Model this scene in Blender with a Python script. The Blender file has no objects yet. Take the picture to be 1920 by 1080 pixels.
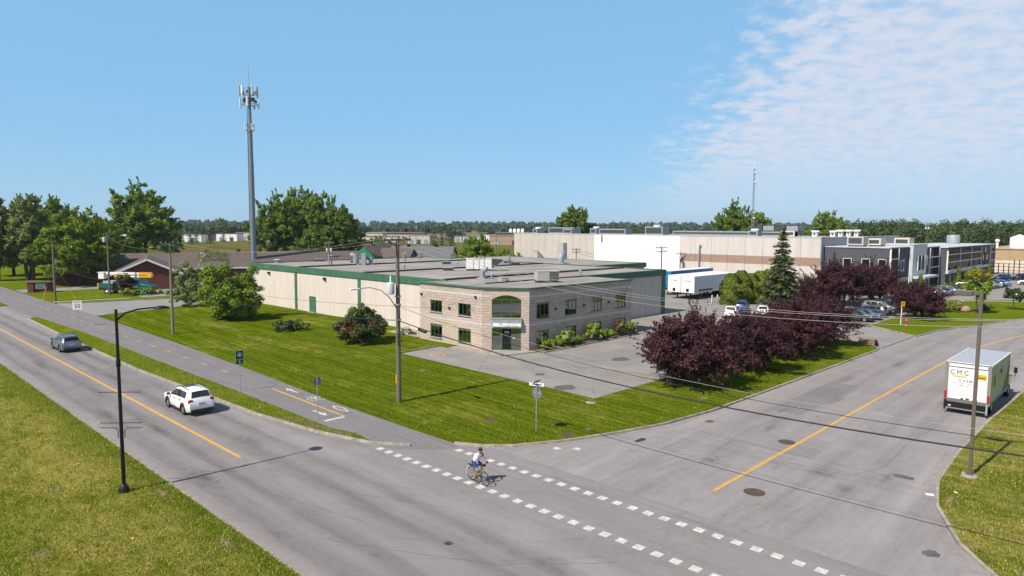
import bpy, bmesh, math, random
import numpy as np
from mathutils import Vector, Matrix

# ------------------------------------------------------------------ camera, sky, sun, exposure
# Map grid: X runs along the cross street, Y along the main road (metres). Camera hovers at the origin.
sc = bpy.context.scene
COL = sc.collection
YAW, PITCH, ROLL, CAM_H = math.radians(46), math.atan(114 / 1280), 0.0055, 12.5
cam_d = bpy.data.cameras.new('camera'); cam = bpy.data.objects.new('camera', cam_d); COL.objects.link(cam)
cam_d.sensor_width = 36; cam_d.lens = 24; cam_d.clip_start = 0.1; cam_d.clip_end = 20000
cam.matrix_world = (Matrix.Translation((0, 0, CAM_H)) @ Matrix.Rotation(-YAW, 4, 'Z')
                    @ Matrix.Rotation(math.pi / 2 - PITCH, 4, 'X') @ Matrix.Rotation(ROLL, 4, 'Z'))
sc.camera = cam
sc.view_settings.view_transform = 'Standard'; sc.view_settings.look = 'None'
sc.view_settings.exposure = 0.5   # exposed for the lawns and roads: white walls burn out a little; sc.view_settings.gamma = 1.0
sc.render.film_transparent = False
sc.cycles.max_bounces = 6; sc.cycles.diffuse_bounces = 2; sc.cycles.glossy_bounces = 3
sc.cycles.transmission_bounces = 3; sc.cycles.transparent_max_bounces = 8; sc.cycles.volume_bounces = 0
sc.cycles.use_denoising = True
sc.cycles.sample_clamp_indirect = 6.0

SUN_EL, SHADOW_DIR = math.radians(48), math.radians(-3.5)   # shadows run along +X
sun_d = bpy.data.lights.new('sun', 'SUN'); sun = bpy.data.objects.new('sun', sun_d); COL.objects.link(sun)
sun_d.energy = 5.0; sun_d.angle = math.radians(0.53); sun_d.color = (1.0, 0.90, 0.785)
ray = Vector((math.cos(SUN_EL) * math.cos(SHADOW_DIR), math.cos(SUN_EL) * math.sin(SHADOW_DIR), -math.sin(SUN_EL)))
sun.rotation_euler = ray.to_track_quat('-Z', 'Y').to_euler(); sun.location = (-60, 0, 80)

world = bpy.data.worlds.new('World'); sc.world = world; world.use_nodes = True
def build_world():
    nt = world.node_tree; N = nt.nodes; L = nt.links
    bg = N['Background']
    sky = N.new('ShaderNodeTexSky'); sky.sky_type = 'NISHITA'; sky.sun_disc = False
    sky.sun_elevation = SUN_EL
    sky.sun_rotation = math.atan2(-ray.x, -ray.y)
    sky.altitude = 0; sky.air_density = 1.0; sky.dust_density = 0.2; sky.ozone_density = 3.0
    def M(op, a, b=None, clamp=False):
        n = N.new('ShaderNodeMath'); n.operation = op; n.use_clamp = clamp
        for i, q in enumerate((a, b)):
            if q is None: continue
            if isinstance(q, (int, float)): n.inputs[i].default_value = q
            else: L.new(q, n.inputs[i])
        return n.outputs[0]
    tc = N.new('ShaderNodeTexCoord'); sp = N.new('ShaderNodeSeparateXYZ'); L.new(tc.outputs['Generated'], sp.inputs[0])
    z = M('ADD', M('MAXIMUM', sp.outputs[2], 0.0), 0.20)
    px = M('DIVIDE', sp.outputs[0], z); py = M('DIVIDE', sp.outputs[1], z)
    c, s = math.cos(YAW), math.sin(YAW)
    rx = M('SUBTRACT', M('MULTIPLY', px, c), M('MULTIPLY', py, s))      # across the cloud deck
    ry = M('ADD', M('MULTIPLY', px, s), M('MULTIPLY', py, c))           # along the cloud deck
    cb = N.new('ShaderNodeCombineXYZ'); L.new(rx, cb.inputs[0]); L.new(ry, cb.inputs[1])
    def noise(scale, detail, rough, vec):
        n = N.new('ShaderNodeTexNoise'); n.inputs['Scale'].default_value = scale
        n.inputs['Detail'].default_value = detail; n.inputs['Roughness'].default_value = rough
        L.new(vec, n.inputs['Vector']); return n.outputs['Fac']
    n1 = noise(1.8, 5, 0.6, cb.outputs[0])
    n2 = noise(13.0, 8, 0.60, cb.outputs[0])
    def smooth(x, a, b):
        n = N.new('ShaderNodeMapRange'); n.interpolation_type = 'SMOOTHSTEP'
        n.inputs['From Min'].default_value = a; n.inputs['From Max'].default_value = b
        L.new(x, n.inputs['Value']); return n.outputs['Result']
    edge = M('ADD', rx, M('MULTIPLY', M('SUBTRACT', n1, 0.5), 0.65))
    edge = M('ADD', edge, M('MULTIPLY', M('SUBTRACT', n2, 0.5), 0.8))
    mask = M('MULTIPLY', smooth(edge, 0.61, 1.02), M('SUBTRACT', 1.0, smooth(edge, 2.6, 3.8)))
    puff = smooth(n2, 0.33, 0.60)
    den = M('MULTIPLY', mask, M('ADD', 0.46, M('MULTIPLY', puff, 0.36)))
    den = M('MULTIPLY', den, smooth(sp.outputs[2], -0.04, 0.13))
    sc_ = N.new('ShaderNodeVectorMath'); sc_.operation = 'SCALE'; L.new(sky.outputs[0], sc_.inputs[0]); sc_.inputs['Scale'].default_value = 0.10
    sm = N.new('ShaderNodeMix'); sm.data_type = 'RGBA'; L.new(M('MULTIPLY', M('SUBTRACT', 1.0, smooth(sp.outputs[2], 0.30, 0.85)), 0.68), sm.inputs['Factor'])     # summer air evens the sky out low down
    L.new(sc_.outputs[0], sm.inputs['A']); sm.inputs['B'].default_value = (0.290, 0.625, 0.975, 1)
    mx = N.new('ShaderNodeMix'); mx.data_type = 'RGBA'; L.new(den, mx.inputs['Factor'])
    L.new(sm.outputs['Result'], mx.inputs['A']); mx.inputs['B'].default_value = (0.74, 0.76, 0.86, 1)
    L.new(mx.outputs['Result'], bg.inputs['Color']); bg.inputs['Strength'].default_value = 0.705
build_world()

# ------------------------------------------------------------------ helpers
RNG = random.Random(7)
ORDINAL = 'first second third fourth fifth sixth seventh eighth ninth tenth eleventh twelfth thirteenth fourteenth fifteenth sixteenth seventeenth eighteenth nineteenth twentieth twenty-first twenty-second twenty-third twenty-fourth twenty-fifth twenty-sixth'.split()
def tag(o, label=None, cat=None, group=None, kind=None):
    if label: o['label'] = label
    if cat: o['category'] = cat
    if group: o['group'] = group
    if kind: o['kind'] = kind
    return o
def empty(name, loc=(0, 0, 0), rz=0.0, label=None, cat=None, group=None):
    o = bpy.data.objects.new(name, None); COL.objects.link(o)
    o.location = loc; o.rotation_euler = (0, 0, rz); o.empty_display_size = 0.3
    return tag(o, label, cat, group)
def copy_tree(o, parent=None):
    c = o.copy(); COL.objects.link(c)
    if parent: c.parent = parent
    for ch in list(o.children): copy_tree(ch, c)
    return c

class MB:
    """collects faces and links them as ONE mesh object"""
    def __init__(s): s.v = []; s.f = []; s.m = []; s.mi = 0; s.smooth = []; s.sm = False
    def add(s, vs, fs):
        b = len(s.v); s.v += [tuple(p) for p in vs]
        for f in fs: s.f.append(tuple(i + b for i in f)); s.m.append(s.mi); s.smooth.append(s.sm)
        return s
    def box(s, x0, y0, z0, x1, y1, z1):
        return s.add([(x0,y0,z0),(x1,y0,z0),(x1,y1,z0),(x0,y1,z0),(x0,y0,z1),(x1,y0,z1),(x1,y1,z1),(x0,y1,z1)],
                     [(0,3,2,1),(4,5,6,7),(0,1,5,4),(1,2,6,5),(2,3,7,6),(3,0,4,7)])
    def cbox(s, c, d):
        return s.box(c[0]-d[0]/2, c[1]-d[1]/2, c[2]-d[2]/2, c[0]+d[0]/2, c[1]+d[1]/2, c[2]+d[2]/2)
    def obox(s, p, q, w, h, up=(0,0,1)):
        """bar of section w x h from p to q"""
        p, q = Vector(p), Vector(q); d = (q - p).normalized(); u = Vector(up)
        if abs(d.dot(u)) > 0.98: u = Vector((1, 0, 0))
        a = d.cross(u).normalized() * (w / 2); b = a.cross(d).normalized() * (h / 2)
        vs = [p-a-b, p+a-b, p+a+b, p-a+b, q-a-b, q+a-b, q+a+b, q-a+b]
        return s.add(vs, [(0,1,2,3),(7,6,5,4),(0,4,5,1),(1,5,6,2),(2,6,7,3),(3,7,4,0)])
    def tube(s, pts, r, n=8, caps=True):
        pts = [Vector(p) for p in pts]; k = len(pts)
        rs = r if isinstance(r, (list, tuple)) else [r] * k
        vs = []; ref = None
        for i, p in enumerate(pts):
            d = (pts[min(i+1, k-1)] - pts[max(i-1, 0)]).normalized()
            if ref is None: ref = Vector((0, 0, 1)) if abs(d.z) < 0.9 else Vector((1, 0, 0))
            a = d.cross(ref)
            if a.length < 1e-4: a = d.cross(Vector((0.3, 1, 0.2)))
            a.normalize(); b = d.cross(a).normalized(); ref = a.cross(d)
            for j in range(n):
                t = 2 * math.pi * j / n
                vs.append(p + (a * math.cos(t) + b * math.sin(t)) * rs[i])
        fs = [(i*n+j, i*n+(j+1) % n, (i+1)*n+(j+1) % n, (i+1)*n+j) for i in range(k-1) for j in range(n)]
        sm = s.sm; s.sm = True; s.add(vs, fs); s.sm = False
        if caps: s.add(vs[:n][::-1], [tuple(range(n))]); s.add(vs[-n:], [tuple(range(n))])
        s.sm = sm
        return s
    def lathe(s, prof, n=16, c=(0, 0, 0), axis='Z', caps=True):
        vs = []
        for r, z in prof:
            for j in range(n):
                t = 2 * math.pi * j / n; a, b = r * math.cos(t), r * math.sin(t)
                vs.append({'Z': (c[0]+a, c[1]+b, c[2]+z), 'X': (c[0]+z, c[1]+a, c[2]+b), 'Y': (c[0]+a, c[1]+z, c[2]-b)}[axis])
        k = len(prof)
        fs = [(i*n+j, i*n+(j+1) % n, (i+1)*n+(j+1) % n, (i+1)*n+j) for i in range(k-1) for j in range(n)]
        sm = s.sm; s.sm = True; s.add(vs, fs); s.sm = sm
        if caps and prof[0][0] > 1e-4: s.add([vs[j] for j in range(n-1, -1, -1)], [tuple(range(n))])
        if caps and prof[-1][0] > 1e-4: s.add([vs[(k-1)*n+j] for j in range(n)], [tuple(range(n))])
        return s
    def prism(s, poly, z0, z1):
        """vertical prism over a plan polygon (counter-clockwise)"""
        n = len(poly)
        vs = [(x, y, z0) for x, y in poly] + [(x, y, z1) for x, y in poly]
        fs = [tuple(range(n-1, -1, -1)), tuple(range(n, 2*n))] + [(i, (i+1) % n, n+(i+1) % n, n+i) for i in range(n)]
        return s.add(vs, fs)
    def sheet(s, poly, z): return s.add([(x, y, z) for x, y in poly], [tuple(range(len(poly)))])
    def face(s, *vs): return s.add(vs, [tuple(range(len(vs)))])
    def strip(s, left, right, z):
        vs = [(p[0], p[1], z) for p in left] + [(p[0], p[1], z) for p in right]; n = len(left)
        return s.add(vs, [(i, n+i, n+i+1, i+1) for i in range(n-1)])
    def build(s, name, mats, parent=None, kind=None, loc=None, rz=None):
        me = bpy.data.meshes.new(name); me.from_pydata(s.v, [], s.f)
        if not isinstance(mats, (list, tuple)): mats = [mats]
        for m in mats: me.materials.append(m)
        if len(mats) > 1: me.polygons.foreach_set('material_index', s.m)
        if any(s.smooth): me.polygons.foreach_set('use_smooth', s.smooth)
        me.update()
        o = bpy.data.objects.new(name, me); COL.objects.link(o)
        if parent: o.parent = parent
        if kind: o['kind'] = kind
        if loc is not None: o.location = loc
        if rz is not None: o.rotation_euler = (0, 0, rz)
        return o
def recalc(o):
    bm = bmesh.new(); bm.from_mesh(o.data); bmesh.ops.recalc_face_normals(bm, faces=bm.faces); bm.to_mesh(o.data); bm.free(); return o
def bevel(o, w=0.02, seg=2):
    m = o.modifiers.new('bevel', 'BEVEL'); m.width = w; m.segments = seg; m.limit_method = 'ANGLE'; m.angle_limit = math.radians(40); return o
def text(name, body, size, mat, parent, loc, rot, align='CENTER', extrude=0.004, sx=1.0, bold=0.0):
    cu = bpy.data.curves.new(name, 'FONT'); cu.body = body; cu.size = size; cu.align_x = align; cu.align_y = 'CENTER'
    cu.extrude = extrude; cu.offset = bold; cu.resolution_u = 3; cu.materials.append(mat)
    t = bpy.data.objects.new(name, cu); COL.objects.link(t)
    me = bpy.data.meshes.new_from_object(t.evaluated_get(bpy.context.evaluated_depsgraph_get())); bpy.data.objects.remove(t)
    o = bpy.data.objects.new(name, me); COL.objects.link(o); o.parent = parent; o.location = loc; o.rotation_euler = rot; o.scale = (sx, 1, 1)
    return o

# ------------------------------------------------------------------ materials
MATS = {}
KEEP = {'white_sign': .92, 'white_metal': .88, 'factory_white': .92, 'paint_white': .9, 'truck_door': .9, 'beige_wall': .71, 'mirror_glass': 1.0, 'dark_glass': 1.0, 'car_glass': 1.0, 'curtain_glass': 1.0, 'alloy': 1.0, 'white_paint': .82, 'shirt': .92, 'factory_beige': .80, 'factory_grey': .80, 'trailer_shade': .85, 'cream_wall': .8, 'yellow_paint': .85, 'paint_yellow': .85}
def dim(name, c): return tuple(x * KEEP.get(name, .72) for x in c)
def nodes_of(name):
    m = bpy.data.materials.new(name); m.use_nodes = True; MATS[name] = m
    nt = m.node_tree; return m, nt, nt.nodes, nt.links, nt.nodes['Principled BSDF']
def ramp(N, stops):
    r = N.new('ShaderNodeValToRGB'); e = r.color_ramp.elements
    while len(e) > 1: e.remove(e[-1])
    for i, (p, c) in enumerate(stops):
        x = e[0] if i == 0 else e.new(p)
        x.position = p; x.color = (*c, 1) if len(c) == 3 else c
    return r
def mk(name, col, rough=0.7, metal=0.0, var=0.0, scale=4.0, col2=None, bump=0.0, bscale=60.0, rand=0.0, island=0.0, spec=0.4, coat=0.0, stretch=(1, 1, 1)):
    m, nt, N, L, b = nodes_of(name); col = dim(name, col); col2 = dim(name, col2) if col2 else None
    b.inputs['Roughness'].default_value = rough; b.inputs['Metallic'].default_value = metal
    b.inputs['Specular IOR Level'].default_value = spec
    if coat: b.inputs['Coat Weight'].default_value = coat; b.inputs['Coat Roughness'].default_value = 0.04
    b.inputs['Base Color'].default_value = (*col, 1)
    src = None
    if var or col2 or bump:
        tc = N.new('ShaderNodeTexCoord'); mp = N.new('ShaderNodeMapping'); mp.inputs['Scale'].default_value = stretch
        L.new(tc.outputs['Object'], mp.inputs['Vector'])
    if var or col2:
        no = N.new('ShaderNodeTexNoise'); no.inputs['Scale'].default_value = scale; no.inputs['Detail'].default_value = 8; no.inputs['Roughness'].default_value = 0.65
        L.new(mp.outputs[0], no.inputs['Vector'])
        c2 = col2 or tuple(max(0, c * (1 - 2 * var)) for c in col); c1 = col if col2 else tuple(min(1, c * (1 + var)) for c in col)
        r = ramp(N, [(0.32, c2), (0.68, c1)]); L.new(no.outputs['Fac'], r.inputs[0]); src = r.outputs[0]
    if rand or island:
        hs = N.new('ShaderNodeHueSaturation'); hs.inputs['Color'].default_value = (*col, 1)
        if src: L.new(src, hs.inputs['Color'])
        mr = N.new('ShaderNodeMapRange')
        if island:
            g = N.new('ShaderNodeNewGeometry'); L.new(g.outputs['Random Per Island'], mr.inputs['Value']); k = island
        else:
            g = N.new('ShaderNodeObjectInfo'); L.new(g.outputs['Random'], mr.inputs['Value']); k = rand
        mr.inputs['To Min'].default_value = 1 - k; mr.inputs['To Max'].default_value = 1 + k
        L.new(mr.outputs[0], hs.inputs['Value']); src = hs.outputs[0]
    if src: L.new(src, b.inputs['Base Color'])
    if bump:
        nb = N.new('ShaderNodeTexNoise'); nb.inputs['Scale'].default_value = bscale; nb.inputs['Detail'].default_value = 4
        L.new(mp.outputs[0], nb.inputs['Vector'])
        bp = N.new('ShaderNodeBump'); bp.inputs['Strength'].default_value = bump; bp.inputs['Distance'].default_value = 0.02
        L.new(nb.outputs['Fac'], bp.inputs['Height']); L.new(bp.outputs[0], b.inputs['Normal'])
    return m
def leaf_mat(name, col, col2, trans=0.25, rough=0.55):
    m, nt, N, L, b = nodes_of(name); col, col2 = tuple(x*.94 for x in col), tuple(x*.84 for x in col2)
    g = N.new('ShaderNodeNewGeometry'); oi = N.new('ShaderNodeObjectInfo')
    tc = N.new('ShaderNodeTexCoord'); no = N.new('ShaderNodeTexNoise'); no.inputs['Scale'].default_value = 0.55; no.inputs['Detail'].default_value = 2
    L.new(tc.outputs['Object'], no.inputs['Vector'])
    ad = N.new('ShaderNodeMath'); ad.operation = 'ADD'; L.new(g.outputs['Random Per Island'], ad.inputs[0]); L.new(no.outputs['Fac'], ad.inputs[1])
    hf = N.new('ShaderNodeMath'); hf.operation = 'MULTIPLY'; hf.inputs[1].default_value = 0.5; L.new(ad.outputs[0], hf.inputs[0])
    r = ramp(N, [(0.2, col2), (0.8, col)]); L.new(hf.outputs[0], r.inputs[0])
    hs = N.new('ShaderNodeHueSaturation'); L.new(r.outputs[0], hs.inputs['Color'])
    mr = N.new('ShaderNodeMapRange'); mr.inputs['To Min'].default_value = 0.85; mr.inputs['To Max'].default_value = 1.15
    L.new(oi.outputs['Random'], mr.inputs['Value']); L.new(mr.outputs[0], hs.inputs['Value'])
    L.new(hs.outputs[0], b.inputs['Base Color']); b.inputs['Roughness'].default_value = rough; b.inputs['Specular IOR Level'].default_value = 0.18
    tr = N.new('ShaderNodeBsdfTranslucent'); hs2 = N.new('ShaderNodeHueSaturation'); hs2.inputs['Value'].default_value = 1.3
    L.new(hs.outputs[0], hs2.inputs['Color']); L.new(hs2.outputs[0], tr.inputs['Color'])
    mx = N.new('ShaderNodeMixShader'); mx.inputs[0].default_value = trans
    L.new(b.outputs[0], mx.inputs[1]); L.new(tr.outputs[0], mx.inputs[2])
    L.new(mx.outputs[0], N['Material Output'].inputs[0])
    return m
def grass_mat(name, dry=0.3, stripe=0.0, dark=(0.046, 0.080, 0.002), green=(0.152, 0.212, 0.005), straw=(0.37, 0.33, 0.07), stripe_rot=0.0, lush=None):
    m, nt, N, L, b = nodes_of(name); dark, green, straw = dim(name, dark), dim(name, green), dim(name, straw)
    b.inputs['Roughness'].default_value = 1.0; b.inputs['Specular IOR Level'].default_value = 0.0
    tc = N.new('ShaderNodeTexCoord')
    def noise(scale, detail=6, rough=0.6, sc=(1, 1, 1)):
        mp = N.new('ShaderNodeMapping'); mp.inputs['Scale'].default_value = sc; L.new(tc.outputs['Object'], mp.inputs['Vector'])
        n = N.new('ShaderNodeTexNoise'); n.inputs['Scale'].default_value = scale; n.inputs['Detail'].default_value = detail; n.inputs['Roughness'].default_value = rough
        L.new(mp.outputs[0], n.inputs['Vector']); return n.outputs['Fac']
    def mixc(f, a, bb):
        x = N.new('ShaderNodeMix'); x.data_type = 'RGBA'
        L.new(f, x.inputs['Factor'])
        for q, k in ((a, 'A'), (bb, 'B')):
            if isinstance(q, tuple): x.inputs[k].default_value = (*q, 1)
            else: L.new(q, x.inputs[k])
        return x.outputs['Result']
    fine = noise(7, 9, 0.85); rp = ramp(N, [(0.33, dark), (0.67, green)]); L.new(fine, rp.inputs[0])
    big = noise(0.16, 5, 0.62, (1, .5, 1)); mid = noise(1.5, 8, 0.75, (1, .45, 1))
    ad = N.new('ShaderNodeMath'); ad.operation = 'ADD'; L.new(big, ad.inputs[0]); L.new(mid, ad.inputs[1])
    f = N.new('ShaderNodeMapRange'); f.interpolation_type = 'SMOOTHSTEP'
    f.inputs['From Min'].default_value = 1.22 - 0.55 * dry; f.inputs['From Max'].default_value = 1.62 - 0.6 * dry
    f.inputs['To Max'].default_value = min(0.9, 0.45 + dry * 0.5)
    L.new(ad.outputs[0], f.inputs['Value']); fac = f.outputs[0]
    if lush:   # grass stays greener beside the road (x position, reach)
        sp = N.new('ShaderNodeSeparateXYZ'); L.new(tc.outputs['Object'], sp.inputs[0]); dd = N.new('ShaderNodeMath'); dd.operation = 'SUBTRACT'; dd.inputs[0].default_value = lush[0]; L.new(sp.outputs[0], dd.inputs[1])
        nn = N.new('ShaderNodeMath'); nn.operation = 'MULTIPLY_ADD'; L.new(noise(0.7, 6, .7), nn.inputs[0]); nn.inputs[1].default_value = lush[1]*2.2; L.new(dd.outputs[0], nn.inputs[2])
        ms = N.new('ShaderNodeMapRange'); ms.interpolation_type = 'SMOOTHSTEP'; ms.inputs['From Min'].default_value = lush[1]*.9; ms.inputs['From Max'].default_value = lush[1]*2.9; L.new(nn.outputs[0], ms.inputs['Value'])
        mu = N.new('ShaderNodeMath'); mu.operation = 'MULTIPLY'; L.new(fac, mu.inputs[0]); L.new(ms.outputs[0], mu.inputs[1]); fac = mu.outputs[0]
    col = mixc(fac, rp.outputs[0], straw)
    if stripe:
        mp = N.new('ShaderNodeMapping'); mp.inputs['Rotation'].default_value = (0, 0, stripe_rot); L.new(tc.outputs['Object'], mp.inputs['Vector'])
        w = N.new('ShaderNodeTexWave'); w.inputs['Scale'].default_value = 0.13; w.inputs['Distortion'].default_value = 9.0; w.inputs['Detail'].default_value = 4; w.inputs['Detail Scale'].default_value = 0.35; w.inputs['Detail Roughness'].default_value = 0.7
        L.new(mp.outputs[0], w.inputs['Vector'])
        hs = N.new('ShaderNodeHueSaturation'); L.new(col, hs.inputs['Color'])
        mr = N.new('ShaderNodeMapRange'); mr.inputs['To Min'].default_value = 1 - stripe; mr.inputs['To Max'].default_value = 1 + stripe * 0.8
        L.new(w.outputs['Fac'], mr.inputs['Value']); L.new(mr.outputs[0], hs.inputs['Value']); col = hs.outputs[0]
    if stripe:   # narrow mower lines
        mp = N.new('ShaderNodeMapping'); mp.inputs['Rotation'].default_value = (0, 0, stripe_rot*2); L.new(tc.outputs['Object'], mp.inputs['Vector'])
        w = N.new('ShaderNodeTexWave'); w.inputs['Scale'].default_value = 0.42; w.inputs['Distortion'].default_value = 5.0; w.inputs['Detail'].default_value = 5; w.inputs['Detail Scale'].default_value = 0.5; w.inputs['Detail Roughness'].default_value = 0.75
        L.new(mp.outputs[0], w.inputs['Vector'])
        hs = N.new('ShaderNodeHueSaturation'); L.new(col, hs.inputs['Color']); mr = N.new('ShaderNodeMapRange'); mr.inputs['To Min'].default_value = 0.82; mr.inputs['To Max'].default_value = 1.14
        L.new(w.outputs['Fac'], mr.inputs['Value']); L.new(mr.outputs[0], hs.inputs['Value']); col = hs.outputs[0]
    L.new(col, b.inputs['Base Color'])
    bp = N.new('ShaderNodeBump'); bp.inputs['Strength'].default_value = 0.9; bp.inputs['Distance'].default_value = 0.06
    L.new(noise(16, 6, 0.8), bp.inputs['Height']); L.new(bp.outputs[0], b.inputs['Normal'])
    return m
def asphalt_mat(name, base=0.25, tint=(1.0, 0.965, 0.96), lanes=None, axis=0, patch=0.25):
    """worn asphalt; lanes = positions of darker tyre tracks across the given axis"""
    m, nt, N, L, b = nodes_of(name); base *= .73
    b.inputs['Roughness'].default_value = 0.85; b.inputs['Specular IOR Level'].default_value = 0.25
    tc = N.new('ShaderNodeTexCoord')
    def noise(scale, detail=6, rough=0.6, sc=(1, 1, 1)):
        mp = N.new('ShaderNodeMapping'); mp.inputs['Scale'].default_value = sc; L.new(tc.outputs['Object'], mp.inputs['Vector'])
        n = N.new('ShaderNodeTexNoise'); n.inputs['Scale'].default_value = scale; n.inputs['Detail'].default_value = detail; n.inputs['Roughness'].default_value = rough
        L.new(mp.outputs[0], n.inputs['Vector']); return n.outputs['Fac']
    def M(op, a, c):
        n = N.new('ShaderNodeMath'); n.operation = op
        for i, q in enumerate((a, c)):
            if isinstance(q, (int, float)): n.inputs[i].default_value = q
            else: L.new(q, n.inputs[i])
        return n.outputs[0]
    st = (1, 0.06, 1) if axis == 0 else (0.06, 1, 1)
    v = M('MULTIPLY', M('SUBTRACT', noise(22, 4, 0.8), 0.5), 0.8)
    v = M('ADD', v, M('MULTIPLY', M('SUBTRACT', noise(3.2, 8, 0.75), 0.5), 0.45))
    v = M('ADD', v, M('MULTIPLY', M('SUBTRACT', noise(0.35, 6, 0.6), 0.5), patch * 1.6))
    v = M('ADD', v, M('MULTIPLY', M('SUBTRACT', noise(1.6, 6, 0.65, st), 0.5), 0.55))
    sm_ = N.new('ShaderNodeMapRange'); sm_.interpolation_type = 'SMOOTHSTEP'; sm_.inputs['From Min'].default_value = 0.55; sm_.inputs['From Max'].default_value = 0.78
    L.new(noise(0.45, 9, 0.72, (1, .45, 1) if axis == 0 else (.45, 1, 1)), sm_.inputs['Value'])
    v = M('SUBTRACT', v, M('MULTIPLY', sm_.outputs[0], 0.30))
    if lanes:
        sp = N.new('ShaderNodeSeparateXYZ'); L.new(tc.outputs['Object'], sp.inputs[0])
        x = M('ADD', sp.outputs[axis], M('MULTIPLY', M('SUBTRACT', noise(0.12, 2), 0.5), 0.8))
        for c, w, k in lanes:
            d = M('DIVIDE', M('SUBTRACT', x, c), w)
            v = M('SUBTRACT', v, M('MULTIPLY', M('POWER', 2.718, M('MULTIPLY', M('MULTIPLY', d, d), -1.0)), k))
    v = M('MULTIPLY', M('ADD', v, 1.0), base)
    cb = N.new('ShaderNodeCombineColor')
    for i in range(3): L.new(M('MULTIPLY', v, tint[i]), cb.inputs[i])
    L.new(cb.outputs[0], b.inputs['Base Color'])
    bp = N.new('ShaderNodeBump'); bp.inputs['Strength'].default_value = 0.35; bp.inputs['Distance'].default_value = 0.01
    L.new(noise(70, 3, 0.7), bp.inputs['Height']); L.new(bp.outputs[0], b.inputs['Normal'])
    return m

def stain_mat(name, col, cover=0.5, scale=3.0, radial=True, stretch=(1, 1, 1), hard=0.25):
    """thin patchy film lying on a surface: rubber, dirt or sand with gaps"""
    m, nt, N, L, b = nodes_of(name); b.inputs['Base Color'].default_value = (*col, 1); b.inputs['Roughness'].default_value = 0.95; b.inputs['Specular IOR Level'].default_value = 0.1
    tc = N.new('ShaderNodeTexCoord'); mp = N.new('ShaderNodeMapping'); mp.inputs['Scale'].default_value = stretch; L.new(tc.outputs['Object'], mp.inputs['Vector'])
    no = N.new('ShaderNodeTexNoise'); no.inputs['Scale'].default_value = scale; no.inputs['Detail'].default_value = 10; no.inputs['Roughness'].default_value = 0.75; L.new(mp.outputs[0], no.inputs['Vector'])
    val = no.outputs['Fac']
    if radial:
        vm = N.new('ShaderNodeVectorMath'); vm.operation = 'SUBTRACT'; vm.inputs[1].default_value = (.5, .5, 0); L.new(tc.outputs['Generated'], vm.inputs[0])
        mz = N.new('ShaderNodeVectorMath'); mz.operation = 'MULTIPLY'; mz.inputs[1].default_value = (1, 1, 0); L.new(vm.outputs[0], mz.inputs[0])
        ln = N.new('ShaderNodeVectorMath'); ln.operation = 'LENGTH'; L.new(mz.outputs[0], ln.inputs[0])
        sb = N.new('ShaderNodeMath'); sb.operation = 'MULTIPLY_ADD'; L.new(ln.outputs['Value'], sb.inputs[0]); sb.inputs[1].default_value = -0.9; L.new(val, sb.inputs[2])
        ad = N.new('ShaderNodeMath'); ad.operation = 'ADD'; ad.inputs[1].default_value = 0.22; L.new(sb.outputs[0], ad.inputs[0]); val = ad.outputs[0]
    mr = N.new('ShaderNodeMapRange'); mr.interpolation_type = 'SMOOTHSTEP'; mr.inputs['From Min'].default_value = 0.42; mr.inputs['From Max'].default_value = 0.42+hard; mr.inputs['To Max'].default_value = cover; L.new(val, mr.inputs['Value'])
    tr = N.new('ShaderNodeBsdfTransparent'); mx = N.new('ShaderNodeMixShader'); L.new(mr.outputs[0], mx.inputs[0]); L.new(tr.outputs[0], mx.inputs[1]); L.new(b.outputs[0], mx.inputs[2])
    L.new(mx.outputs[0], N['Material Output'].inputs[0]); return m
stain_mat('rubber_film', (0.06, 0.058, 0.06), 0.27, 3.0, hard=0.4)
stain_mat('tyre_film', (0.06, 0.058, 0.06), 0.20, 1.2, False, hard=0.4)
stain_mat('sand_film', (0.34, 0.255, 0.19), 0.55, 1.4, False, hard=0.4)
stain_mat('soil_film', (0.26, 0.19, 0.12), 0.8, 5.0)
mk('concrete', (0.40, 0.365, 0.31), 0.9, var=0.18, scale=3, bump=0.3)
mk('kerb_concrete', (0.42, 0.38, 0.315), 0.9, var=0.22, scale=1.8, bump=0.4, rand=0.08)
mk('yellow_paint', (0.70, 0.40, 0.045), 0.75, scale=4, col2=(0.42, 0.27, 0.09))
mk('tower_steel', (0.21, 0.26, 0.31), 0.6, metal=0.1, var=0.08, scale=1.0)
mk('yellow_worn', (0.55, 0.37, 0.16), 0.8, var=0.2, scale=9)
mk('white_paint', (0.74, 0.72, 0.68), 0.75, col2=(0.38, 0.36, 0.35), scale=4.5)
mk('tar', (0.045, 0.043, 0.045), 0.7, var=0.1)
mk('dark_stain', (0.10, 0.09, 0.085), 0.8, col2=(0.16, 0.145, 0.135), scale=2)
mk('rusty_iron', (0.13, 0.085, 0.07), 0.75, var=0.25, scale=12, bump=0.5, bscale=40)
mk('bare_earth', (0.24, 0.17, 0.115), 0.95, var=0.25, scale=5, bump=0.5, bscale=25)
mk('steel', (0.42, 0.43, 0.44), 0.45, metal=0.8, var=0.06)
mk('galvanised', (0.36, 0.41, 0.46), 0.55, metal=0.1, var=0.1, scale=3)
mk('black_metal', (0.010, 0.010, 0.012), 0.5, spec=0.3)
mk('brown_metal', (0.145, 0.115, 0.095), 0.5, spec=0.4)
mk('white_metal', (0.78, 0.77, 0.74), 0.5)
mk('pole_wood', (0.25, 0.21, 0.175), 0.9, col2=(0.13, 0.105, 0.085), scale=3.0, stretch=(14, 14, 0.7), bump=0.4, bscale=20)
mk('pole_green_wood', (0.27, 0.28, 0.20), 0.9, col2=(0.17, 0.18, 0.13), scale=3.0, stretch=(14, 14, 0.7))
mk('wire', (0.02, 0.02, 0.022), 0.6)
mk('wire_pale', (0.40, 0.385, 0.36), 0.5)
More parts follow.
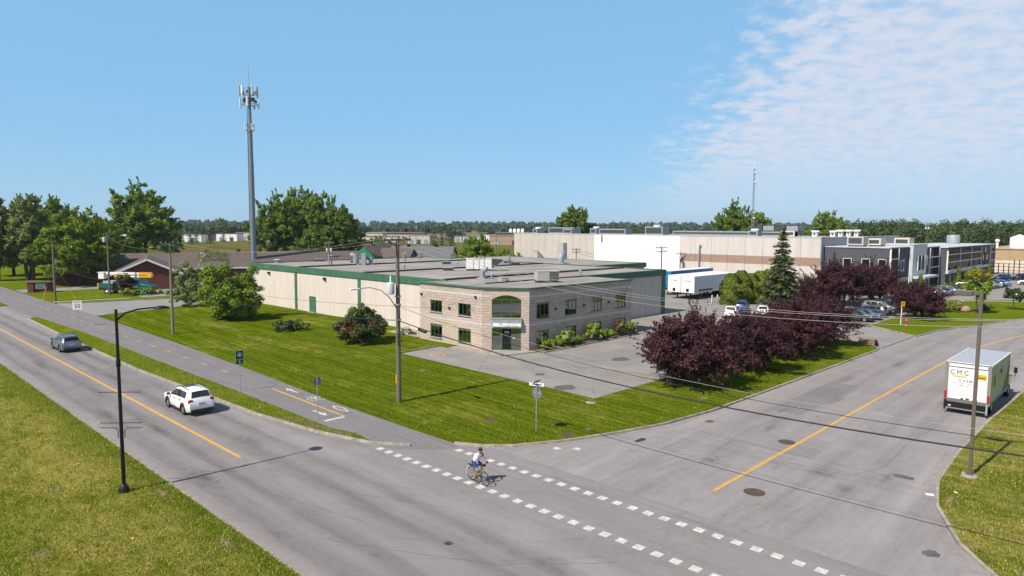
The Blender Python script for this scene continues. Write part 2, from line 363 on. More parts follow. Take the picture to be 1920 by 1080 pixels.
mk('beige_wall', (0.75, 0.67, 0.60), 0.9, var=0.05, scale=1.6, bump=0.15, bscale=30, stretch=(1, 1, 0.12))
mk('beige_wall_shade', (0.60, 0.56, 0.51), 0.9, var=0.07, scale=1.4, stretch=(1, 1, 0.12))  # darker beige: shade of the walls turned from the sun put into the colour
mk('green_trim', (0.06, 0.17, 0.10), 0.65, var=0.14, scale=1.5, rand=0.07)
mk('green_door', (0.07, 0.20, 0.115), 0.5, var=0.06)
mk('block_pink', (0.625, 0.505, 0.42), 0.95, var=0.06, scale=2.2, rand=0.06, bump=0.18, bscale=25)
mk('block_field', (0.57, 0.465, 0.40), 0.95, var=0.06, scale=2.2, island=0.10, bump=0.18, bscale=25)
mk('block_band', (0.64, 0.625, 0.61), 0.95, var=0.06, scale=2, rand=0.06, bump=0.15, bscale=25)
mk('mortar', (0.44, 0.36, 0.30), 0.95, var=0.1)
mk('roof_kerb_shade', (0.06, 0.06, 0.062), 0.8, var=0.2)  # near-black colour paints the shadow side of the low roof kerbs
mk('curtain_glass', (0.008, 0.010, 0.013), 0.05, spec=0.3)
MATS['curtain_glass'].node_tree.nodes['Principled BSDF'].inputs['IOR'].default_value = 1.05
mk('roof_membrane', (0.46, 0.43, 0.395), 0.9, col2=(0.20, 0.18, 0.165), scale=0.30, bump=0.1, stretch=(0.35, 1.5, 1))
mk('mirror_glass', (0.27, 0.30, 0.28), 0.03, metal=1.0)
mk('dark_glass', (0.010, 0.012, 0.014), 0.04, spec=0.25)
mk('car_glass', (0.010, 0.012, 0.014), 0.05, spec=0.55)
mk('tyre', (0.014, 0.014, 0.015), 0.85)
mk('alloy', (0.45, 0.46, 0.48), 0.3, metal=0.85)
mk('trim_black', (0.018, 0.018, 0.019), 0.55)
mk('lamp_red', (0.42, 0.015, 0.02), 0.15, spec=0.6)
mk('lamp_clear', (0.72, 0.74, 0.76), 0.1, spec=0.7)
mk('plate', (0.55, 0.60, 0.70), 0.4)
mk('bark', (0.10, 0.08, 0.06), 0.95, var=0.3, scale=6, bump=0.6, bscale=12)
mk('bark_pale', (0.42, 0.36, 0.30), 0.9, var=0.25, scale=5)
mk('hvac_paint', (0.50, 0.50, 0.48), 0.6, var=0.05)
mk('hvac_dark', (0.06, 0.065, 0.07), 0.6)
mk('insulator', (0.30, 0.28, 0.27), 0.3)
mk('white_sign', (0.80, 0.80, 0.79), 0.4)
mk('sign_back', (0.25, 0.26, 0.29), 0.5, metal=0.3)
mk('ink', (0.012, 0.012, 0.015), 0.6)
def paint(name, col, rough=0.3, metal=0.0): return mk(name, col, rough, metal, coat=0.6, spec=0.5)
for n_, c_, mt in (('paint_white', (0.80, 0.80, 0.79), 0), ('paint_grey', (0.13, 0.145, 0.165), 0.5), ('paint_silver', (0.38, 0.39, 0.41), 0.6), ('paint_slate', (0.20, 0.235, 0.28), 0.5), ('paint_black', (0.014, 0.015, 0.018), 0.2),
                   ('paint_blue', (0.012, 0.06, 0.20), 0.2), ('paint_bright_blue', (0.015, 0.19, 0.50), 0.1), ('paint_red', (0.26, 0.012, 0.02), 0.1), ('paint_dark_red', (0.09, 0.008, 0.012), 0.1),
                   ('paint_bronze', (0.20, 0.155, 0.11), 0.5), ('paint_charcoal', (0.045, 0.05, 0.055), 0.4), ('paint_teal', (0.0, 0.12, 0.115), 0.0), ('paint_yellow', (0.75, 0.36, 0.01), 0.0)):
    paint(n_, c_, 0.28, mt)
LEAF = dict(
    green=leaf_mat('leaf_green', (0.225, 0.325, 0.040), (0.064, 0.115, 0.013)),
    maple=leaf_mat('leaf_maple', (0.275, 0.385, 0.028), (0.082, 0.142, 0.009)),
    pale=leaf_mat('leaf_pale', (0.29, 0.35, 0.10), (0.105, 0.15, 0.04)),
    dark=leaf_mat('leaf_dark', (0.095, 0.14, 0.04), (0.035, 0.06, 0.018)),
    plum=leaf_mat('leaf_plum', (0.112, 0.044, 0.048), (0.034, 0.014, 0.018), 0.22),
    needle=leaf_mat('leaf_needle', (0.12, 0.145, 0.05), (0.034, 0.05, 0.022), 0.1),
    cedar=leaf_mat('leaf_cedar', (0.19, 0.24, 0.018), (0.062, 0.095, 0.01), 0.15),
    yellow=leaf_mat('leaf_yellow', (0.34, 0.30, 0.02), (0.15, 0.17, 0.02)),
    brown=leaf_mat('leaf_brown', (0.17, 0.075, 0.025), (0.06, 0.035, 0.018), 0.1),
    far=leaf_mat('leaf_far', (0.065, 0.105, 0.03), (0.03, 0.055, 0.02), 0.1),
    flower=leaf_mat('petal_cream', (0.50, 0.48, 0.30), (0.30, 0.30, 0.14), 0.1),
    orange=leaf_mat('petal_orange', (0.55, 0.22, 0.02), (0.30, 0.16, 0.02), 0.1),
    grass=leaf_mat('blade_green', (0.30, 0.38, 0.02), (0.135, 0.19, 0.008), 0.45),
    straw=leaf_mat('blade_straw', (0.55, 0.46, 0.16), (0.32, 0.28, 0.075), 0.3),
    reed=leaf_mat('blade_reed', (0.24, 0.25, 0.06), (0.11, 0.14, 0.03), 0.2),
)
# ------------------------------------------------------------------ the ground, roads, path, kerbs
G_FAR = grass_mat('grass_far', 0.62, green=(0.165, 0.18, 0.035), straw=(0.26, 0.19, 0.08))
G_LAWN = grass_mat('grass_lawn', 0.46, 0.15, stripe_rot=0.03)
G_DRY = grass_mat('grass_dry', 0.70, 0.0, green=(0.175, 0.215, 0.010), straw=(0.40, 0.335, 0.085), lush=(11.5, 1.3))
G_DRY2 = grass_mat('grass_dry_right', 0.66, 0.0, green=(0.18, 0.22, 0.014), straw=(0.42, 0.34, 0.11))
G_VERGE = grass_mat('grass_verge', 0.42, green=(0.20, 0.27, 0.012))
A_MAIN = asphalt_mat('asphalt_main', 0.27, tint=(1.0, 0.93, 0.93), lanes=[(12.9, 0.55, 0.20), (14.5, 0.5, 0.24), (16.9, 0.5, 0.24), (18.5, 0.5, 0.16), (11.8, 0.45, -0.16), (19.6, 0.5, -0.14)], axis=0, patch=0.22)
A_CROSS = asphalt_mat('asphalt_cross', 0.305, tint=(1.0, 0.935, 0.93), lanes=[(10.4, 0.6, 0.12), (12.4, 0.6, 0.13), (17.5, 0.7, 0.12), (19.4, 0.6, 0.10), (8.2, .5, -.12), (21.4, .5, -.1)], axis=1, patch=0.3)
A_PATH = asphalt_mat('asphalt_path', 0.225, tint=(1.0, 0.94, 0.965), patch=0.18)
A_LOT = asphalt_mat('asphalt_lot', 0.295, tint=(1.0, 0.955, 0.915), patch=0.45)
A_SIDE = asphalt_mat('asphalt_side', 0.30, patch=0.2)

g = MB(); n = 24; R0 = 4500
g.sheet([(R0*math.cos(2*math.pi*i/n), R0*math.sin(2*math.pi*i/n)) for i in range(n)], -0.06)
ground = g.build('ground', G_FAR, kind='structure')

def structure(name, mb, mat, z=None): return mb.build(name, mat, kind='structure')
main_road = structure('road', MB().sheet([(11.6,-80),(26.5,-80),(26.5,36),(21,36),(21,600),(11.6,600)], 0.0), A_MAIN)
CEN = [(26.5,14.9),(40,15.0),(60,14.95),(75,14.8),(82,14.5),(88,14.0),(94,13.2),(100,12.1),(106,10.8),(112,9.2),(118,7.4),(124,5.4),(132,2.4),(140,-1.0),(150,-5.6),(160,-10.6),(175,-18.5),(190,-27)]
def off(poly, d):
    out = []
    for i, p in enumerate(poly):
        a = Vector(poly[max(i-1, 0)]); b = Vector(poly[min(i+1, len(poly)-1)]); t = (b - a).normalized()
        out.append((p[0] - t.y * d, p[1] + t.x * d))
    return out
CE2 = [(45, 15.0)] + CEN[2:]
cross_road = structure('road', MB().sheet([(26.5,-12),(45,-12),(45,36),(26.5,36)], 0.0).strip([(45, 24.5)] + off(CE2, 9.5)[1:], [(45, 5.5)] + off(CE2, -9.5)[1:], 0.0), A_CROSS)
side_road = structure('side_road', MB().sheet([(21.02,103),(27,106.0),(36,108.2),(50,109.4),(70,109.7),(150,110),(150,121),(50,121.5),(43.6,122.2),(30,124.8),(26,126.5),(21.02,129)], 0.02), A_SIDE)
PATH_N = [(21.9,36.5),(22.0,41),(21.97,50),(21.95,66),(21.9,90),(21.2,112),(21.2,128),(21.3,300)]
PATH_F = [(25.4,36.0),(25.45,42),(26.1,54),(26.85,72.7),(27.1,90),(27.3,105),(27.0,127),(26.9,300)]
pm = MB().strip(PATH_F, PATH_N, 0.05)
pm.add([(21.9,36.5,.05),(25.4,36.0,.05),(25.35,28.8,.006),(22.15,32.0,.006)], [(3,2,1,0)])
pm.add([(22.15,32.0,.006),(25.35,28.8,.006),(24.7,28.5,.004),(22.3,30.9,.004)], [(3,2,1,0)])
path = structure('bike_path', pm, A_PATH)

LOT = [(39.45,29.65),(80.6,29.65),(80.9,24.6),(77.9,21.3),(89.0,21.0),(95.2,27.6),(131,27.6),(140.5,28.3),(150,17.8),(260,-6),(300,20),(300,100),(136,100),(136,108.8),(87,108.8),(87,53),(68,53),(68,44.9),(50.2,44.9),(46.0,46.0),(45.4,47.2),(45.4,54.3),(40.2,53.9)]
parking = structure('parking_lot', MB().prism(LOT, -0.05, 0.075), A_LOT)

LAWN = [(25.5,29.2),(26.3,27.75),(27.5,26.5),(30.3,24.95),(34,23.6),(37.5,22.65),(43,22.0),(50,21.85),(60,21.65),(76.0,21.35),(77.6,21.6),(80.6,24.7),(80.35,29.5),(39.3,29.5),(40.05,54.0),(45.3,54.45),(45.45,53.0),(47.2,53.0),(47.2,59.4),(50.9,59.4),(50.9,109.2),(44,108.9),(36,108.05),(29,106.4),(27.35,104.8),(27.1,90),(26.87,72.7),(26.12,54),(25.47,42),(25.42,36.0)]
lawn = structure('lawn', MB().prism(LAWN, -0.05, 0.115), G_LAWN)
VERGE = [(20.05,108.5),(19.68,88),(19.45,64),(19.95,51),(20.25,43),(21.05,36.6),(22.15,32.6),(22.35,34.5),(21.88,36.6),(21.96,50),(21.93,66),(21.88,90),(21.2,109.5)]
structure('verge', MB().prism(VERGE, -0.05, 0.11), G_VERGE)
structure('verge', MB().prism([(19.8,128.5),(21.15,128.0),(21.25,300),(19.8,300)], -0.05, 0.11), G_VERGE)
LEFT = [(-300,-80),(11.55,-80),(11.55,600),(-300,600)]
structure('lawn', MB().prism(LEFT, -0.05, 0.07), G_DRY)
rm_ = [(26.35, -10), (27.0, -.2)] ; near_k = [(29.0,3.9),(31.2,5.4),(34.8,6.95),(38.2,7.65),(44,7.95),(53,7.95),(65,7.6)] + [p for p in off(CEN, -7.0) if p[0] > 70]
rl = [(26.2,-80),(26.2,-6),(26.9,0.2)] + near_k + [(190,-80)]
structure('lawn', MB().prism([(x, y - 0.15) for x, y in rl], -0.05, 0.115), G_DRY2)
farR = [p for p in off(CEN, 6.75) if p[0] > 101]
structure('lawn', MB().prism([(89.4,20.95),(96,20.4),(101.5,19.1)] + farR + [(190,-10),(150,17.4),(140.3,28.1),(131,27.4),(95.3,27.4)], -0.05, 0.115), G_VERGE)
structure('lawn', MB().prism([(27.1,127.2),(30,125.1),(43.6,122.5),(50,121.8),(110,121.3),(110,150),(27,150)], -0.05, 0.10), G_VERGE)
structure('lawn', MB().prism([(27,157),(120,157),(120,260),(27,260)], -0.05, 0.09), G_VERGE)
structure('driveway', MB().sheet([(27,149.9),(40,149.9),(40,127),(60,126),(60,157.1),(27,157.1)], 0.13), A_SIDE)
structure('sidewalk', MB().sheet([(27.2,128.1),(38,126.6),(38,127.8),(27.2,129.4)], 0.12), MATS['concrete'])
structure('sidewalk', MB().sheet([(131,25.2),(140,25.4),(147,15.5),(152,7),(153.4,7.8),(148,16.5),(141,26.6),(131,26.4)], 0.13), MATS['concrete'])
# concrete apron in front of the entrance
APRON = [(45.55,53.0),(45.5,47.3),(46.1,46.1),(49.9,45.05),(50.3,45.05),(50.3,46.2),(47.3,50.2),(47.3,53.0)]
structure('entrance_walk', MB().prism(APRON, -0.02, 0.135), MATS['concrete'])
structure('planting_bed', MB().prism([(50.35,44.2),(68,44.4),(68.2,45.95),(50.35,45.95)], -0.02, 0.16), MATS['bare_earth'])
structure('gravel_patch', MB().sheet([(47.3,59.6),(50.4,59.6),(50.4,66.5),(47.3,66.5)], 0.122), MATS['concrete'])
structure('bare_patch', MB().sheet([(20.6,40.5),(20.75,37.5),(21.4,35.3),(22.0,34.2),(22.1,35.0),(21.7,37.0),(21.75,39.5),(21.2,41)], 0.116), MATS['bare_earth'])

def kerb(poly, w=0.16, h=0.14, step=2.6, name='kerb', z=0.0, gaps=()):
    root = bpy.data.objects.new(name, None); COL.objects.link(root); root['kind'] = 'structure'
    L = [0.0]
    for a, b in zip(poly, poly[1:]): L.append(L[-1] + math.hypot(b[0]-a[0], b[1]-a[1]))
    def at(s):
        s = min(max(s, 0), L[-1])
        for i in range(len(poly)-1):
            if s <= L[i+1] + 1e-6:
                t = (s - L[i]) / max(1e-6, L[i+1] - L[i]); return Vector((poly[i][0] + (poly[i+1][0]-poly[i][0])*t, poly[i][1] + (poly[i+1][1]-poly[i][1])*t))
        return Vector(poly[-1])
    s = 0.0
    while s < L[-1] - 0.2:
        e = min(s + step * RNG.uniform(0.85, 1.15), L[-1])
        pts = [at(s + 0.012), at((s*2+e)/3), at((s+2*e)/3), at(e - 0.012)]; dz = RNG.uniform(-0.012, 0.008)
        mb = MB(); vs = []
        for i, p in enumerate(pts):
            t = (pts[min(i+1, 3)] - pts[max(i-1, 0)]).normalized(); nn = Vector((-t.y, t.x)) * w/2
            vs += [(p.x-nn.x, p.y-nn.y, z-0.04), (p.x-nn.x*0.8, p.y-nn.y*0.8, z+h+dz), (p.x+nn.x, p.y+nn.y, z+h+dz), (p.x+nn.x, p.y+nn.y, z-0.04)]
        fs = [(4*i+a, 4*i+4+a, 4*i+4+(a+1) % 4, 4*i+(a+1) % 4) for i in range(3) for a in range(4)] + [(3,2,1,0), (12,13,14,15)]
        mb.add(vs, fs); recalc(mb.build('kerb_stone', MATS['kerb_concrete'], root)); s = e
    return root
kerb([(25.42,29.1),(26.2,27.65),(27.4,26.4),(30.2,24.85),(34,23.5),(37.5,22.55),(43,21.9),(50,21.75),(60,21.55),(76.2,21.25),(77.4,21.4)])
kerb([(20.0,108.4),(19.6,88),(19.37,64),(19.87,51),(20.17,43),(20.97,36.6),(22.1,32.4),(23.4,30.6)])
kerb([(26.25,-6),(26.95,0.1),(29.06,3.8),(31.2,5.33),(34.8,6.87),(38.2,7.57),(44,7.87),(53,7.87),(65,7.52)] + [p for p in off(CEN, -7.08) if p[0] > 70 and p[0] < 150])
kerb([(11.62,v) for v in (-20, 0, 20, 40, 52)], w=0.12, h=0.085, step=3)
kerb([(89.3,20.85),(96,20.3),(101.5,19.0)] + [p for p in off(CEN, 6.68) if 101 < p[0] < 150], step=3)
kerb([(89.3,20.9),(92.2,24),(95.2,27.5),(131,27.5)], h=0.15, step=3)
kerb([(40.1,54.2),(45.35,54.5)], h=0.16, step=2)
kerb([(27.3,126.6),(30,125.0),(43.6,122.3),(52,121.65)], h=0.14, step=3)
kerb([(50.3,44.15),(68.1,44.35)], h=0.2, step=2.4)
kerb([(68.2,52.7),(87,52.7)], w=0.5, h=0.13, step=3)

# painted markings (children of the surface they lie on)
def mark(parent, poly, mat, z=0.005, name='painted_line'): return MB().sheet(poly, z).build(name, mat, parent)
def line(parent, pts, w, mat, z=0.005, name='painted_line'):
    return MB().strip(off(pts, w/2), off(pts, -w/2), z).build(name, mat, parent)
YP, WP = MATS['yellow_paint'], MATS['white_paint']
line(main_road, [(15.72, 35.6), (15.70, 60), (15.68, 120), (15.7, 400)], 0.21, YP)
line(cross_road, [(29.5, 15.02)] + CEN[1:], 0.2, YP)
for i in range(30):
    v = 31.42 - 0.815*i
    if v > 6: mark(main_road, [(21.69+i*.008, v+.205), (22.10+i*.008, v+.205), (22.10+i*.008, v-.205), (21.69+i*.008, v-.205)], WP, 0.006, 'crossing_square')
for i in range(26):
    v = 28.05 - 0.815*i
    if v > 6: mark(main_road, [(24.66+i*.015, v+.205), (25.07+i*.015, v+.205), (25.07+i*.015, v-.205), (24.66+i*.015, v-.205)], WP, 0.006, 'crossing_square')
for u, v in ((29.0, 24.4), (29.75, 23.55)): mark(cross_road, [(u-.2, v+.2), (u+.2, v+.2), (u+.2, v-.2), (u-.2, v-.2)], WP, 0.006, 'crossing_square')
for i in range(22):
    v = 57.2 + 4.36*i
    mark(path, [(24.38, v), (24.52, v), (24.52, v+1.15), (24.38, v+1.15)], YP, 0.056, 'painted_dash')
line(path, [(24.02, 38.5), (24.28, 48.9)], 0.17, YP, 0.056)
mark(path, [(22.5, 38.2), (23.95, 38.2), (23.95, 38.5), (22.5, 38.5)], WP, 0.056, 'stop_bar')
def arrow(u, v, d):
    mark(path, [(u-.09, v), (u+.09, v), (u+.09, v+1.1*d), (u-.09, v+1.1*d)][::1 if d > 0 else -1], WP, 0.057, 'arrow_shaft')
    mark(path, [(u-.27, v+1.1*d), (u+.27, v+1.1*d), (u, v+1.85*d)][::1 if d > 0 else -1], WP, 0.058, 'arrow_head')
arrow(25.05, 46.5, 1); arrow(23.3, 41.2, -1)
def ring(cx, cy, rx, ry, w, a0=0, a1=2*math.pi, n=16, squash=1):
    p = [(cx + rx*math.cos(a0+(a1-a0)*i/n), cy + ry*math.sin(a0+(a1-a0)*i/n)) for i in range(n+1)]
    q = [(cx + (rx-w)*math.cos(a0+(a1-a0)*i/n), cy + (ry-w)*math.sin(a0+(a1-a0)*i/n)) for i in range(n+1)]
    return p, q
bs = MB()
for cx in (24.78, 25.38): bs.strip(*ring(cx, 43.9, 0.27, 0.62, 0.07), 0.057)
for a, b in (((24.78, 43.9), (25.0, 44.7)), ((25.0, 44.7), (25.38, 43.9)), ((25.0, 44.7), (25.28, 44.75)), ((24.78, 43.9), (25.06, 43.85)), ((25.06, 43.85), (25.25, 44.9)), ((24.98, 44.6), (24.9, 45.1))):
    bs.strip(off([a, b], 0.035), off([a, b], -0.035), 0.059)
bs.build('bicycle_symbol', WP, path)
dm = MB(); D = [(24.85, 39.2), (25.1, 40.3), (24.85, 41.4), (24.6, 40.3)]
for a, b in zip(D, D[1:] + D[:1]): dm.strip(off([a, b], 0.05), off([a, b], -0.05), 0.057)
dm.build('diamond_symbol', WP, path)
for u, v0, v1 in ((42.3, 29.8, 35.1), (45.4, 29.8, 35.0), (48.6, 29.8, 34.8), (51.4, 29.8, 34.5), (54.3, 29.8, 34.5), (57.2, 29.8, 34.5)):
    line(parking, [(u, v0), (u, v1)], 0.12, MATS['yellow_worn'], 0.08)
bs = MB().strip(*ring(42.2, 50.8, 0.75, 0.75, 0.14), 0.081)
for a, b in (((41.9, 50.5), (42.5, 50.4)), ((42.2, 50.4), (42.25, 51.1)), ((42.0, 50.9), (42.5, 50.9))): bs.strip(off([a, b], 0.06), off([a, b], -0.06), 0.081)
bs.build('accessible_symbol', MATS['yellow_paint'], parking)

# stains, cracks, covers
def blob(parent, cx, cy, rx, ry, mat, z, name, seed, rot=0.0, n=22):
    r = random.Random(seed); P = []
    for i in range(n):
        t = 2*math.pi*i/n; k = r.uniform(0.7, 1.1); x, y = rx*k*math.cos(t), ry*k*math.sin(t)
        P.append((cx + x*math.cos(rot)-y*math.sin(rot), cy + x*math.sin(rot)+y*math.cos(rot)))
    return MB().sheet(P, z).build(name, mat, parent)
for i, (p, u, v, a, b, z) in enumerate(((parking,40.5,33.4,1.0,.8,.08),(parking,53.2,37.0,1.2,.9,.08),(parking,42.7,37.9,.6,.4,.08),(cross_road,33.7,21.9,.55,.22,.006),(cross_road,29.6,5.95,.42,.3,.006),(cross_road,38.0,9.0,.3,.55,.006),(cross_road,40.2,20.9,.35,.3,.006))):
    blob(p, u, v, a, b, MATS['dark_stain'] if i != 3 else MATS['tar'], z, 'oil_stain', i)
def crack(parent, pts, w, z=0.004, seed=0, mat=None):
    r = random.Random(seed); q = []
    for a, b in zip(pts, pts[1:]):
        k = max(2, int(math.hypot(b[0]-a[0], b[1]-a[1]) / 0.5))
        for i in range(k): t = i/k; q.append((a[0]+(b[0]-a[0])*t + r.uniform(-.06, .06), a[1]+(b[1]-a[1])*t + r.uniform(-.06, .06)))
    q.append(pts[-1])
    return MB().strip(off(q, w/2), off(q, -w/2), z).build('crack', mat or MATS['dark_stain'], parent)
for i, pts in enumerate(([(33,17.5),(39,18.2),(46,18.0),(53,19.4),(60,19.2)], [(36,14),(36.3,11),(39,10.2),(44,10.4),(50,10.0)], [(45,12.4),(47,13.5),(49,12.2),(52,12.8)], [(34,21),(34.5,16.2)], [(60,18.8),(66,12),(72,9)], [(58,10.6),(63,10.9),(70,10.4),(80,11)], [(38,13.6),(38.4,16.6)])):
    crack(cross_road, pts, 0.022, 0.004, i)
for i, pts in enumerate(([(12,47.5),(15.4,47.2)], [(15.9,52),(19.2,51.5)], [(12.1,66),(19.2,66.4)], [(13.6,24),(17,17.5),(20.5,14.2)], [(17,27.5),(19.5,22)], [(24.6,16.4),(25.8,14.4),(25.5,12.2)], [(12.2,84),(19.2,84.2)], [(14.2,37),(14.4,30),(15.8,24)])):
    crack(main_road, pts, 0.02, 0.004, 20+i)
crack(parking, [(46.8,44.2),(45.2,40),(48.2,36.5),(49.2,30.2)], 0.08, 0.08, 50, MATS['tar'])
crack(parking, [(41.6,31.5),(39.7,29.8)], 0.04, 0.08, 51)
A_PATCH = asphalt_mat('asphalt_patch', 0.27, tint=(1.0, 0.95, 0.94), patch=0.3); A_PATCH2 = asphalt_mat('asphalt_patch_dark', 0.225, tint=(1.0, 0.95, 0.95), patch=0.35)
for parent, m, u0, v0, u1, v1 in ((cross_road, A_PATCH, 37.4, 13.4, 41.4, 18.4), (cross_road, A_PATCH2, 46, 17.2, 58, 19.4), (main_road, A_PATCH2, 13.0, 52, 14.9, 61), (main_road, A_PATCH2, 16.4, 56, 18.8, 66)):
    r3 = random.Random(int(u0*10)); j = lambda: r3.uniform(-.12, .12)
    MB().sheet([(u0+j(), v0+j()), ((u0+u1)/2, v0+j()), (u1+j(), v0+j()), (u1+j(), (v0+v1)/2), (u1+j(), v1+j()), ((u0+u1)/2, v1+j()), (u0+j(), v1+j())], 0.003).build('asphalt_patch', m, parent)
MB().sheet([(49.5, 34.8), (58.5, 34.8), (58.8, 40.2), (49.8, 40.4)], 0.078).build('asphalt_patch', A_PATCH, parking)
RF, TF = MATS['rubber_film'], MATS['tyre_film']
for parent, u, v, a, b in ((cross_road, 34.2, 10.6, 1.6, 1.1), (cross_road, 37.4, 9.6, 2.6, .7), (cross_road, 35.6, 12.2, 1.2, 1.6), (cross_road, 33.4, 17.2, 1.8, .8), (cross_road, 41.5, 17.4, 2.2, .6), (cross_road, 46, 18.6, 3.2, .5), (cross_road, 52, 17.0, 3.6, .6), (cross_road, 60, 18.8, 4, .7), (cross_road, 57, 11.2, 4, .6), (cross_road, 70, 17.6, 5, .8),
        (main_road, 13.2, 50, .8, 5), (main_road, 14.6, 58, .7, 6), (main_road, 17, 62, .8, 6), (main_road, 14.4, 44, .7, 4), (main_road, 17.4, 38, 1.0, 4), (main_road, 13.2, 34, .8, 4), (main_road, 14.0, 72, .8, 7), (main_road, 18.4, 74, .7, 6)):
    MB().sheet([(u-a, v-b), (u+a, v-b), (u+a, v+b), (u-a, v+b)], 0.0035).build('rubber_stain', RF, parent)
for k, (cx, cy, r, a0, a1, w) in enumerate(((34, 34, 15.2, 3.6, 4.6, .22), (34, 34, 16.8, 3.55, 4.65, .22), (33, 33, 20.5, 3.7, 4.55, .25), (33, 33, 22.0, 3.7, 4.6, .25), (30, -4, 17.5, 1.7, 2.7, .22), (30, -4, 19.1, 1.75, 2.65, .22))):
    pts = [(cx + r*math.cos(t), cy + r*math.sin(t)) for t in np.linspace(a0, a1, 26)]; MB().strip(off(pts, w/2), off(pts, -w/2), 0.0042+.0003*k).build('tyre_mark', TF, main_road)
for u, va, vb in ((12.7, 30, 120), (14.4, 30, 120), (16.9, 34, 120), (18.5, 36, 120)): MB().strip(off([(u, va), (u+.05, vb)], .22), off([(u, va), (u+.05, vb)], -.22), 0.0028).build('tyre_mark', TF, main_road)
for pts, w in (([(19.75, 108), (19.35, 88), (19.12, 64), (19.6, 51), (19.9, 43), (20.65, 36.8), (21.7, 32.3)], .42), ([(26.9, 26.4), (30, 24.45), (34, 23.15), (37.5, 22.2), (43, 21.55), (50, 21.4), (60, 21.2), (76, 20.95)], .35), ([(29.0, 4.35), (31.1, 5.75), (34.7, 7.3), (38.2, 8.0), (44, 8.3), (65, 7.95)], .4), ([(11.95, -5), (11.95, 120)], .6)):
    MB().strip(off(pts, w/2), off(pts, -w/2), 0.0031).build('gutter_sand', MATS['sand_film'], main_road if pts[0][0] < 25 else cross_road)
for u, v, a, b in ((7.5, 37, .5, .35), (26.8, 33.5, .6, .5), (33, 25.2, .8, .5), (45, 24, 1.4, .5), (21.3, 45, .35, 1.2), (21.0, 58, .3, 1.4), (10.9, 33, .4, 1.3), (10.8, 26, .5, 1.2), (5.5, 30, .6, .5), (31, 5.0, .7, .5), (36, 6.6, 1.2, .4), (50, 7.3, 1.6, .3), (36.5, 46, .9, .6), (30.2, 31, .75, .75), (31.1, 25.3, .8, .7)):
    zz = .0745 if u < 11.5 else (.1125 if u < 22 else .118)
    MB().sheet([(u-a, v-b), (u+a, v-b), (u+a, v+b), (u-a, v+b)], zz).build('worn_spot', MATS['soil_film'], lawn)
def cover(name, u, v, r, z, label, sq=None):
    o = MB(); k = 20
    o.lathe([(r, -0.02), (r, 0.012), (r*0.9, 0.014), (r*0.88, 0.008), (0, 0.008)], k)
    for i in range(-3, 4):
        for j in range(-3, 4):
            if (i*i + j*j) * 0.06 * r < 0.62 * r: o.cbox((i*r*0.23, j*r*0.23, 0.012), (r*0.12, r*0.12, 0.012))
    return tag(o.build(name, MATS['rusty_iron'], loc=(u, v, z)), label, 'manhole cover', 'manhole covers')
cover('manhole_cover', 39.44, 15.57, .48, 0.004, 'round iron manhole cover touching the yellow line of the cross street')
cover('manhole_cover', 30.7, 13.55, .5, 0.004, 'round iron manhole cover just past the end of the yellow centre line')
cover('manhole_cover', 17.03, 19.87, .17, 0.004, 'small dark valve cover in the middle of the junction asphalt')
cover('manhole_cover', 30.15, 31.0, .42, 0.118, 'rusty cover set in the corner lawn left of the stop sign')
cover('manhole_cover', 31.1, 25.35, .44, 0.118, 'rusty cover in the lawn beside the corner kerb')
# ------------------------------------------------------------------ office and warehouse building
BLD = empty('warehouse', (0, 0, 0), 0, 'beige warehouse with green trim and two-storey block-faced office corner', 'building')
U0, V0, VB, U1 = 50.6, 53.0, 108.3, 86.8
def wall_panels(name, mat, parent, axis, c, a0, a1, z0, z1, joint=4.0, thick=0.12, side=-1):
    """precast panels along one wall, each a mesh of its own; side: outward direction on the other axis"""
    n = max(1, round(abs(a1-a0)/joint)); w = (a1-a0)/n
    for i in range(n):
        p, q = a0+i*w+0.012, a0+(i+1)*w-0.012
        o, t = (c, c+side*thick) if side > 0 else (c+side*thick, c)
        mb = MB().box(o, p, z0, t, q, z1) if axis == 'u' else MB().box(p, o, z0, q, t, z1)
        mb.build(name, mat, parent)
MB().box(U0, V0, 0, U1, VB, 6.25).build('wall_core', MATS['mortar'], BLD)
wall_panels('wall_panel', MATS['beige_wall'], BLD, 'u', U0, 59.6, VB, 0.02, 5.7, 8.1)
wall_panels('wall_panel', MATS['beige_wall_shade'], BLD, 'v', V0, 68.0, U1, 0.02, 5.7, 6.2)
wall_panels('wall_panel', MATS['beige_wall_shade'], BLD, 'u', U1, V0, VB, 0.02, 5.7, 9, side=1)
wall_panels('wall_panel', MATS['beige_wall'], BLD, 'v', VB, U0, U1, 0.02, 5.7, 9, side=1)
def fascia(p, q, z0=5.66, z1=6.5, t=0.26, seg=3.2):
    p, q = Vector(p), Vector(q); L = (q-p).length; n = max(1, round(L/seg)); d = (q-p)/n
    for i in range(n): MB().obox((*(p+d*i + (q-p).normalized()*0.006), (z0+z1)/2), (*(p+d*(i+1) - (q-p).normalized()*0.006), (z0+z1)/2), t, z1-z0).build('fascia_panel', MATS['green_trim'], BLD)
fascia((U0-.14, 59.0), (U0-.14, VB+.14)); fascia((68.0, V0-.14), (U1+.14, V0-.14)); MB().box(50.8, V0-.2, 6.38, 68.0, V0+.1, 6.5).build('roof_kerb', MATS['roof_kerb_shade'], BLD); fascia((U1+.14, V0), (U1+.14, VB)); fascia((U0, VB+.14), (U1, VB+.14))
for v in (108.25, 93.4, 76.7, 60.6): MB().box(U0-.2, v-.33, 0.05, U0-.12, v+.33, 5.66).build('pilaster', MATS['green_trim'], BLD)
MB().box(85.95, V0-.2, 0.05, 86.85, V0-.12, 5.66).build('pilaster', MATS['green_trim'], BLD)
MB().box(U0+.1, V0+.1, 6.2, U1-.1, VB-.1, 6.36).build('roof', MATS['roof_membrane'], BLD)
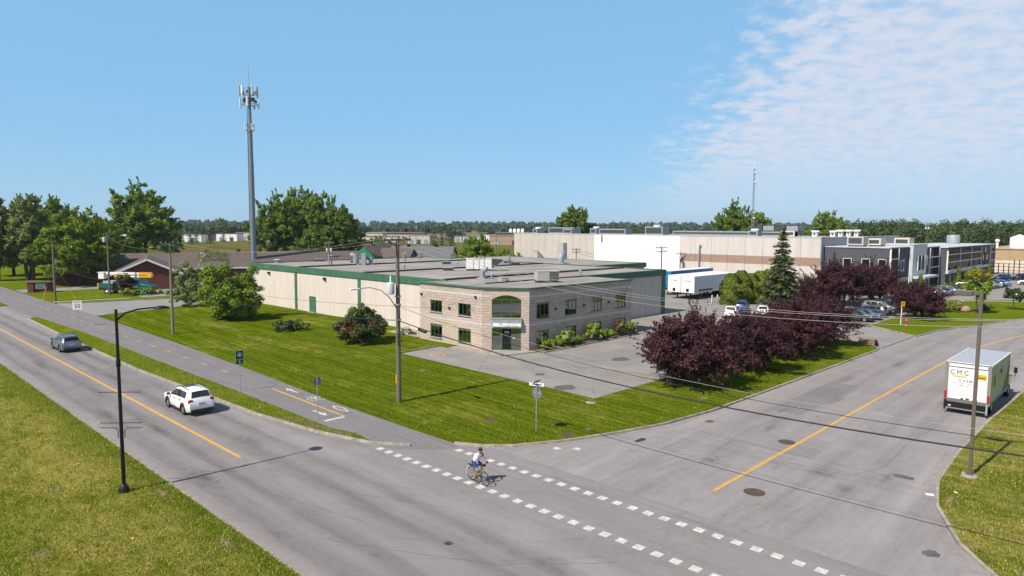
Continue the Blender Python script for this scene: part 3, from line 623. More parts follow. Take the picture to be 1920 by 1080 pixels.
for v, ua, ub in ((60.0, 50.9, 86.4), (76.3, 50.9, 86.4), (93.2, 50.9, 86.4)):
    MB().box(ua, v-.22, 6.34, ub, v+.22, 6.56).build('roof_kerb', MATS['roof_kerb_shade'], BLD)
# rear wing
MB().box(87.0, 66, 0, 101.5, 100, 6.3).build('wing_wall', MATS['beige_wall_shade'], BLD)
MB().box(86.95, 65.9, 6.3, 101.7, 100.1, 6.44).build('wing_roof', MATS['roof_membrane'], BLD)
MB().box(87.0, 65.72, 5.7, 101.8, 65.9, 6.5).build('wing_fascia', MATS['green_trim'], BLD)
MB().box(101.7, 65.9, 5.7, 101.86, 100, 6.5).build('wing_fascia', MATS['green_trim'], BLD)
# green side door, wall lights
d = MB().box(U0-.2, 87.95, 0.1, U0-.13, 89.35, 2.35).build('door', MATS['green_door'], BLD)
MB().box(U0-.24, 87.85, 0.1, U0-.2, 88.0, 2.42).box(U0-.24, 89.3, 0.1, U0-.2, 89.45, 2.42).box(U0-.24, 88.0, 2.3, U0-.2, 89.3, 2.42).build('door_frame', MATS['green_trim'], d)
MB().box(U0-.27, 88.08, 1.05, U0-.2, 88.2, 1.12).build('handle', MATS['steel'], d)
MB().box(U0-.6, 87.8, 0.1, U0-.14, 89.5, 0.16).build('door_sill', MATS['concrete'], BLD)
def wall_light(x, y, z, nx, ny, parent, s=1.0, mat='hvac_dark'):
    mb = MB(); a = Vector((nx, ny, 0)); t = Vector((-ny, nx, 0)); p = Vector((x, y, z))
    mb.obox(p, p+a*0.3*s, 0.28*s, 0.2*s); mb.obox(p+a*0.05*s+Vector((0,0,-.12*s)), p+a*0.2*s+Vector((0,0,-.2*s)), 0.2*s, 0.12*s)
    return mb.build('wall_light', MATS[mat], parent)
wall_light(U0-.13, 101.6, 5.2, -1, 0, BLD, 1.3); wall_light(U0-.13, 85.1, 5.2, -1, 0, BLD, 1.3)
MB().box(U0-.4, 60.4, 1.9, U0-.14, 60.75, 2.6).box(U0-.34, 60.45, 1.2, U0-.2, 60.7, 1.7).build('hose_cabinet', MATS['lamp_red'], BLD)

# ---- block-faced office corner: core, blocks, windows
A, B_, C_, D_ = Vector((47.05, 59.6)), Vector((47.05, 49.6)), Vector((49.98, 45.85)), Vector((68.0, 45.85))
core = [(47.19, 59.6), (47.19, 49.72), (50.06, 46.0), (68.0, 46.0), (68.0, 59.6)]
MB().prism(core, 0, 6.28).build('office_core', MATS['mortar'], BLD)
MB().prism([(47.2, 59.5), (47.2, 49.76), (50.1, 46.04), (67.9, 46.04), (67.9, 52.7), (50.4, 52.7), (50.4, 59.5)], 6.29, 6.40).build('office_roof', MATS['roof_membrane'], BLD)
H_C, L_B = 0.2875, 0.6
unit = MB().cbox((0, 0, 0), (1, 1, 1)).build('block_unit', MATS['block_pink']).data
bpy.data.objects.remove(bpy.data.objects['block_unit'])
unit_band = unit.copy(); unit_band.materials.clear(); unit_band.materials.append(MATS['block_band'])
placed = []
def facade(P, Q, openings, arch=None):
    d = (Q-P).normalized(); L = (Q-P).length; nrm = Vector((d.y, -d.x))
    if nrm.dot(P - Vector((60, 60))) < 0: nrm = -nrm
    ang = math.atan2(d.y, d.x); out = []
    for c in range(22):
        z0 = 0.0 + c*H_C; z1 = z0 + H_C; zm = (z0+z1)/2
        iv = [(0.0, L)]
        for (a, b, za, zb) in openings + ([arch(z0, z1)] if arch and arch(z0, z1) else []):
            if z1 > za + 0.08 and z0 < zb - 0.08:
                iv = [s for (x, y) in iv for s in ((x, min(y, a)), (max(x, b), y)) if s[1] - s[0] > 0.05]
        for (x, y) in iv:
            s = -L_B if c % 2 == 0 else -L_B/2
            while s < L:
                a, b = max(s, x), min(s + L_B, y)
                if b - a > 0.06: out.append((P, d, nrm, ang, a, b, z0, z1, c in (9, 19)))
                s += L_B
    return out
WL = [(1.83, 3.75, 3.35, 4.64), (6.4, 8.3, 3.35, 4.64), (1.83, 3.75, .56, 1.84), (6.4, 8.3, .56, 1.84)]
WR = [(1.1, 3.0, 3.25, 4.72), (5.62, 7.55, 3.25, 4.72), (10.17, 12.1, 3.25, 4.72), (14.75, 16.7, 3.25, 4.72)]
WR += [(a, b, 0.4, 1.95) for a, b, _, _ in WR]
ch = (C_ - B_).length; AX0, AX1 = 1.0, 3.95; SPR, RISE = 5.25, 0.46; AR = ((AX1-AX0)**2/4 + RISE**2) / (2*RISE); AC = (AX0+AX1)/2
def arch_cut(z0, z1):
    if z1 <= SPR or z0 >= SPR + RISE: return None
    w = math.sqrt(max(0.0, AR**2 - (max(z0, SPR) - (SPR + RISE - AR))**2)); return (AC - w, AC + w, z0 - .3, z1 + .3)
blocks = facade(B_, C_, [(AX0, AX1, 0, 2.34), (AX0, AX1, 2.42, SPR)], arch_cut)
blocks += facade(A, B_, WL); rest = facade(C_, D_, WR)
lim = 300; stuff = MB(); stuff_band = MB()
for i, (P, d, nrm, ang, a, b, z0, z1, band) in enumerate(blocks + rest):
    w, h, t = b - a - 0.02, z1 - z0 - 0.02, 0.13 + ((i*7919) % 5) * 0.0015
    c = P + d * (a+b)/2 + (-nrm) * (0.13 - t/2)
    if i < lim:
        o = bpy.data.objects.new('block', unit_band if band else unit); COL.objects.link(o); o.parent = BLD
        o.location = (c.x, c.y, (z0+z1)/2); o.rotation_euler = (0, 0, ang); o.scale = (w, t, h)
    else:
        mb = stuff_band if band else stuff; e = Vector((d.x, d.y, 0)) * w/2; c3 = Vector((c.x, c.y, (z0+z1)/2))
        mb.obox(c3 - e, c3 + e, t, h)
stuff.build('block_courses', MATS['block_field'], BLD, 'stuff'); stuff_band.build('band_courses', MATS['block_band'], BLD, 'stuff')
for P, Q in ((A, B_), (B_, C_), (C_, D_)):
    d = (Q-P).normalized(); MB().obox((*(P - d*0.02), 6.40), (*(Q + d*0.02), 6.40), 0.34, 0.14).build('coping', MATS['green_trim'], BLD)
def office_window(P, Q, op, panes=3, parent=BLD):
    d = (Q-P).normalized(); nrm = Vector((d.y, -d.x)); nrm = nrm if nrm.dot(P - Vector((60, 60))) > 0 else -nrm
    a, b, z0, z1 = op; base = P - nrm*0.085; fr = MB()
    def bar(s0, s1, za, zb, t=0.05):
        p = base + d*s0; q = base + d*s1; fr.obox((*p, (za+zb)/2), (*q, (za+zb)/2), t, zb-za)
    bar(a, b, z0, z0+.06); bar(a, b, z1-.06, z1); bar(a, a+.06, z0+.06, z1-.06); bar(b-.06, b, z0+.06, z1-.06)
    w = (b-a)/panes
    for i in range(1, panes): bar(a+w*i-.025, a+w*i+.025, z0+.06, z1-.06)
    f = fr.build('window', MATS['green_trim'], parent)
    for i in range(panes):
        p, q = base + nrm*0.0 + d*(a+w*i+.03), base + d*(a+w*(i+1)-.03)
        MB().obox((*(p - nrm*0.012), (z0+z1)/2), (*(q - nrm*0.012), (z0+z1)/2), 0.012, z1-z0-.1).build('pane', MATS['mirror_glass'], f)
    p, q = P + d*(a-.05) + nrm*.03, P + d*(b+.05) + nrm*.03
    MB().obox((*p, z0-.045), (*q, z0-.045), 0.16, 0.09).build('sill', MATS['concrete'], f)
    return f
for op in WL: office_window(A, B_, op)
for op in WR: office_window(C_, D_, op)
# chamfer: arched window, sign, glazed entrance
d2 = (C_-B_).normalized(); n2 = Vector((d2.y, -d2.x)); n2 = n2 if n2.dot(Vector((-1, -1))) > 0 else -n2
def cp(s, z, o=0.0): q = B_ + d2*s + n2*o; return Vector((q.x, q.y, z))
fr = MB()
def cbar(mb, s0, z0, s1, z1, w=0.06, o=-0.08, dep=0.05): mb.obox(cp(s0, z0, o), cp(s1, z1, o), w, dep, up=(n2.x, n2.y, 0))
apts = [(AC + AR*math.sin(t), SPR + RISE - AR + AR*math.cos(t)) for t in np.linspace(-math.asin((AX1-AX0)/2/AR), math.asin((AX1-AX0)/2/AR), 13)]
for p, q in zip(apts, apts[1:]): cbar(fr, p[0], p[1]-.03, q[0], q[1]-.03)
cbar(fr, AX0+.03, 3.45, AX0+.03, SPR); cbar(fr, AX1-.03, 3.45, AX1-.03, SPR); cbar(fr, AX0, 3.43, AX1, 3.43)
for s in (1.97, 2.97): cbar(fr, s, 3.45, s, SPR, 0.05)
cbar(fr, AX0, 4.55, AX1, 4.55, 0.05); cbar(fr, AX0, SPR, AX1, SPR, 0.05)
af = fr.build('arched_window', MATS['green_trim'], BLD)
xs = [AX0, 1.97, 2.97, AX1]
for i in range(3):
    for z0, z1 in ((3.45, 4.55), (4.55, SPR)):
        MB().face(cp(xs[i], z0, -.09), cp(xs[i+1], z0, -.09), cp(xs[i+1], z1, -.09), cp(xs[i], z1, -.09)).build('pane', MATS['mirror_glass'], af)
MB().face(cp(AX1, SPR, -.09), *[cp(x, z, -.09) for x, z in apts[::-1]], cp(AX0, SPR, -.09)).build('pane', MATS['mirror_glass'], af)
for p, q in zip(apts, apts[1:]):   # arch stones
    k = 0.3; v1 = Vector((p[0]-AC, p[1]-(SPR+RISE-AR))).normalized(); v2 = Vector((q[0]-AC, q[1]-(SPR+RISE-AR))).normalized()
    mb = MB(); e = 0.006
    f0 = [cp(p[0]+e, p[1], .014), cp(q[0]-e, q[1], .014), cp(q[0]+v2.x*k-e, q[1]+v2.y*k, .014), cp(p[0]+v1.x*k+e, p[1]+v1.y*k, .014)]
    f1 = [x - Vector((n2.x, n2.y, 0))*0.13 for x in f0]
    mb.add(f0+f1, [(0,1,2,3),(7,6,5,4),(0,4,5,1),(1,5,6,2),(2,6,7,3),(3,7,4,0)]); recalc(mb.build('arch_stone', MATS['block_pink'], BLD))
MB().obox(cp(AX0-.1, 3.36, .05), cp(AX1+.1, 3.36, .05), 0.3, 0.12).build('sign_canopy', MATS['concrete'], BLD)
sg = MB().obox(cp(AX0+.02, 2.9, .22), cp(AX1+.1, 2.9, .22), 0.42, 0.72).build('entrance_sign', MATS['galvanised'], BLD)
MB().face(cp(AX0+.15, 2.6, .44), cp(AX1, 2.6, .44), cp(AX1, 2.93, .44), cp(AX0+.15, 2.93, .44)).build('sign_panel', MATS['white_sign'], sg)
sm = MB()
for s0, s1, z, h in ((1.75, 2.15, 2.87, .03), (1.75, 2.15, 2.76, .05), (2.22, 2.36, 2.71, .05), (2.43, 3.0, 2.66, .055), (3.1, 3.75, 2.665, .05), (2.45, 3.72, 2.82, .018)):
    sm.face(cp(s0, z-h/2, .446), cp(s1, z-h/2, .446), cp(s1, z+h/2, .446), cp(s0, z+h/2, .446))
sm.build('sign_print', MATS['ink'], sg)
MB().obox(cp(AX0, 2.44, -.02), cp(AX1, 2.44, -.02), 0.2, 0.16).build('lintel', MATS['block_band'], BLD)
ef = MB()
for s in (AX0+.03, 1.98, 3.03, AX1-.03): cbar(ef, s, .12, s, 2.36, 0.11 if 1.5 < s < 3.5 else .05)
cbar(ef, AX0, .16, AX1, .16, .08); cbar(ef, AX0, 2.33, AX1, 2.33, .07)
en = ef.build('entrance', MATS['green_door'], BLD)
for s0, s1 in ((AX0+.05, 1.94), (3.07, AX1-.05)):
    MB().face(cp(s0, .18, -.09), cp(s1, .18, -.09), cp(s1, 2.32, -.09), cp(s0, 2.32, -.09)).build('pane', MATS['mirror_glass'], en)
dr = MB().face(cp(2.04, .18, -.092), cp(2.97, .18, -.092), cp(2.97, 2.32, -.092), cp(2.04, 2.32, -.092)).build('door', MATS['dark_glass'], BLD)
MB().obox(cp(2.9, .9, -.03), cp(2.9, 1.4, -.03), .03, .03).build('handle', MATS['steel'], dr)
MB().face(cp(3.12, 1.32, -.08), cp(3.3, 1.32, -.08), cp(3.3, 1.42, -.08), cp(3.12, 1.42, -.08)).build('notice', MATS['white_sign'], en)
rot_ch = (math.pi/2, 0, math.atan2(d2.y, d2.x))
text('door_number', '208', 0.34, MATS['white_sign'], BLD, tuple(cp(2.5, 1.95, -.07)), rot_ch)
wl = [(A, B_, 5.05, 4.0), (A, B_, .35, 5.15), (A, B_, 9.1, 5.45)]
for P, Q, s, z in wl:
    q = P + (Q-P).normalized()*s; wall_light(q.x, q.y, z, -1, 0, BLD, 0.75)
for s in (4.0, 8.75, 13.3): wall_light(49.98+s, 45.85, 4.1, 0, -1, BLD, 0.7)
wall_light(67.2, 45.85, 5.5, 0, -1, BLD, 0.8, 'white_metal')

# ---- rooftop equipment, each a thing standing on the roof
ROOFG = 'equipment on the warehouse roof'
def louvre_box(name, u, v, z, lx, ly, h, rz, label, col='hvac_paint', dark_side=True, legs=0.25):
    e = empty(name, (u, v, z), rz, label, 'rooftop unit', ROOFG)
    MB().box(-lx/2, -ly/2, legs, lx/2, ly/2, legs+h).build('housing', MATS[col], e)
    MB().box(-lx/2-.03, -ly/2-.03, legs+h, lx/2+.03, ly/2+.03, legs+h+.05).build('lid', MATS[col], e)
    MB().box(-lx/2+.05, -ly/2+.05, 0, lx/2-.05, ly/2-.05, legs).build('kerb_base', MATS['hvac_dark'], e)
    if dark_side:
        g = MB().box(lx*.05, -ly/2-.02, legs+.1, lx/2-.06, -ly/2, legs+h-.08).build('grille', MATS['hvac_dark'], e)
        for i in range(5): MB().box(lx*.05, -ly/2-.05, legs+.14+i*(h-.25)/5, lx/2-.06, -ly/2-.02, legs+.17+i*(h-.25)/5).build('louvre', MATS[col], g)
        MB().box(lx/2, -ly/2+.1, legs+.12, lx/2+.02, ly/2-.1, legs+h-.1).build('coil', MATS['hvac_dark'], e)
    return e
def gooseneck(u, v, z, r, h, rz, label):
    e = empty('roof_vent', (u, v, z), rz, label, 'roof vent', ROOFG)
    pts = [(0, 0, 0), (0, 0, h*.55)] + [(r*1.4*(1-math.cos(t)), 0, h*.55 + r*1.7*math.sin(t)) for t in np.linspace(.3, 1.9, 6)]
    MB().tube(pts, r, 12).build('duct', MATS['galvanised'], e); MB().box(-r*1.5, -r*1.5, 0, r*1.5, r*1.5, .18).build('flashing', MATS['galvanised'], e)
    return e
def stack(u, v, z, h, r, label, twin=False):
    e = empty('vent_pipe', (u, v, z), 0, label, 'vent pipe', ROOFG)
    for dx in ((0, .5) if twin else (0,)):
        MB().tube([(dx, 0, 0), (dx, 0, h)], r, 10).build('pipe', MATS['galvanised'], e)
        MB().lathe([(r*1.5, h-.02), (r*1.5, h+.1), (0, h+.2)], 10, (dx, 0, 0)).build('cap', MATS['galvanised'], e)
    return e
ZR = 6.36
hv = louvre_box('air_handler', 66.3, 70.6, ZR, 3.6, 1.5, 1.35, -.75, 'large white air handling unit with open dark hood on the roof', 'white_metal', False)
for i, x in enumerate((-.5, .1, .7)): MB().lathe([(.22, 1.6), (.22, 1.78), (.3, 1.8), (.1, 1.95), (0, 1.95)], 12, (x, 0, 0)).build('exhaust_cap', MATS['galvanised'], hv)
for x in (-.75, .05, .75): MB().box(x-.02, -.79, .27, x+.02, -.75, 1.58).build('panel_joint', MATS['hvac_dark'], hv)
hd = MB(); hd.add([(1.8,-.8,.35),(1.8,.8,.35),(3.3,.8,1.3),(3.3,-.8,1.3),(1.8,-.8,1.65),(1.8,.8,1.65),(3.4,.8,1.55),(3.4,-.8,1.55)], [(0,3,2,1),(4,5,6,7),(0,1,5,4),(1,2,6,5),(2,3,7,6),(3,0,4,7)]); hd.build('intake_hood', MATS['hvac_dark'], hv)
louvre_box('rooftop_unit', 57.3, 50.0, ZR+.03, 2.5, 1.35, 1.0, -.55, 'beige packaged air conditioner over the office corner', 'hvac_paint')
gooseneck(56.0, 59.0, ZR, .32, 1.1, -1.2, 'galvanised gooseneck duct in front of the white air handler')
louvre_box('roof_hatch', 54.2, 53.6, ZR+.03, .9, .9, .45, -.5, 'small grey vent box behind the entrance parapet', 'hvac_paint', True, .05)
e = gooseneck(61.0, 93.6, ZR, .42, 1.5, 2.4, 'tall twin galvanised duct near the rear roof edge'); MB().box(-1.6, -.5, 0, -.9, .5, 1.9).build('fan_box', MATS['galvanised'], e)
gooseneck(63.2, 92.6, ZR, .32, .9, 2.2, 'short galvanised duct right of the tall twin duct')
gooseneck(87.7, 73.4, 6.44, .55, 1.2, .4, 'grey turbine ventilator on the rear wing roof')
for (u, v, h, r, tw, lb) in ((54.6, 106.8, .5, .5, False, 'low square curb vent at the far left roof corner'), (57.0, 95.0, 1.5, .1, True, 'twin pale vent pipes near the left roof edge'), (74.0, 98.4, 1.4, .09, True, 'twin thin vent pipes in the middle of the far roof edge'), (71.4, 81, .5, .14, False, 'stubby white vent left of the air handler'),
                             (60.7, 80.6, .45, .16, False, 'mushroom vent behind the utility pole'), (83.2, 81.4, 1.3, .08, True, 'slim vent pipes beside the rear wing'), (56.6, 58.0, .5, .12, False, 'short white vent stub near the front parapet'), (69.7, 55.0, .5, .14, False, 'white ball vent by the right fascia'), (82, 104, 1.2, .1, True, 'pair of vent pipes at the far right roof corner')):
    stack(u, v, ZR, h, r, lb, tw)
for (u, v, lb) in ((62.5, 107.4, 'flat grey skylight curb on the far roof edge'), (63.0, 73.4, 'low dark hatch left of the air handler'), (73.9, 86.5, 'small dark exhaust box in mid roof'), (81.7, 78.2, 'low flat hatch near the rear wing'), (84.0, 82.0, 'second flat hatch beside the slim pipes'), (65, 100, 'dark hatch between the roof kerbs')):
    e = empty('roof_hatch', (u, v, ZR), -.6, lb, 'roof hatch', ROOFG)
    MB().box(-.7, -.5, 0, .7, .5, .35).build('kerb_base', MATS['hvac_dark'], e); MB().box(-.75, -.55, .35, .75, .55, .45).build('lid', MATS['galvanised'], e)
# ------------------------------------------------------------------ buildings behind
CY, SY = math.cos(YAW), math.sin(YAW)
def far(x, y):
    """survey offsets (metres to the right of / ahead of the hover point) to map grid"""
    return (x*CY + y*SY, -x*SY + y*CY)
mk('factory_white', (0.86, 0.85, 0.84), 0.85, var=0.02, scale=0.3)
mk('factory_beige', (0.62, 0.57, 0.525), 0.9, var=0.06, scale=0.8, stretch=(1, 1, .15))
mk('factory_grey', (0.55, 0.51, 0.455), 0.9, var=0.05, scale=0.4)
mk('factory_band', (0.40, 0.27, 0.20), 0.9, var=0.08, scale=1.5)
mk('factory_shade', (0.46, 0.46, 0.50), 0.9, var=0.05, scale=0.5)  # blue-grey is painted shade on the factory side wall
mk('charcoal_brick', (0.115, 0.115, 0.135), 0.9, col2=(0.085, 0.085, 0.10), scale=2.5, stretch=(0.3, 0.3, 6))
mk('pale_clad', (0.62, 0.66, 0.70), 0.5, var=0.03)
mk('tan_wall', (0.50, 0.36, 0.22), 0.9, var=0.06, scale=0.5); mk('cream_wall', (0.68, 0.60, 0.48), 0.9, var=0.05, scale=0.5)
mk('red_brick', (0.20, 0.06, 0.04), 0.9, col2=(0.13, 0.04, 0.03), scale=3, stretch=(1, 1, 5))
mk('shingle_brown', (0.155, 0.125, 0.11), 0.9, col2=(0.105, 0.082, 0.072), scale=1.2, stretch=(0.6, 0.6, 4), bump=0.3, bscale=12)
mk('shingle_grey', (0.17, 0.18, 0.19), 0.9, var=0.25, scale=9)
mk('blue_metal', (0.02, 0.22, 0.52), 0.4); mk('trailer_shade', (0.60, 0.70, 0.76), 0.45, var=0.04)  # white trailer boxes carry the blue-grey shade of their side in the colour

FAC = empty('factory', (0, 0, 0), 0, 'long white factory with a brown band along its beige end', 'building')
MB().box(136.6, 49.0, 0, 200, 131, 10.4).build('factory_core', MATS['factory_grey'], FAC)
def fpanels(v0, v1, mat, z0, z1, w=3.9, x=136.5):
    n = max(1, round((v1-v0)/w)); k = (v1-v0)/n
    for i in range(n): MB().box(x-.08, v0+i*k+.02, z0, x+.1, v0+(i+1)*k-.02, z1).build('wall_panel', MATS[mat], FAC)
fpanels(48.9, 79.4, 'factory_beige', 0.05, 5.2); fpanels(48.9, 79.4, 'factory_beige', 6.87, 10.8); fpanels(48.9, 79.4, 'factory_band', 5.22, 6.85)
fpanels(79.4, 103.4, 'factory_white', 0.05, 10.85, 6); fpanels(103.4, 131, 'factory_grey', 0.05, 10.9, 2.3)
for i in range(10): MB().box(136.6+i*5.0, 48.8, .05, 136.6+i*5+4.96, 48.98, 10.8).build('wall_panel', MATS['factory_shade'], FAC)
MB().box(136.7, 49.1, 10.4, 199.8, 130.8, 10.55).build('roof', MATS['roof_membrane'], FAC)
for a in ((136.35, 48.7, 136.75, 79.4), (136.35, 79.4, 136.75, 103.4), (136.35, 103.4, 136.75, 131.1)): MB().box(a[0], a[1], 10.78, a[2], a[3], 10.95).build('coping', MATS['pale_clad'], FAC)
MB().box(136.8, 48.7, 10.78, 186.8, 49.1, 10.95).build('coping', MATS['pale_clad'], FAC)
st = MB()
for i in range(14): st.box(135.2, 114.5+i*.55, .4+i*.42, 136.3, 115.05+i*.55, .46+i*.42)
st.obox((135.2, 114.3, .2), (135.2, 122.4, 6.4), .06, .3); st.obox((136.3, 114.3, .2), (136.3, 122.4, 6.4), .06, .3)
st.obox((135.2, 114.3, 1.3), (135.2, 122.4, 7.5), .05, .05)
st.build('fire_stair', MATS['galvanised'], FAC)
MB().box(135.0, 112.2, 0, 136.35, 114.2, 8.6).build('stair_tower', MATS['hvac_paint'], FAC)
MB().tube([(136.2, 101, 9), (136.2, 101, 10.7)], .12, 8).build('downpipe', MATS['hvac_dark'], FAC)
MB().tube([(136.1, 74.5, 0), (136.1, 74.5, 8.5), (136.1, 74.2, 8.9)], .16, 8).build('conduit', MATS['galvanised'], FAC)
FG = 'equipment on the factory roof'
def roof_box(name, u, v, z, lx, ly, h, label, mat='galvanised', cat='rooftop unit', fans=0):
    e = empty(name, (u, v, z), 0, label, cat, FG)
    MB().box(-lx/2, -ly/2, .3, lx/2, ly/2, h).build('housing', MATS[mat], e)
    MB().box(-lx/2+.2, -ly/2+.2, 0, lx/2-.2, ly/2-.2, .3).build('support', MATS['hvac_dark'], e)
    MB().box(-lx/2-.02, -ly/2+.3, .6, -lx/2, ly/2-.3, h-.3).build('grille', MATS['hvac_dark'], e)
    for i in range(fans): MB().lathe([(.8, h), (.9, h+.35), (.75, h+.4), (.7, h+.1), (0, h+.1)], 14, (0, -ly/2+ly*(i+.5)/fans, 0)).build('fan_shroud', MATS['white_metal'], e)
    return e
for i, (v, ly, h, f) in enumerate(((127, 1.6, 1.6, 1), (121, 9, 2.0, 0), (115.5, 3, 1.6, 0), (110, 2, 1.8, 1), (101, 8, 1.7, 0), (91.5, 5, 2.3, 1))):
    roof_box('rooftop_unit', 142+i % 2*4, v, 10.55, 3, ly, h, ('small fan unit at the far left end of the factory roof', 'long pale duct unit near the left end of the factory roof', 'white cabinet between ducts on the factory roof', 'grey fan box on the factory roof above the stair tower', 'flat wide duct on the white part of the factory roof', 'bulky blue-grey unit over the brightest wall')[i], fans=f)
roof_box('air_duct', 150, 74, 10.55, 1.6, 30, 1.3, 'very long grey duct run along the factory roof', cat='duct')
roof_box('rooftop_unit', 146, 66.5, 10.55, 2.2, 2.2, 1.5, 'round capped fan left of the lattice mast', fans=1)
cool = empty('cooling_rack', (161, 68, 10.55), 0, 'row of coolers on tall steel legs beside the lattice mast', 'cooler', FG)
for i in range(5):
    v = -5.2+i*2.6
    for x in (-1.2, 1.2): MB().tube([(x, v, 0), (x, v, 1.5)], .12, 6).build('leg', MATS['galvanised'], cool)
for i in range(4):
    MB().box(-1.7, -5.6+i*2.8, 1.5, 1.7, -3+i*2.8, 2.6).build('cooler', MATS['hvac_dark' if i % 2 else 'galvanised'], cool)
    MB().lathe([(.9, 2.6), (.95, 2.85), (.8, 2.9), (0, 2.7)], 14, (0, -4.3+i*2.8, 0)).build('fan_shroud', MATS['hvac_dark'], cool)
roof_box('rooftop_unit', 150, 60.5, 10.55, 2, 3, 1.5, 'beige box below the coolers on the factory roof', 'cream_wall')
for v, u, l in ((55, 150, 'white vent on the factory roof right of the spruce'), (52, 152, 'mushroom vent near the factory corner')): roof_box('rooftop_unit', u, v, 10.55, 1, 1, 1.2, l, 'white_metal', fans=1)
for u, l in ((152, 'slim pipe on the factory side roof'), (162, 'wide white ventilator on the factory side roof'), (157, 'small dish on the factory side roof')): roof_box('rooftop_unit', u, 50.5, 10.55, .8, .8, 1.4, l, 'white_metal', fans=1)
mast = empty('lattice_mast', (160.5, 73.8, 10.55), 0.4, 'thin white lattice radio mast on the factory roof', 'mast')
HM = 16.5
for i in range(3):
    t = 2*math.pi*i/3; p = (.34*math.cos(t), .34*math.sin(t)); q = (.16*math.cos(t), .16*math.sin(t))
    MB().tube([(*p, 0), (*q, HM)], .045, 6).build('leg', MATS['galvanised'], mast)
br = MB()
for k in range(16):
    z0, z1 = k*HM/16, (k+1)*HM/16; r0 = .34-.18*k/16; r1 = .34-.18*(k+1)/16
    for i in range(3):
        a, b = 2*math.pi*i/3, 2*math.pi*(i+1)/3
        br.tube([(r0*math.cos(a), r0*math.sin(a), z0), (r1*math.cos(b), r1*math.sin(b), z1)], .025, 4)
br.build('bracing', MATS['galvanised'], mast)
for z in (4.4, 5.8, 13, 15.3): MB().lathe([(0, -.2), (.35, 0), (.38, .15), (0, .2)], 12, (-.3, -.3, z)).build('dish', MATS['white_sign'], mast)
MB().tube([(0, 0, HM-.5), (0, 0, HM+1.6)], .04, 6).build('whip', MATS['white_metal'], mast)

# ---- charcoal office with curtain wall
OFF = empty('office_building', (0, 0, 0), 0, 'charcoal brick office with tall glazing and pale blue stair bay', 'building')
ZO = 9.0
MB().box(138.0, 37.2, 0, 150.6, 48.6, ZO).build('brick_wing', MATS['charcoal_brick'], OFF)
MB().box(150.6, 36.4, 0, 161.0, 46, 9.4).build('stair_bay', MATS['pale_clad'], OFF)
MB().box(161.0, 37.4, 0, 176.0, 48, 8.7).build('brick_wing', MATS['charcoal_brick'], OFF)
MB().box(176.0, 36.0, 0, 233.0, 50, 8.45).build('brick_wing', MATS['charcoal_brick'], OFF)
for a in ((137.85, 37.05, 150.6, 48.6, ZO), (160.9, 37.25, 176, 48, 8.7), (175.8, 35.7, 233.2, 50, 8.45), (150.5, 36.3, 161.1, 46, 9.4)): MB().box(a[0], a[1], a[4], a[2], a[3], a[4]+.16).build('coping', MATS['pale_clad'], OFF)
def owin_u(v0, v1, z0, z1):
    f = MB()
    f.box(137.93, v0-.08, z0-.08, 137.99, v1+.08, z0); f.box(137.93, v0-.08, z1, 137.99, v1+.08, z1+.08); f.box(137.93, v0-.08, z0, 137.99, v0, z1); f.box(137.93, v1, z0, 137.99, v1+.08, z1)
    w = f.build('window', MATS['white_metal'], OFF); MB().box(137.96, v0, z0, 137.985, v1, z1).build('pane', MATS['dark_glass'], w)
for v0, v1 in ((43.75, 45.1), (40.5, 41.8), (37.75, 38.95)): owin_u(v0, v1, 5.3, 6.9); owin_u(v0, v1, 1.3, 2.9)
def curtain(u0, u1, z0, z1, v, cols, rows, mat='curtain_glass'):
    f = MB(); t = .1
    for i in range(cols+1): x = u0+(u1-u0)*i/cols; f.box(x-t, v-.3, z0, x+t, v-.02, z1)
    for z in rows: f.box(u0-t, v-.36, z-.09, u1+t, v-.31, z+.09)
    w = f.build('window', MATS['white_metal'], OFF); rr = sorted(set([z0]+[z for z in rows if z0 < z < z1]+[z1]))
    for i in range(cols):
        for a, b in zip(rr, rr[1:]):
            x0, x1 = u0+(u1-u0)*i/cols+t, u0+(u1-u0)*(i+1)/cols-t
            MB().box(x0, v-.14, a+.05, x1, v-.04, b-.05).build('pane', MATS[mat], w)
curtain(138.2, 143.2, .2, 8.9, 37.2, 1, (2.2, 3.1, 5.0, 7.0)); curtain(145.0, 146.6, 4.6, 6.6, 37.2, 1, (4.6, 6.6)); curtain(143.6, 150.2, .2, 2.6, 37.2, 3, (2.7,))
curtain(153.5, 158.5, 4.3, 7.3, 36.4, 2, ()); curtain(163.2, 165.0, 5.2, 7.0, 37.4, 1, (5.2,)); curtain(167.3, 175.5, .3, 8.5, 37.4, 1, (4.4, 6.6))
curtain(176.5, 213.5, 3.4, 8.2, 36.0, 3, (3.4, 5.2, 6.9)); curtain(180, 187, .5, 2.3, 36.0, 2, ()); curtain(190, 200, .5, 2.3, 36.0, 2, ()); curtain(203, 211, .5, 2.3, 36.0, 2, ())
curtain(226, 232.6, .3, 8.3, 36.0, 1, (1.8, 4.2, 6.4))
MB().box(175.9, 35.4, 2.7, 225.5, 35.98, 3.3).build('string_course', MATS['pale_clad'], OFF); MB().box(138.2, 36.8, 2.9, 150.4, 37.18, 3.25).build('string_course', MATS['pale_clad'], OFF)
MB().box(150.4, 34.2, 2.9, 161.2, 36.38, 3.3).build('entrance_canopy', MATS['pale_clad'], OFF)
em = MB().lathe([(1.5, 0), (1.5, .1), (0, .1)], 20, (0, 0, 0), 'Y').build('emblem', MATS['ink'], OFF); em.location = (219.5, 35.82, 4.9)
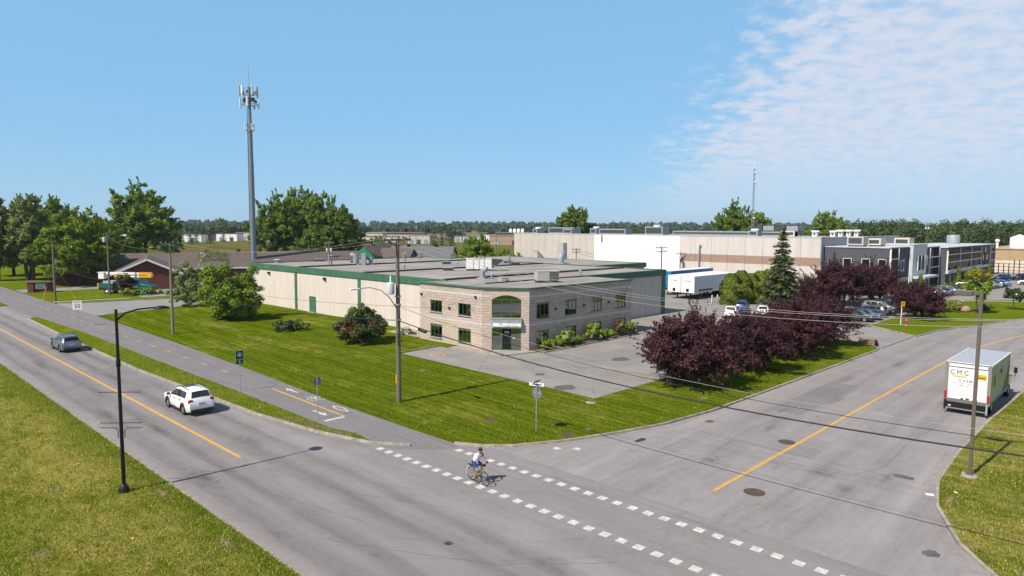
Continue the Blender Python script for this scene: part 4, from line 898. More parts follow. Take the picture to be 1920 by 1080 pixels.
for dx, dz in ((-2.6, .1), (0, 2.1), (2.6, .1)): MB().prism([(-.6, -.4), (.2, -.7), (.8, .2), (.3, .9), (-.5, .6)], 0, .08).build('emblem_figure', MATS['paint_yellow'], OFF).matrix_local = Matrix.Translation((219.5+dx, 35.95, 5.0+dz)) @ Matrix.Rotation(math.pi/2, 4, 'X')
MB().box(-1, -.05, -.2, 1, .0, .2).build('emblem_band', MATS['steel'], OFF, loc=(219.5, 35.7, 4.95))
OG = 'equipment on the office roof'
for u, v, lx, ly, h, m, l in ((142, 44, 3, 3, 2.0, 'hvac_paint', 'tall grille-sided unit on the charcoal office'), (147, 42, 3.6, 2.4, 1.6, 'cream_wall', 'cream louvred unit on the charcoal office'), (170, 43, 4, 3, 1.8, 'cream_wall', 'cream unit behind the pale stair bay')):
    e = roof_box('rooftop_unit', u, v, 9.1 if u < 160 else 8.8, lx, ly, h, l, m); e['group'] = OG
tk = empty('water_tank', (222, 44, 8.6), 0, 'squat pale cylindrical tank on the right end of the office roof', 'tank')
MB().lathe([(1.6, 0), (1.6, 2.3), (1.5, 2.4), (0, 2.5)], 24).build('drum', MATS['galvanised'], tk); MB().tube([(1.7, 0, 0), (1.7, 0, 3.0), (0, 0, 3.0)], .12, 8).build('pipe', MATS['galvanised'], tk)
fl = empty('flagpole', (140.4, 34.4, .1), 0, 'tall white flagpole with a drooping dark flag before the office', 'flagpole')
MB().tube([(0, 0, 0), (0, 0, 9.6)], [.11, .06], 8).build('pole', MATS['white_metal'], fl); MB().lathe([(0, 9.6), (.12, 9.7), (0, 9.85)], 8).build('finial', MATS['steel'], fl)
fg = MB(); PR = [(0, 9.2), (-.6, 9.0), (-1.2, 8.2), (-1.6, 7.6)]
vs = [(x, .12*math.sin(i*2), z) for i, (x, z) in enumerate(PR)] + [(x*.95, .12*math.sin(i*2+.6), z-1.2) for i, (x, z) in enumerate(PR)]
fg.add(vs, [(i, i+1, i+5, i+4) for i in range(3)]); fg.build('flag', MATS['ink'], fl)

TAN = empty('tan_building', (0, 0, 0), 0, 'two-tone tan and cream building at the far right edge', 'building')
MB().box(246, -20, 0, 300, 42, 6.8).build('upper_wall', MATS['tan_wall'], TAN); 
for i in range(8): MB().box(245.85, -20+i*7.75, .05, 245.98, -20+i*7.75+7.7, 3.6).build('wall_panel', MATS['cream_wall'], TAN); MB().box(245.9, -20+i*7.75, 3.65, 245.98, -20+i*7.75+7.7, 6.7).build('wall_panel', MATS['tan_wall'], TAN)
MB().box(245.7, -20.2, 6.8, 300, 42.2, 7.0).build('coping', MATS['tan_wall'], TAN)
wt = empty('storage_tank', (256, 33.5, 7.0), 0, 'white house-shaped tank on the tan building roof', 'tank'); MB().lathe([(2.4, 0), (2.4, 3.2), (0, 4.2)], 20).build('drum', MATS['white_sign'], wt); MB().box(2.5, -4.5, 0, 5, -1.5, 1.6).build('pump_box', MATS['galvanised'], wt)
vp = empty('vent_pipe', (252, 38.4, 7.0), 0, 'short white vent on the tan building', 'vent pipe'); MB().tube([(0, 0, 0), (0, 0, 2)], .35, 10).build('pipe', MATS['white_metal'], vp); MB().lathe([(.6, 2), (.6, 2.5), (0, 2.8)], 10).build('cap', MATS['white_metal'], vp)
rk = empty('steel_rack', (236, 36.5, .08), 0, 'black steel storage rack at the end of the office', 'rack')
for i in range(7): MB().tube([(0, -i*1.2, 0), (0, -i*1.2, 3.0 + (i in (4, 5))*1.0)], .12, 6).build('upright', MATS['black_metal'], rk)
for z in (1.0, 2.0, 2.9): MB().tube([(0, .2, z), (0, -7.4, z)], .08, 6).build('beam', MATS['black_metal'], rk)

# ---- long brown-roofed brick house with front gable
HA = -math.radians(18.8)
HS = empty('brick_house', (45.5, 141.5, 0.1), HA, 'low red brick house with long brown shingle roof and front gable', 'house')
def gable(parent, x0, x1, y0, y1, eave, ridge, axis, roofm, name='roof', ov=.5, thick=.18):
    mb = MB()
    if axis == 'y':
        xm = (x0+x1)/2
        for s in (-1, 1):
            xe = xm + s*((x1-x0)/2+ov); ze = eave - ov*(ridge-eave)/((x1-x0)/2)
            q = [(xm, y0-ov, ridge), (xm, y1+ov, ridge), (xe, y1+ov, ze), (xe, y0-ov, ze)]
            mb.add(q + [(a, b, c+thick) for a, b, c in q], [(0,1,2,3),(7,6,5,4),(0,4,5,1),(1,5,6,2),(2,6,7,3),(3,7,4,0)])
    else:
        ym = (y0+y1)/2
        for s in (-1, 1):
            ye = ym + s*((y1-y0)/2+ov); ze = eave - ov*(ridge-eave)/((y1-y0)/2)
            q = [(x0-ov, ym, ridge), (x1+ov, ym, ridge), (x1+ov, ye, ze), (x0-ov, ye, ze)]
            mb.add(q + [(a, b, c+thick) for a, b, c in q], [(0,1,2,3),(7,6,5,4),(0,4,5,1),(1,5,6,2),(2,6,7,3),(3,7,4,0)])
    return recalc(mb.build(name, roofm, parent))
def gwall(parent, x0, x1, y0, y1, eave, ridge, axis, mat):
    mb = MB()
    if axis == 'y':
        xm = (x0+x1)/2; P = [(x0, 0), (x1, 0), (x1, eave), (xm, ridge-.02), (x0, eave)]
        vs = [(x, y0, z) for x, z in P] + [(x, y1, z) for x, z in P]
    else:
        ym = (y0+y1)/2; P = [(y0, 0), (y1, 0), (y1, eave), (ym, ridge-.02), (y0, eave)]
        vs = [(x0, y, z) for y, z in P] + [(x1, y, z) for y, z in P]
    mb.add(vs, [(4,3,2,1,0), (5,6,7,8,9)] + [(i, (i+1) % 5, 5+(i+1) % 5, 5+i) for i in range(5)])
    return recalc(mb.build('wall', mat, parent))
gwall(HS, -5.6, 5.6, 0, 20, 3.2, 5.8, 'y', MATS['red_brick']); rf = gable(HS, -5.6, 5.6, 0, 21, 3.2, 5.8, 'y', MATS['shingle_brown'])
for s in (-1, 1): MB().obox((0, -.56, 5.82), (s*6.2, -.56, 2.94), .1, .34, up=(0, 0, 1)).build('bargeboard', MATS['white_metal'], rf)
gwall(HS, -17, 47, 17, 34, 3.1, 6.0, 'x', MATS['red_brick']); rf = gable(HS, -17, 47, 17, 34, 3.1, 6.0, 'x', MATS['shingle_brown'])
for x in (-6, 6, 12, 19, 26, 33, 40, 45): MB().box(x-.4, 26.2, 5.7, x+.4, 27, 6.75).build('roof_vent', MATS['black_metal'], rf)
MB().box(10.5, 22.5, 5.0, 11.5, 23.3, 6.2).build('vent_hood', MATS['white_metal'], rf)
MB().box(6.5, 16.2, 2.8, 46, 16.45, 3.1).build('gutter', MATS['white_metal'], rf)
mk('green_gable', (0.01, 0.23, 0.13), 0.8)
gx, gy = far(-40.5, 185)
GH = empty('gabled_house', (gx, gy, 0), -YAW - .35 + math.pi*0, 'brown-roofed house with a bright green gable behind the warehouse', 'house')
gwall(GH, -3.6, 3.6, 0, 20, 4.6, 7.7, 'y', MATS['green_gable']); rf = gable(GH, -3.6, 3.6, 0, 20, 4.6, 7.7, 'y', MATS['shingle_brown'])
gwall(GH, 3, 12, 3, 9, 3.6, 6.4, 'x', MATS['green_gable']); gable(GH, 3, 12, 3, 9, 3.6, 6.4, 'x', MATS['shingle_brown'])
for y in (4, 14): MB().box(-.5, y, 7.5, .4, y+.8, 8.4).build('roof_vent', MATS['black_metal'], rf)
gx, gy = far(-24.5, 192)
GR = empty('grey_roofed_house', (gx, gy, 0), -YAW - .1, 'house with speckled grey shingle roof right of the green gable', 'house')
gwall(GR, -9, 8, -6, 6, 4.2, 6.9, 'x', MATS['cream_wall']); rf = gable(GR, -9, 8, -6, 6, 4.2, 6.9, 'x', MATS['shingle_grey'])
for x in (-5, 3): MB().box(x, -.5, 6.8, x+.7, .3, 7.7).build('roof_vent', MATS['black_metal'], rf)

# ---- far sheds along the industrial road
def shed(px, Y, w, dp, h, mat, label, roofm='roof_membrane', doors=2, rz=0.0, band=None):
    x = (px-960)/1280*Y; u, v = far(x, Y)
    e = empty('shed', (u, v, -.05), -YAW + rz, label, 'shed', 'sheds along the far road')
    MB().box(-w/2, 0, 0, w/2, dp, h).build('wall', MATS[mat], e)
    MB().box(-w/2-.3, -.3, h, w/2+.3, dp+.3, h+.35).build('roof', MATS[roofm], e)
    if band: MB().box(-w/2-.05, -.06, h-1.6, w/2+.05, -.01, h).build('band', MATS[band], e)
    for i in range(doors):
        x0 = -w/2 + w*(i+.5)/doors; MB().box(x0-1.5, -.12, 0, x0+1.5, -.02, 3.2).build('dock_door', MATS['hvac_dark' if i % 2 else 'galvanised'], e)
    return e
shed(222, 430, 10, 10, 7.5, 'white_sign', 'white two-storey house glimpsed between the left trees', 'shingle_grey', 2)
shed(425, 555, 17, 14, 6.0, 'white_sign', 'white shed with rust-brown roof left of the cell tower', 'red_brick', 2)
shed(458, 585, 14, 20, 6.5, 'factory_beige', 'grey lean shed just left of the cell tower', doors=1)
shed(440, 680, 34, 20, 7.5, 'factory_grey', 'wide flat grey shed behind the rust-brown roof', doors=3)
shed(525, 530, 32, 20, 6.5, 'white_sign', 'white shed partly hidden by the tall poplars', doors=4, band='hvac_paint')
shed(388, 640, 8, 10, 8, 'white_sign', 'small white tower block beyond the berm', doors=1)
shed(690, 560, 24, 20, 7, 'factory_beige', 'beige shed right of the tall poplars', doors=2)
shed(740, 620, 50, 24, 7, 'factory_grey', 'long grey shed beyond the grey-roofed house', doors=5, band='red_brick')
shed(785, 500, 16, 14, 6.0, 'pale_clad', 'pale shed with dark windows beside the far spruces', doors=3, band='cream_wall')
shed(860, 760, 60, 20, 6, 'factory_band', 'low brown shed behind the far spruces', doors=4)
shed(965, 560, 30, 18, 8, 'charcoal_brick', 'dark shed with tanks on its roof', doors=3)
shed(985, 430, 12, 8, 5.5, 'white_sign', 'small white shed right of the dark one', 'red_brick', 1)
shed(930, 900, 90, 20, 7, 'tan_wall', 'low wide brown building on the skyline', doors=5)
r5 = random.Random(77)
MORE = [(345, 520, 'white_sign', 'pale low shed at the left edge of the berm'), (372, 600, 'factory_grey', 'grey shed behind the left spruces'), (410, 760, 'tan_wall', 'tan shed far behind the rust-brown roof'), (478, 640, 'white_sign', 'white hall right behind the cell tower'), (556, 600, 'factory_white', 'bright shed behind the poplar trunks'), (705, 480, 'cream_wall', 'cream shed left of the pale one'), (722, 820, 'red_brick', 'far red shed between poles'), (768, 700, 'white_sign', 'white shed on the skyline left of the far spruces'), (808, 640, 'factory_band', 'brown shed behind the taller far spruce'), (880, 560, 'factory_grey', 'grey hall behind the bright green tree'), (915, 640, 'white_sign', 'white hall left of the roof tanks'), (948, 480, 'tan_wall', 'tan hut left of the small white shed'), (1005, 700, 'charcoal_brick', 'dark hall above the factory left end')]
for px, Y, m, lb in MORE: shed(px, Y, r5.uniform(14, 30), 12, r5.uniform(4.5, 7), m, lb, r5.choice(['roof_membrane', 'shingle_grey', 'galvanised']), r5.randint(2, 4))
bm_ = MB(); N1, N2 = 40, 6
for i in range(N1+1):
    x = -190 + 118*i/N1
    for j in range(N2+1):
        y = 300 + 60*j/N2; hgt = 2.6*math.sin(math.pi*j/N2)**1.2*min(1, i/5, (N1-i)/5)*(.8+.25*math.sin(i*.9)+.1*math.sin(i*2.3+j)); u, v = far(x, y); bm_.v.append((u, v, hgt-.1))
bm_.f = [(i*(N2+1)+j, (i+1)*(N2+1)+j, (i+1)*(N2+1)+j+1, i*(N2+1)+j+1) for i in range(N1) for j in range(N2)]; bm_.m = [0]*len(bm_.f); bm_.smooth = [True]*len(bm_.f)
bm_.build('berm', grass_mat('grass_berm', 0.75, green=(0.12, 0.13, 0.02), straw=(0.20, 0.12, 0.055)), kind='structure')
tg = 'roof tanks far away'
for i in range(4):
    Y = 560; px = 957+i*7.5; u, v = far((px-960)/1280*Y, Y+6)
    t = empty('storage_tank', (u, v, 8.2), 0, ('leftmost', 'second', 'third', 'rightmost')[i]+' of four white tanks on the dark far shed', 'tank', tg)
    MB().lathe([(1.3, 0), (1.3, 2.4), (.6, 3), (0, 3.1)], 12).build('drum', MATS['white_sign'], t)
# ---- cell tower
tx, ty = far(-60.6, 160)
CT = empty('cell_tower', (tx, ty, 0), .4, 'tall grey steel monopole cell tower with antenna panels', 'cell tower')
for z0, z1, r0, r1 in ((0, 14, .74, .67), (14, 27, .65, .57), (27, 36.5, .54, .47), (36.5, 44.2, .40, .33)): MB().tube([(0, 0, z0), (0, 0, z1)], [r0, r1], 16).build('pole_section', MATS['tower_steel'], CT)
MB().tube([(0, 0, 44), (0, 0, 46.4), (0, 0, 49.2)], [.07, .06, .03], 6).build('lightning_rod', MATS['galvanised'], CT)
def ring_mount(z, R):
    mb = MB(); P = [(R*math.cos(t), R*math.sin(t), z) for t in np.linspace(0, 2*math.pi, 13)]; mb.tube(P, .06, 6, False)
    for k in range(3): t = 2*math.pi*k/3; mb.tube([(0, 0, z), (R*math.cos(t), R*math.sin(t), z)], .06, 6)
    mb.build('mount_ring', MATS['tower_steel'], CT)
for z in (40.2, 42.6): ring_mount(z, 1.9)
for z in (34.4, 35.6): ring_mount(z, .95)
for k in range(11):
    t = 2*math.pi*k/11 + .2; z = 43.2 if k % 3 else 40.6; R = 2.1
    p = MB().cbox((0, 0, 0), (.22, .38, 2.1)).build('antenna_panel', MATS['white_metal'] if k % 4 else MATS['hvac_paint'], CT); p.location = (R*math.cos(t), R*math.sin(t), z); p.rotation_euler = (0, 0, t); bevel(p, .05)
    MB().tube([(R*.93*math.cos(t), R*.93*math.sin(t), z-1.4), (R*.93*math.cos(t), R*.93*math.sin(t), z+1.1)], .045, 6).build('mount_pipe', MATS['galvanised'], CT)
for k in range(3):
    t = 2*math.pi*k/3; p = MB().cbox((0, 0, 0), (.2, .3, 1.6)).build('antenna_panel', MATS['white_metal'], CT); p.location = (1.2*math.cos(t), 1.2*math.sin(t), 35.2); p.rotation_euler = (0, 0, t)
for k in range(9): t = 2*math.pi*k/9 + .5; MB().cbox((1.5*math.cos(t+.3), 1.5*math.sin(t+.3), 42.9-(k % 2)*1.9), (.3, .3, .6)).build('radio_unit', MATS['hvac_dark'], CT); MB().cbox((1.0*math.cos(t), 1.0*math.sin(t), 41.4), (.4, .4, .7)).build('radio_unit', MATS['hvac_dark'], CT)
for k in range(2): MB().tube([(-.6-.1*k, .4, 0), (-.42, .3, 41)], .05, 5).build('cable_run', MATS['hvac_dark'], CT)

# ---- trailers at the dock
def trailer(u, v, mat_side, mat_front, label, name_text):
    e = empty('semi_trailer', (u, v, .08), 0, label, 'trailer', 'trailers at the factory dock')
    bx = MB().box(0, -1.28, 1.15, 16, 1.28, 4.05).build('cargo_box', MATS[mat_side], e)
    MB().box(-.03, -1.25, 1.2, 0, 1.25, 4.0).build('front_panel', MATS[mat_front], bx)
    for i in range(13): MB().box(.6+i*1.2, -1.31, 1.25, .66+i*1.2, -1.28, 4.0).build('side_rib', MATS['white_metal' if mat_side != 'blue_metal' else 'blue_metal'], bx)
    MB().box(-.05, -1.31, 4.05, 16.05, 1.31, 4.1).build('roof', MATS['white_metal'], e)
    MB().box(0, -.5, .95, 16, .5, 1.15).build('chassis', MATS['black_metal'], e)
    for y in (-.9, .9): MB().box(2.6, y-.08, .05, 2.8, y+.08, 1.15).build('landing_leg', MATS['black_metal'], e)
    MB().box(-.12, -.25, 1.4, -.04, .25, 1.9).build('gladhand_box', MATS['black_metal'], e)
    for x in (12.6, 13.9):
        for y in (-1.0, 1.0):
            w = MB().lathe([(.2, -.14), (.5, -.14), (.5, .14), (.2, .14)], 18, (0, 0, 0), 'Y').build('wheel', MATS['tyre'], e); w.location = (x, y, .5)
    if name_text:
        text('lettering', name_text, .36, MATS['ink'], e, (-.06, .1, 3.25), (math.pi/2, 0, -math.pi/2))
        MB().box(1.5, -1.32, 1.45, 6.5, -1.30, 1.7).build('side_lettering', MATS['ink'], e)
    return e
trailer(106.6, 60.35, 'trailer_shade', 'white_sign', 'white semi trailer nearest the cedar hedge, its shaded side showing', 'R. Cyner')
trailer(106.6, 63.0, 'trailer_shade', 'white_sign', 'white semi trailer between the blue trailer and another white one', 'R. Cyner')
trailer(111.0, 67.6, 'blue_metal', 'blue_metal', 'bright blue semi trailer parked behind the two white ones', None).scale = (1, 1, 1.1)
# ------------------------------------------------------------------ vegetation
def leaf_mesh(name, P, N, size, mats, rs, aspect=0.5, midx=None, fold=0.18):
    """one mesh of kite-shaped leaves at points P with normals N"""
    n = len(P); N = N / np.maximum(np.linalg.norm(N, axis=1, keepdims=True), 1e-6)
    r = rs.normal(size=(n, 3)); T = r - (r*N).sum(1, keepdims=True)*N; T /= np.maximum(np.linalg.norm(T, axis=1, keepdims=True), 1e-6)
    Bv = np.cross(N, T); s = np.broadcast_to(np.asarray(size, float), (n,))[:, None]
    V = np.empty((n, 4, 3)); V[:, 0] = P - T*s; V[:, 2] = P + T*s
    V[:, 1] = P + Bv*s*aspect - N*s*fold; V[:, 3] = P - Bv*s*aspect - N*s*fold
    me = bpy.data.meshes.new(name); me.vertices.add(n*4); me.loops.add(n*4); me.polygons.add(n)
    me.vertices.foreach_set('co', V.reshape(-1).astype(np.float32)); me.loops.foreach_set('vertex_index', np.arange(n*4, dtype=np.int32))
    me.polygons.foreach_set('loop_start', np.arange(0, n*4, 4, dtype=np.int32)); me.polygons.foreach_set('loop_total', np.full(n, 4, dtype=np.int32))
    for m in (mats if isinstance(mats, (list, tuple)) else [mats]): me.materials.append(m)
    if midx is not None: me.polygons.foreach_set('material_index', np.asarray(midx, dtype=np.int32))
    me.update(calc_edges=True); return me
def mesh_obj(name, me, parent=None, kind=None):
    o = bpy.data.objects.new(name, me); COL.objects.link(o)
    if parent: o.parent = parent
    if kind: o['kind'] = kind
    return o
def clumps_points(rs, centers, radii, n):
    """points scattered through clumps, mostly near each clump's skin"""
    w = (radii**2); k = rs.choice(len(centers), n, p=w/w.sum())
    d = rs.normal(size=(n, 3)); d /= np.linalg.norm(d, axis=1, keepdims=True)
    rr = radii[k] * (0.35 + 0.65*rs.random(n)**0.5) * (1 + 0.22*rs.normal(size=n))
    P = centers[k] + d*rr[:, None]*np.array([1, 1, .8]); Nn = d*1.0 + rs.normal(size=(n, 3))*0.45 + np.array([0, 0, .35]); return P, Nn, k
def crown_clumps(rs, rx, rz, zc, n, lobes=None, cr=(.18, .34), bottom=-0.9, shape=1.0):
    """clump centres in an uneven envelope"""
    C = []; R = []
    lobes = lobes or [(0, 0, 0, 1)]
    while len(C) < n:
        lb = lobes[rs.integers(len(lobes))]; d = rs.normal(size=3); d /= np.linalg.norm(d); r = rs.random()**0.42
        p = d*r
        if p[2] < bottom: continue
        taper = 1 - max(0, p[2])**1.5*(1-shape)
        C.append((lb[0]*rx + p[0]*rx*lb[3]*.84*taper, lb[1]*rx + p[1]*rx*lb[3]*.84*taper, zc + lb[2]*rz + p[2]*rz*lb[3]*.84)); R.append(rs.uniform(*cr)*rx*lb[3]**.5)
    return np.array(C), np.array(R)
def limb(mb, p, q, r0, r1, rs, k=4, wob=.12):
    p, q = np.array(p, float), np.array(q, float); L = np.linalg.norm(q-p)
    pts = [p + (q-p)*i/k + (rs.normal(size=3)*wob*L/k if 0 < i < k else 0) for i in range(k+1)]
    for i, x in enumerate(pts): x[2] += .05*L*math.sin(math.pi*i/k)
    mb.tube([tuple(x) for x in pts], [r0+(r1-r0)*i/k for i in range(k+1)], 6)
def sprigs(rs, C, R, ctr, n, per, L, lift=.12):
    """leafy shoots that break the crown outline: points and normals along short outward twigs"""
    k = rs.integers(len(C), size=n); o = C[k] - ctr; o /= np.maximum(np.linalg.norm(o, axis=1, keepdims=True), 1e-6)
    d = o + rs.normal(size=(n, 3))*.45; d[:, 2] += lift; d /= np.linalg.norm(d, axis=1, keepdims=True)
    ln = L*rs.uniform(.5, 1.3, n); st = C[k] + d*R[k][:, None]*.6
    f = rs.random((n, per)); P = st[:, None, :] + d[:, None, :]*(f*ln[:, None])[:, :, None] + rs.normal(size=(n, per, 3))*(.16*L*(1.15-f))[:, :, None]*.6
    N = rs.normal(size=(n, per, 3))*.7 + np.array([0, 0, .4]) + o[:, None, :]*.4
    return P.reshape(-1, 3), N.reshape(-1, 3)
def tree_meshes(seed, h, rx, base, n_leaf, leaf, mat, n_cl=46, trunk=.25, lobes=None, cr=(.18, .34), bark='bark', stems=1, shape=.8, shoots=None, slen=None):
    """trunk and crown meshes for one deciduous tree: crown from base to h"""
    rs = np.random.default_rng(seed); zc = (h+base)/2; rz = (h-base)/2
    C, R = crown_clumps(rs, rx, rz, zc, n_cl, lobes, cr, shape=shape)
    P, N, k = clumps_points(rs, C, R, int(n_leaf*.72)); ns = shoots or n_cl*2
    P2, N2 = sprigs(rs, C, R, np.array([0, 0, zc-rz*.4]), ns, max(6, int(n_leaf*.28/ns)), slen or rx*.15)
    P = np.concatenate([P, P2]); N = np.concatenate([N, N2]); keep = P[:, 2] > .12; P, N = P[keep], N[keep]
    me = leaf_mesh('crown', P, N, leaf*rs.uniform(.65, 1.3, len(P)), mat, rs)
    tb = MB()
    for s in range(stems):
        a = 2*math.pi*s/max(1, stems); bx, by = (0, 0) if stems == 1 else (.5*math.cos(a), .5*math.sin(a))
        top = (bx*3 + rs.normal()*.3, by*3 + rs.normal()*.3, zc)
        limb(tb, (bx, by, -.1), top, trunk, trunk*.45, rs, 5, .06)
        for i in rs.choice(len(C), min(9, len(C)), replace=False):
            t = rs.uniform(.35, 1.0); st = (bx + (top[0]-bx)*t, by + (top[1]-by)*t, top[2]*t); limb(tb, st, tuple(C[i]), trunk*.38, trunk*.07, rs)
    tm = tb.build('trunk', MATS[bark]); td = tm.data; bpy.data.objects.remove(tm)
    return td, me
def plant_tree(name, meshes, u, v, z, rz, s, label, cat='tree', group=None, crown='crown', sz=1.0):
    e = empty(name, (u, v, z), rz, label, cat, group); e.scale = (s, s, s*sz)
    mesh_obj('trunk', meshes[0], e); mesh_obj(crown, meshes[1], e); return e
def conifer_meshes(seed, h, r, n_whorl, per, leaf, mat, base=.6, droop=.25, dens=26):
    rs = np.random.default_rng(seed); P = []; N = []; tb = MB(); tb.tube([(0, 0, -.1), (0, 0, h*.5), (0, 0, h)], [r*.07+.06, r*.045, .02], 7)
    for i in range(n_whorl):
        t = (i + rs.uniform(-.3, .3))/n_whorl; z = base + (h-base)*t; R = r*(1-t)**.85*(rs.uniform(.78, 1.12)) + .12
        m = max(4, int(per*(1-t*.6)))
        for j in range(m):
            a = 2*math.pi*(j + rs.uniform(-.4, .4))/m + i*.7; L = R*rs.uniform(.7, 1.1)
            dx, dy = math.cos(a), math.sin(a); up = .35 if t > .75 else .05
            tip = (dx*L, dy*L, z - droop*L + up*L)
            if i % 2 == 0 and R > .6: tb.tube([(0, 0, z), tip], [.035, .008], 4, False)
            k = max(4, int(dens*L/r))
            f = rs.random(k)**.7; sp = (.10 + .20*(1-f))*L
            q = np.stack([dx*L*f - dy*rs.normal(size=k)*sp, dy*L*f + dx*rs.normal(size=k)*sp, z - droop*L*f**1.3 + up*L*f + rs.normal(size=k)*.06 - .05], 1)
            P.append(q); N.append(np.stack([dx*.3 + rs.normal(size=k)*.4, dy*.3 + rs.normal(size=k)*.4, np.full(k, .8)], 1))
    P = np.concatenate(P); N = np.concatenate(N)
    me = leaf_mesh('crown', P, N, leaf*rs.uniform(.7, 1.3, len(P)), mat, rs, .33)
    tm = tb.build('trunk', MATS['bark']); td = tm.data; bpy.data.objects.remove(tm); return td, me

# ---- purple-leaved plum trees
PL = LEAF['plum']
plum = [tree_meshes(11+i, 6.6, 4.5, .2, 56000, .105, PL, 200, .17, [(-.3, .1, -.1, .8), (.3, -.1, -.15, .8), (0, .15, .12, .8), (.1, .3, -.25, .75), (-.1, -.3, -.25, .75)], (.09, .19), stems=3, shape=.75, shoots=420, slen=1.25) for i in range(3)]
PG = 'purple plum trees along the cross street'
for i, (u, v, rz, s, k, lb) in enumerate(((48.6, 26.8, 0.3, .98, 0, 'big purple plum tree nearest the junction, overhanging the parking corner'), (57.2, 26.0, 1.9, .84, 1, 'purple plum tree second from the junction along the kerb'),
        (66.2, 26.2, 3.4, .94, 2, 'purple plum tree third from the junction along the kerb'), (74.6, 26.6, 4.9, .88, 0, 'last purple plum tree of the kerb row, beside the pallet stack'),
        (107.0, 24.8, .9, .86, 1, 'purple plum tree standing alone behind the red hydrant'), (117.5, 38.8, 2.4, 1.22, 2, 'tall purple plum tree against the factory corner'), (127.5, 36.3, 5.2, 1.12, 0, 'purple plum tree in front of the charcoal brick wing'), (112.0, 41.5, 1.2, .75, 1, 'smaller purple plum at the foot of the spruce'))):
    plant_tree('plum_tree', plum[k], u, v, .1, rz, s, lb, group=PG)
# ---- spruce and cedars
spr = conifer_meshes(31, 12.6, 3.6, 34, 13, .34, LEAF['needle'], .4, .25, 52)
plant_tree('spruce_tree', spr, 97.5, 40.2, .1, 0, 1.0, 'tall ragged spruce between the cars and the factory', group=None)
ced_rs = np.random.default_rng(5)
def cedar_meshes(seed, h, r, n, leaf=.16):
    rs = np.random.default_rng(seed); f = rs.random(n); a = rs.random(n)*2*math.pi; R = r*(1-f**4*.7)*(.86+.14*np.sin(f*14+a*3))*(.72+.28*rs.random(n)**.5)*(1+.14*np.sin(a*5+f*9))
    P = np.stack([R*np.cos(a), R*np.sin(a), f*h], 1); N = np.stack([np.cos(a), np.sin(a), rs.normal(size=n)*.4+.3], 1)+rs.normal(size=(n, 3))*.3
    tm = MB().tube([(0, 0, -.1), (0, 0, h*.8)], [.12, .03], 6).build('trunk', MATS['bark']); td = tm.data; bpy.data.objects.remove(tm)
    return td, leaf_mesh('crown', P, N, leaf*rs.uniform(.7, 1.3, n), LEAF['cedar'], rs, .4)
ced = [cedar_meshes(41+i, 5.0, 2.0, 5600, .22) for i in range(2)]
for i in range(7):
    plant_tree('cedar_shrub', ced[i % 2], 105.2+i*1.95, 51.6-i*.75, .1, i*1.3, (1.0, 1.08, .98, 1.05, 1.1, 1.0, .95)[i], ('first', 'second', 'third', 'fourth', 'fifth', 'sixth', 'seventh')[i]+' cedar from the left in the hedge beside the spruce', 'hedge shrub', 'cedar hedge beside the trailers')
thin = cedar_meshes(47, 3.6, .55, 1300, .14)
for i, (u, v, s, lb) in enumerate(((146, 33.8, 1.1, 'slim cedar in front of the flagpole corner'), (180, 34.2, 1.1, 'slim cedar left in front of the curtain wall'), (195, 34, 1.0, 'slim cedar in the middle of the curtain wall bed'), (212, 33.6, 1.0, 'slim cedar below the emblem'))):
    plant_tree('cedar_shrub', thin, u, v, .1, i, s, lb, 'shrub', 'slim cedars before the office')
# ---- deciduous trees on the left
GT = [tree_meshes(61+i, 15.8, 6.4, 1.8, 66000, .205, LEAF['green'], 240, .42, [(-.3, .1, -.05, .8), (.3, -.1, -.1, .8), (0, 0, .25, .75), (.05, .3, -.25, .8), (-.05, -.3, -.2, .8)], (.075, .16), stems=s, shape=.7) for i, s in ((0, 2), (1, 1), (2, 3))]
PLT = [tree_meshes(71+i, 14.4, 6.6, .9, 66000, .19, LEAF['maple'], 240, .36, [(-.25, 0, -.2, .85), (.25, .1, -.15, .85), (0, 0, .3, .7), (0, -.3, -.2, .8)], (.075, .16), stems=1, shape=.6) for i in range(2)]
PT = [tree_meshes(76+i, 18.5, 5.2, 2.0, 48000, .20, LEAF['pale'], 200, .38, [(-.25, 0, -.2, .85), (.25, .1, 0, .8), (0, 0, .3, .75)], (.085, .18), stems=3, shape=.7) for i in range(2)]
def far_tree(name, meshes, px, Y, s, rz, label, group=None, sz=1.0):
    u, v = far((px-960)/1280*Y, Y); return plant_tree(name, meshes, u, v, -.03, rz, s, label, group=group, sz=sz)
LG = 'broadleaf trees on the left'
far_tree('poplar_tree', PT[0], -12, 150, 1.08, 0, 'pale leafed poplar cut by the left picture edge', LG)
far_tree('poplar_tree', PT[1], 55, 152, 1.12, 1.2, 'tall pale poplar with three bare trunks near the left edge', LG)
far_tree('maple_tree', PLT[0], 98, 165, 1.36, 2.2, 'maple rising behind the brick monument sign', LG)
far_tree('maple_tree', PLT[1], 147, 140, 1.32, .6, 'dense bright maple with low branches beside the bucket truck', LG, .9)
far_tree('maple_tree', PLT[0], 122, 160, 1.1, 4.0, 'darker maple filling the gap behind the bright one', LG)
far_tree('maple_tree', PLT[0], 200, 158, .98, 1.1, 'maple at the right of the left tree mass, behind the bucket truck pole', LG)
far_tree('maple_tree', PLT[1], 24, 166, 1.1, 3.3, 'maple between the poplars at the left edge', LG)
far_tree('cottonwood_tree', GT[0], 262, 192, 1.68, .4, 'huge spreading cottonwood with forked trunk behind the brick house', LG, .98)
far_tree('cottonwood_tree', GT[1], 318, 240, .92, 2.0, 'smaller dark tree right of the spreading cottonwood', LG)
CG2 = 'tall poplars beside the cell tower'
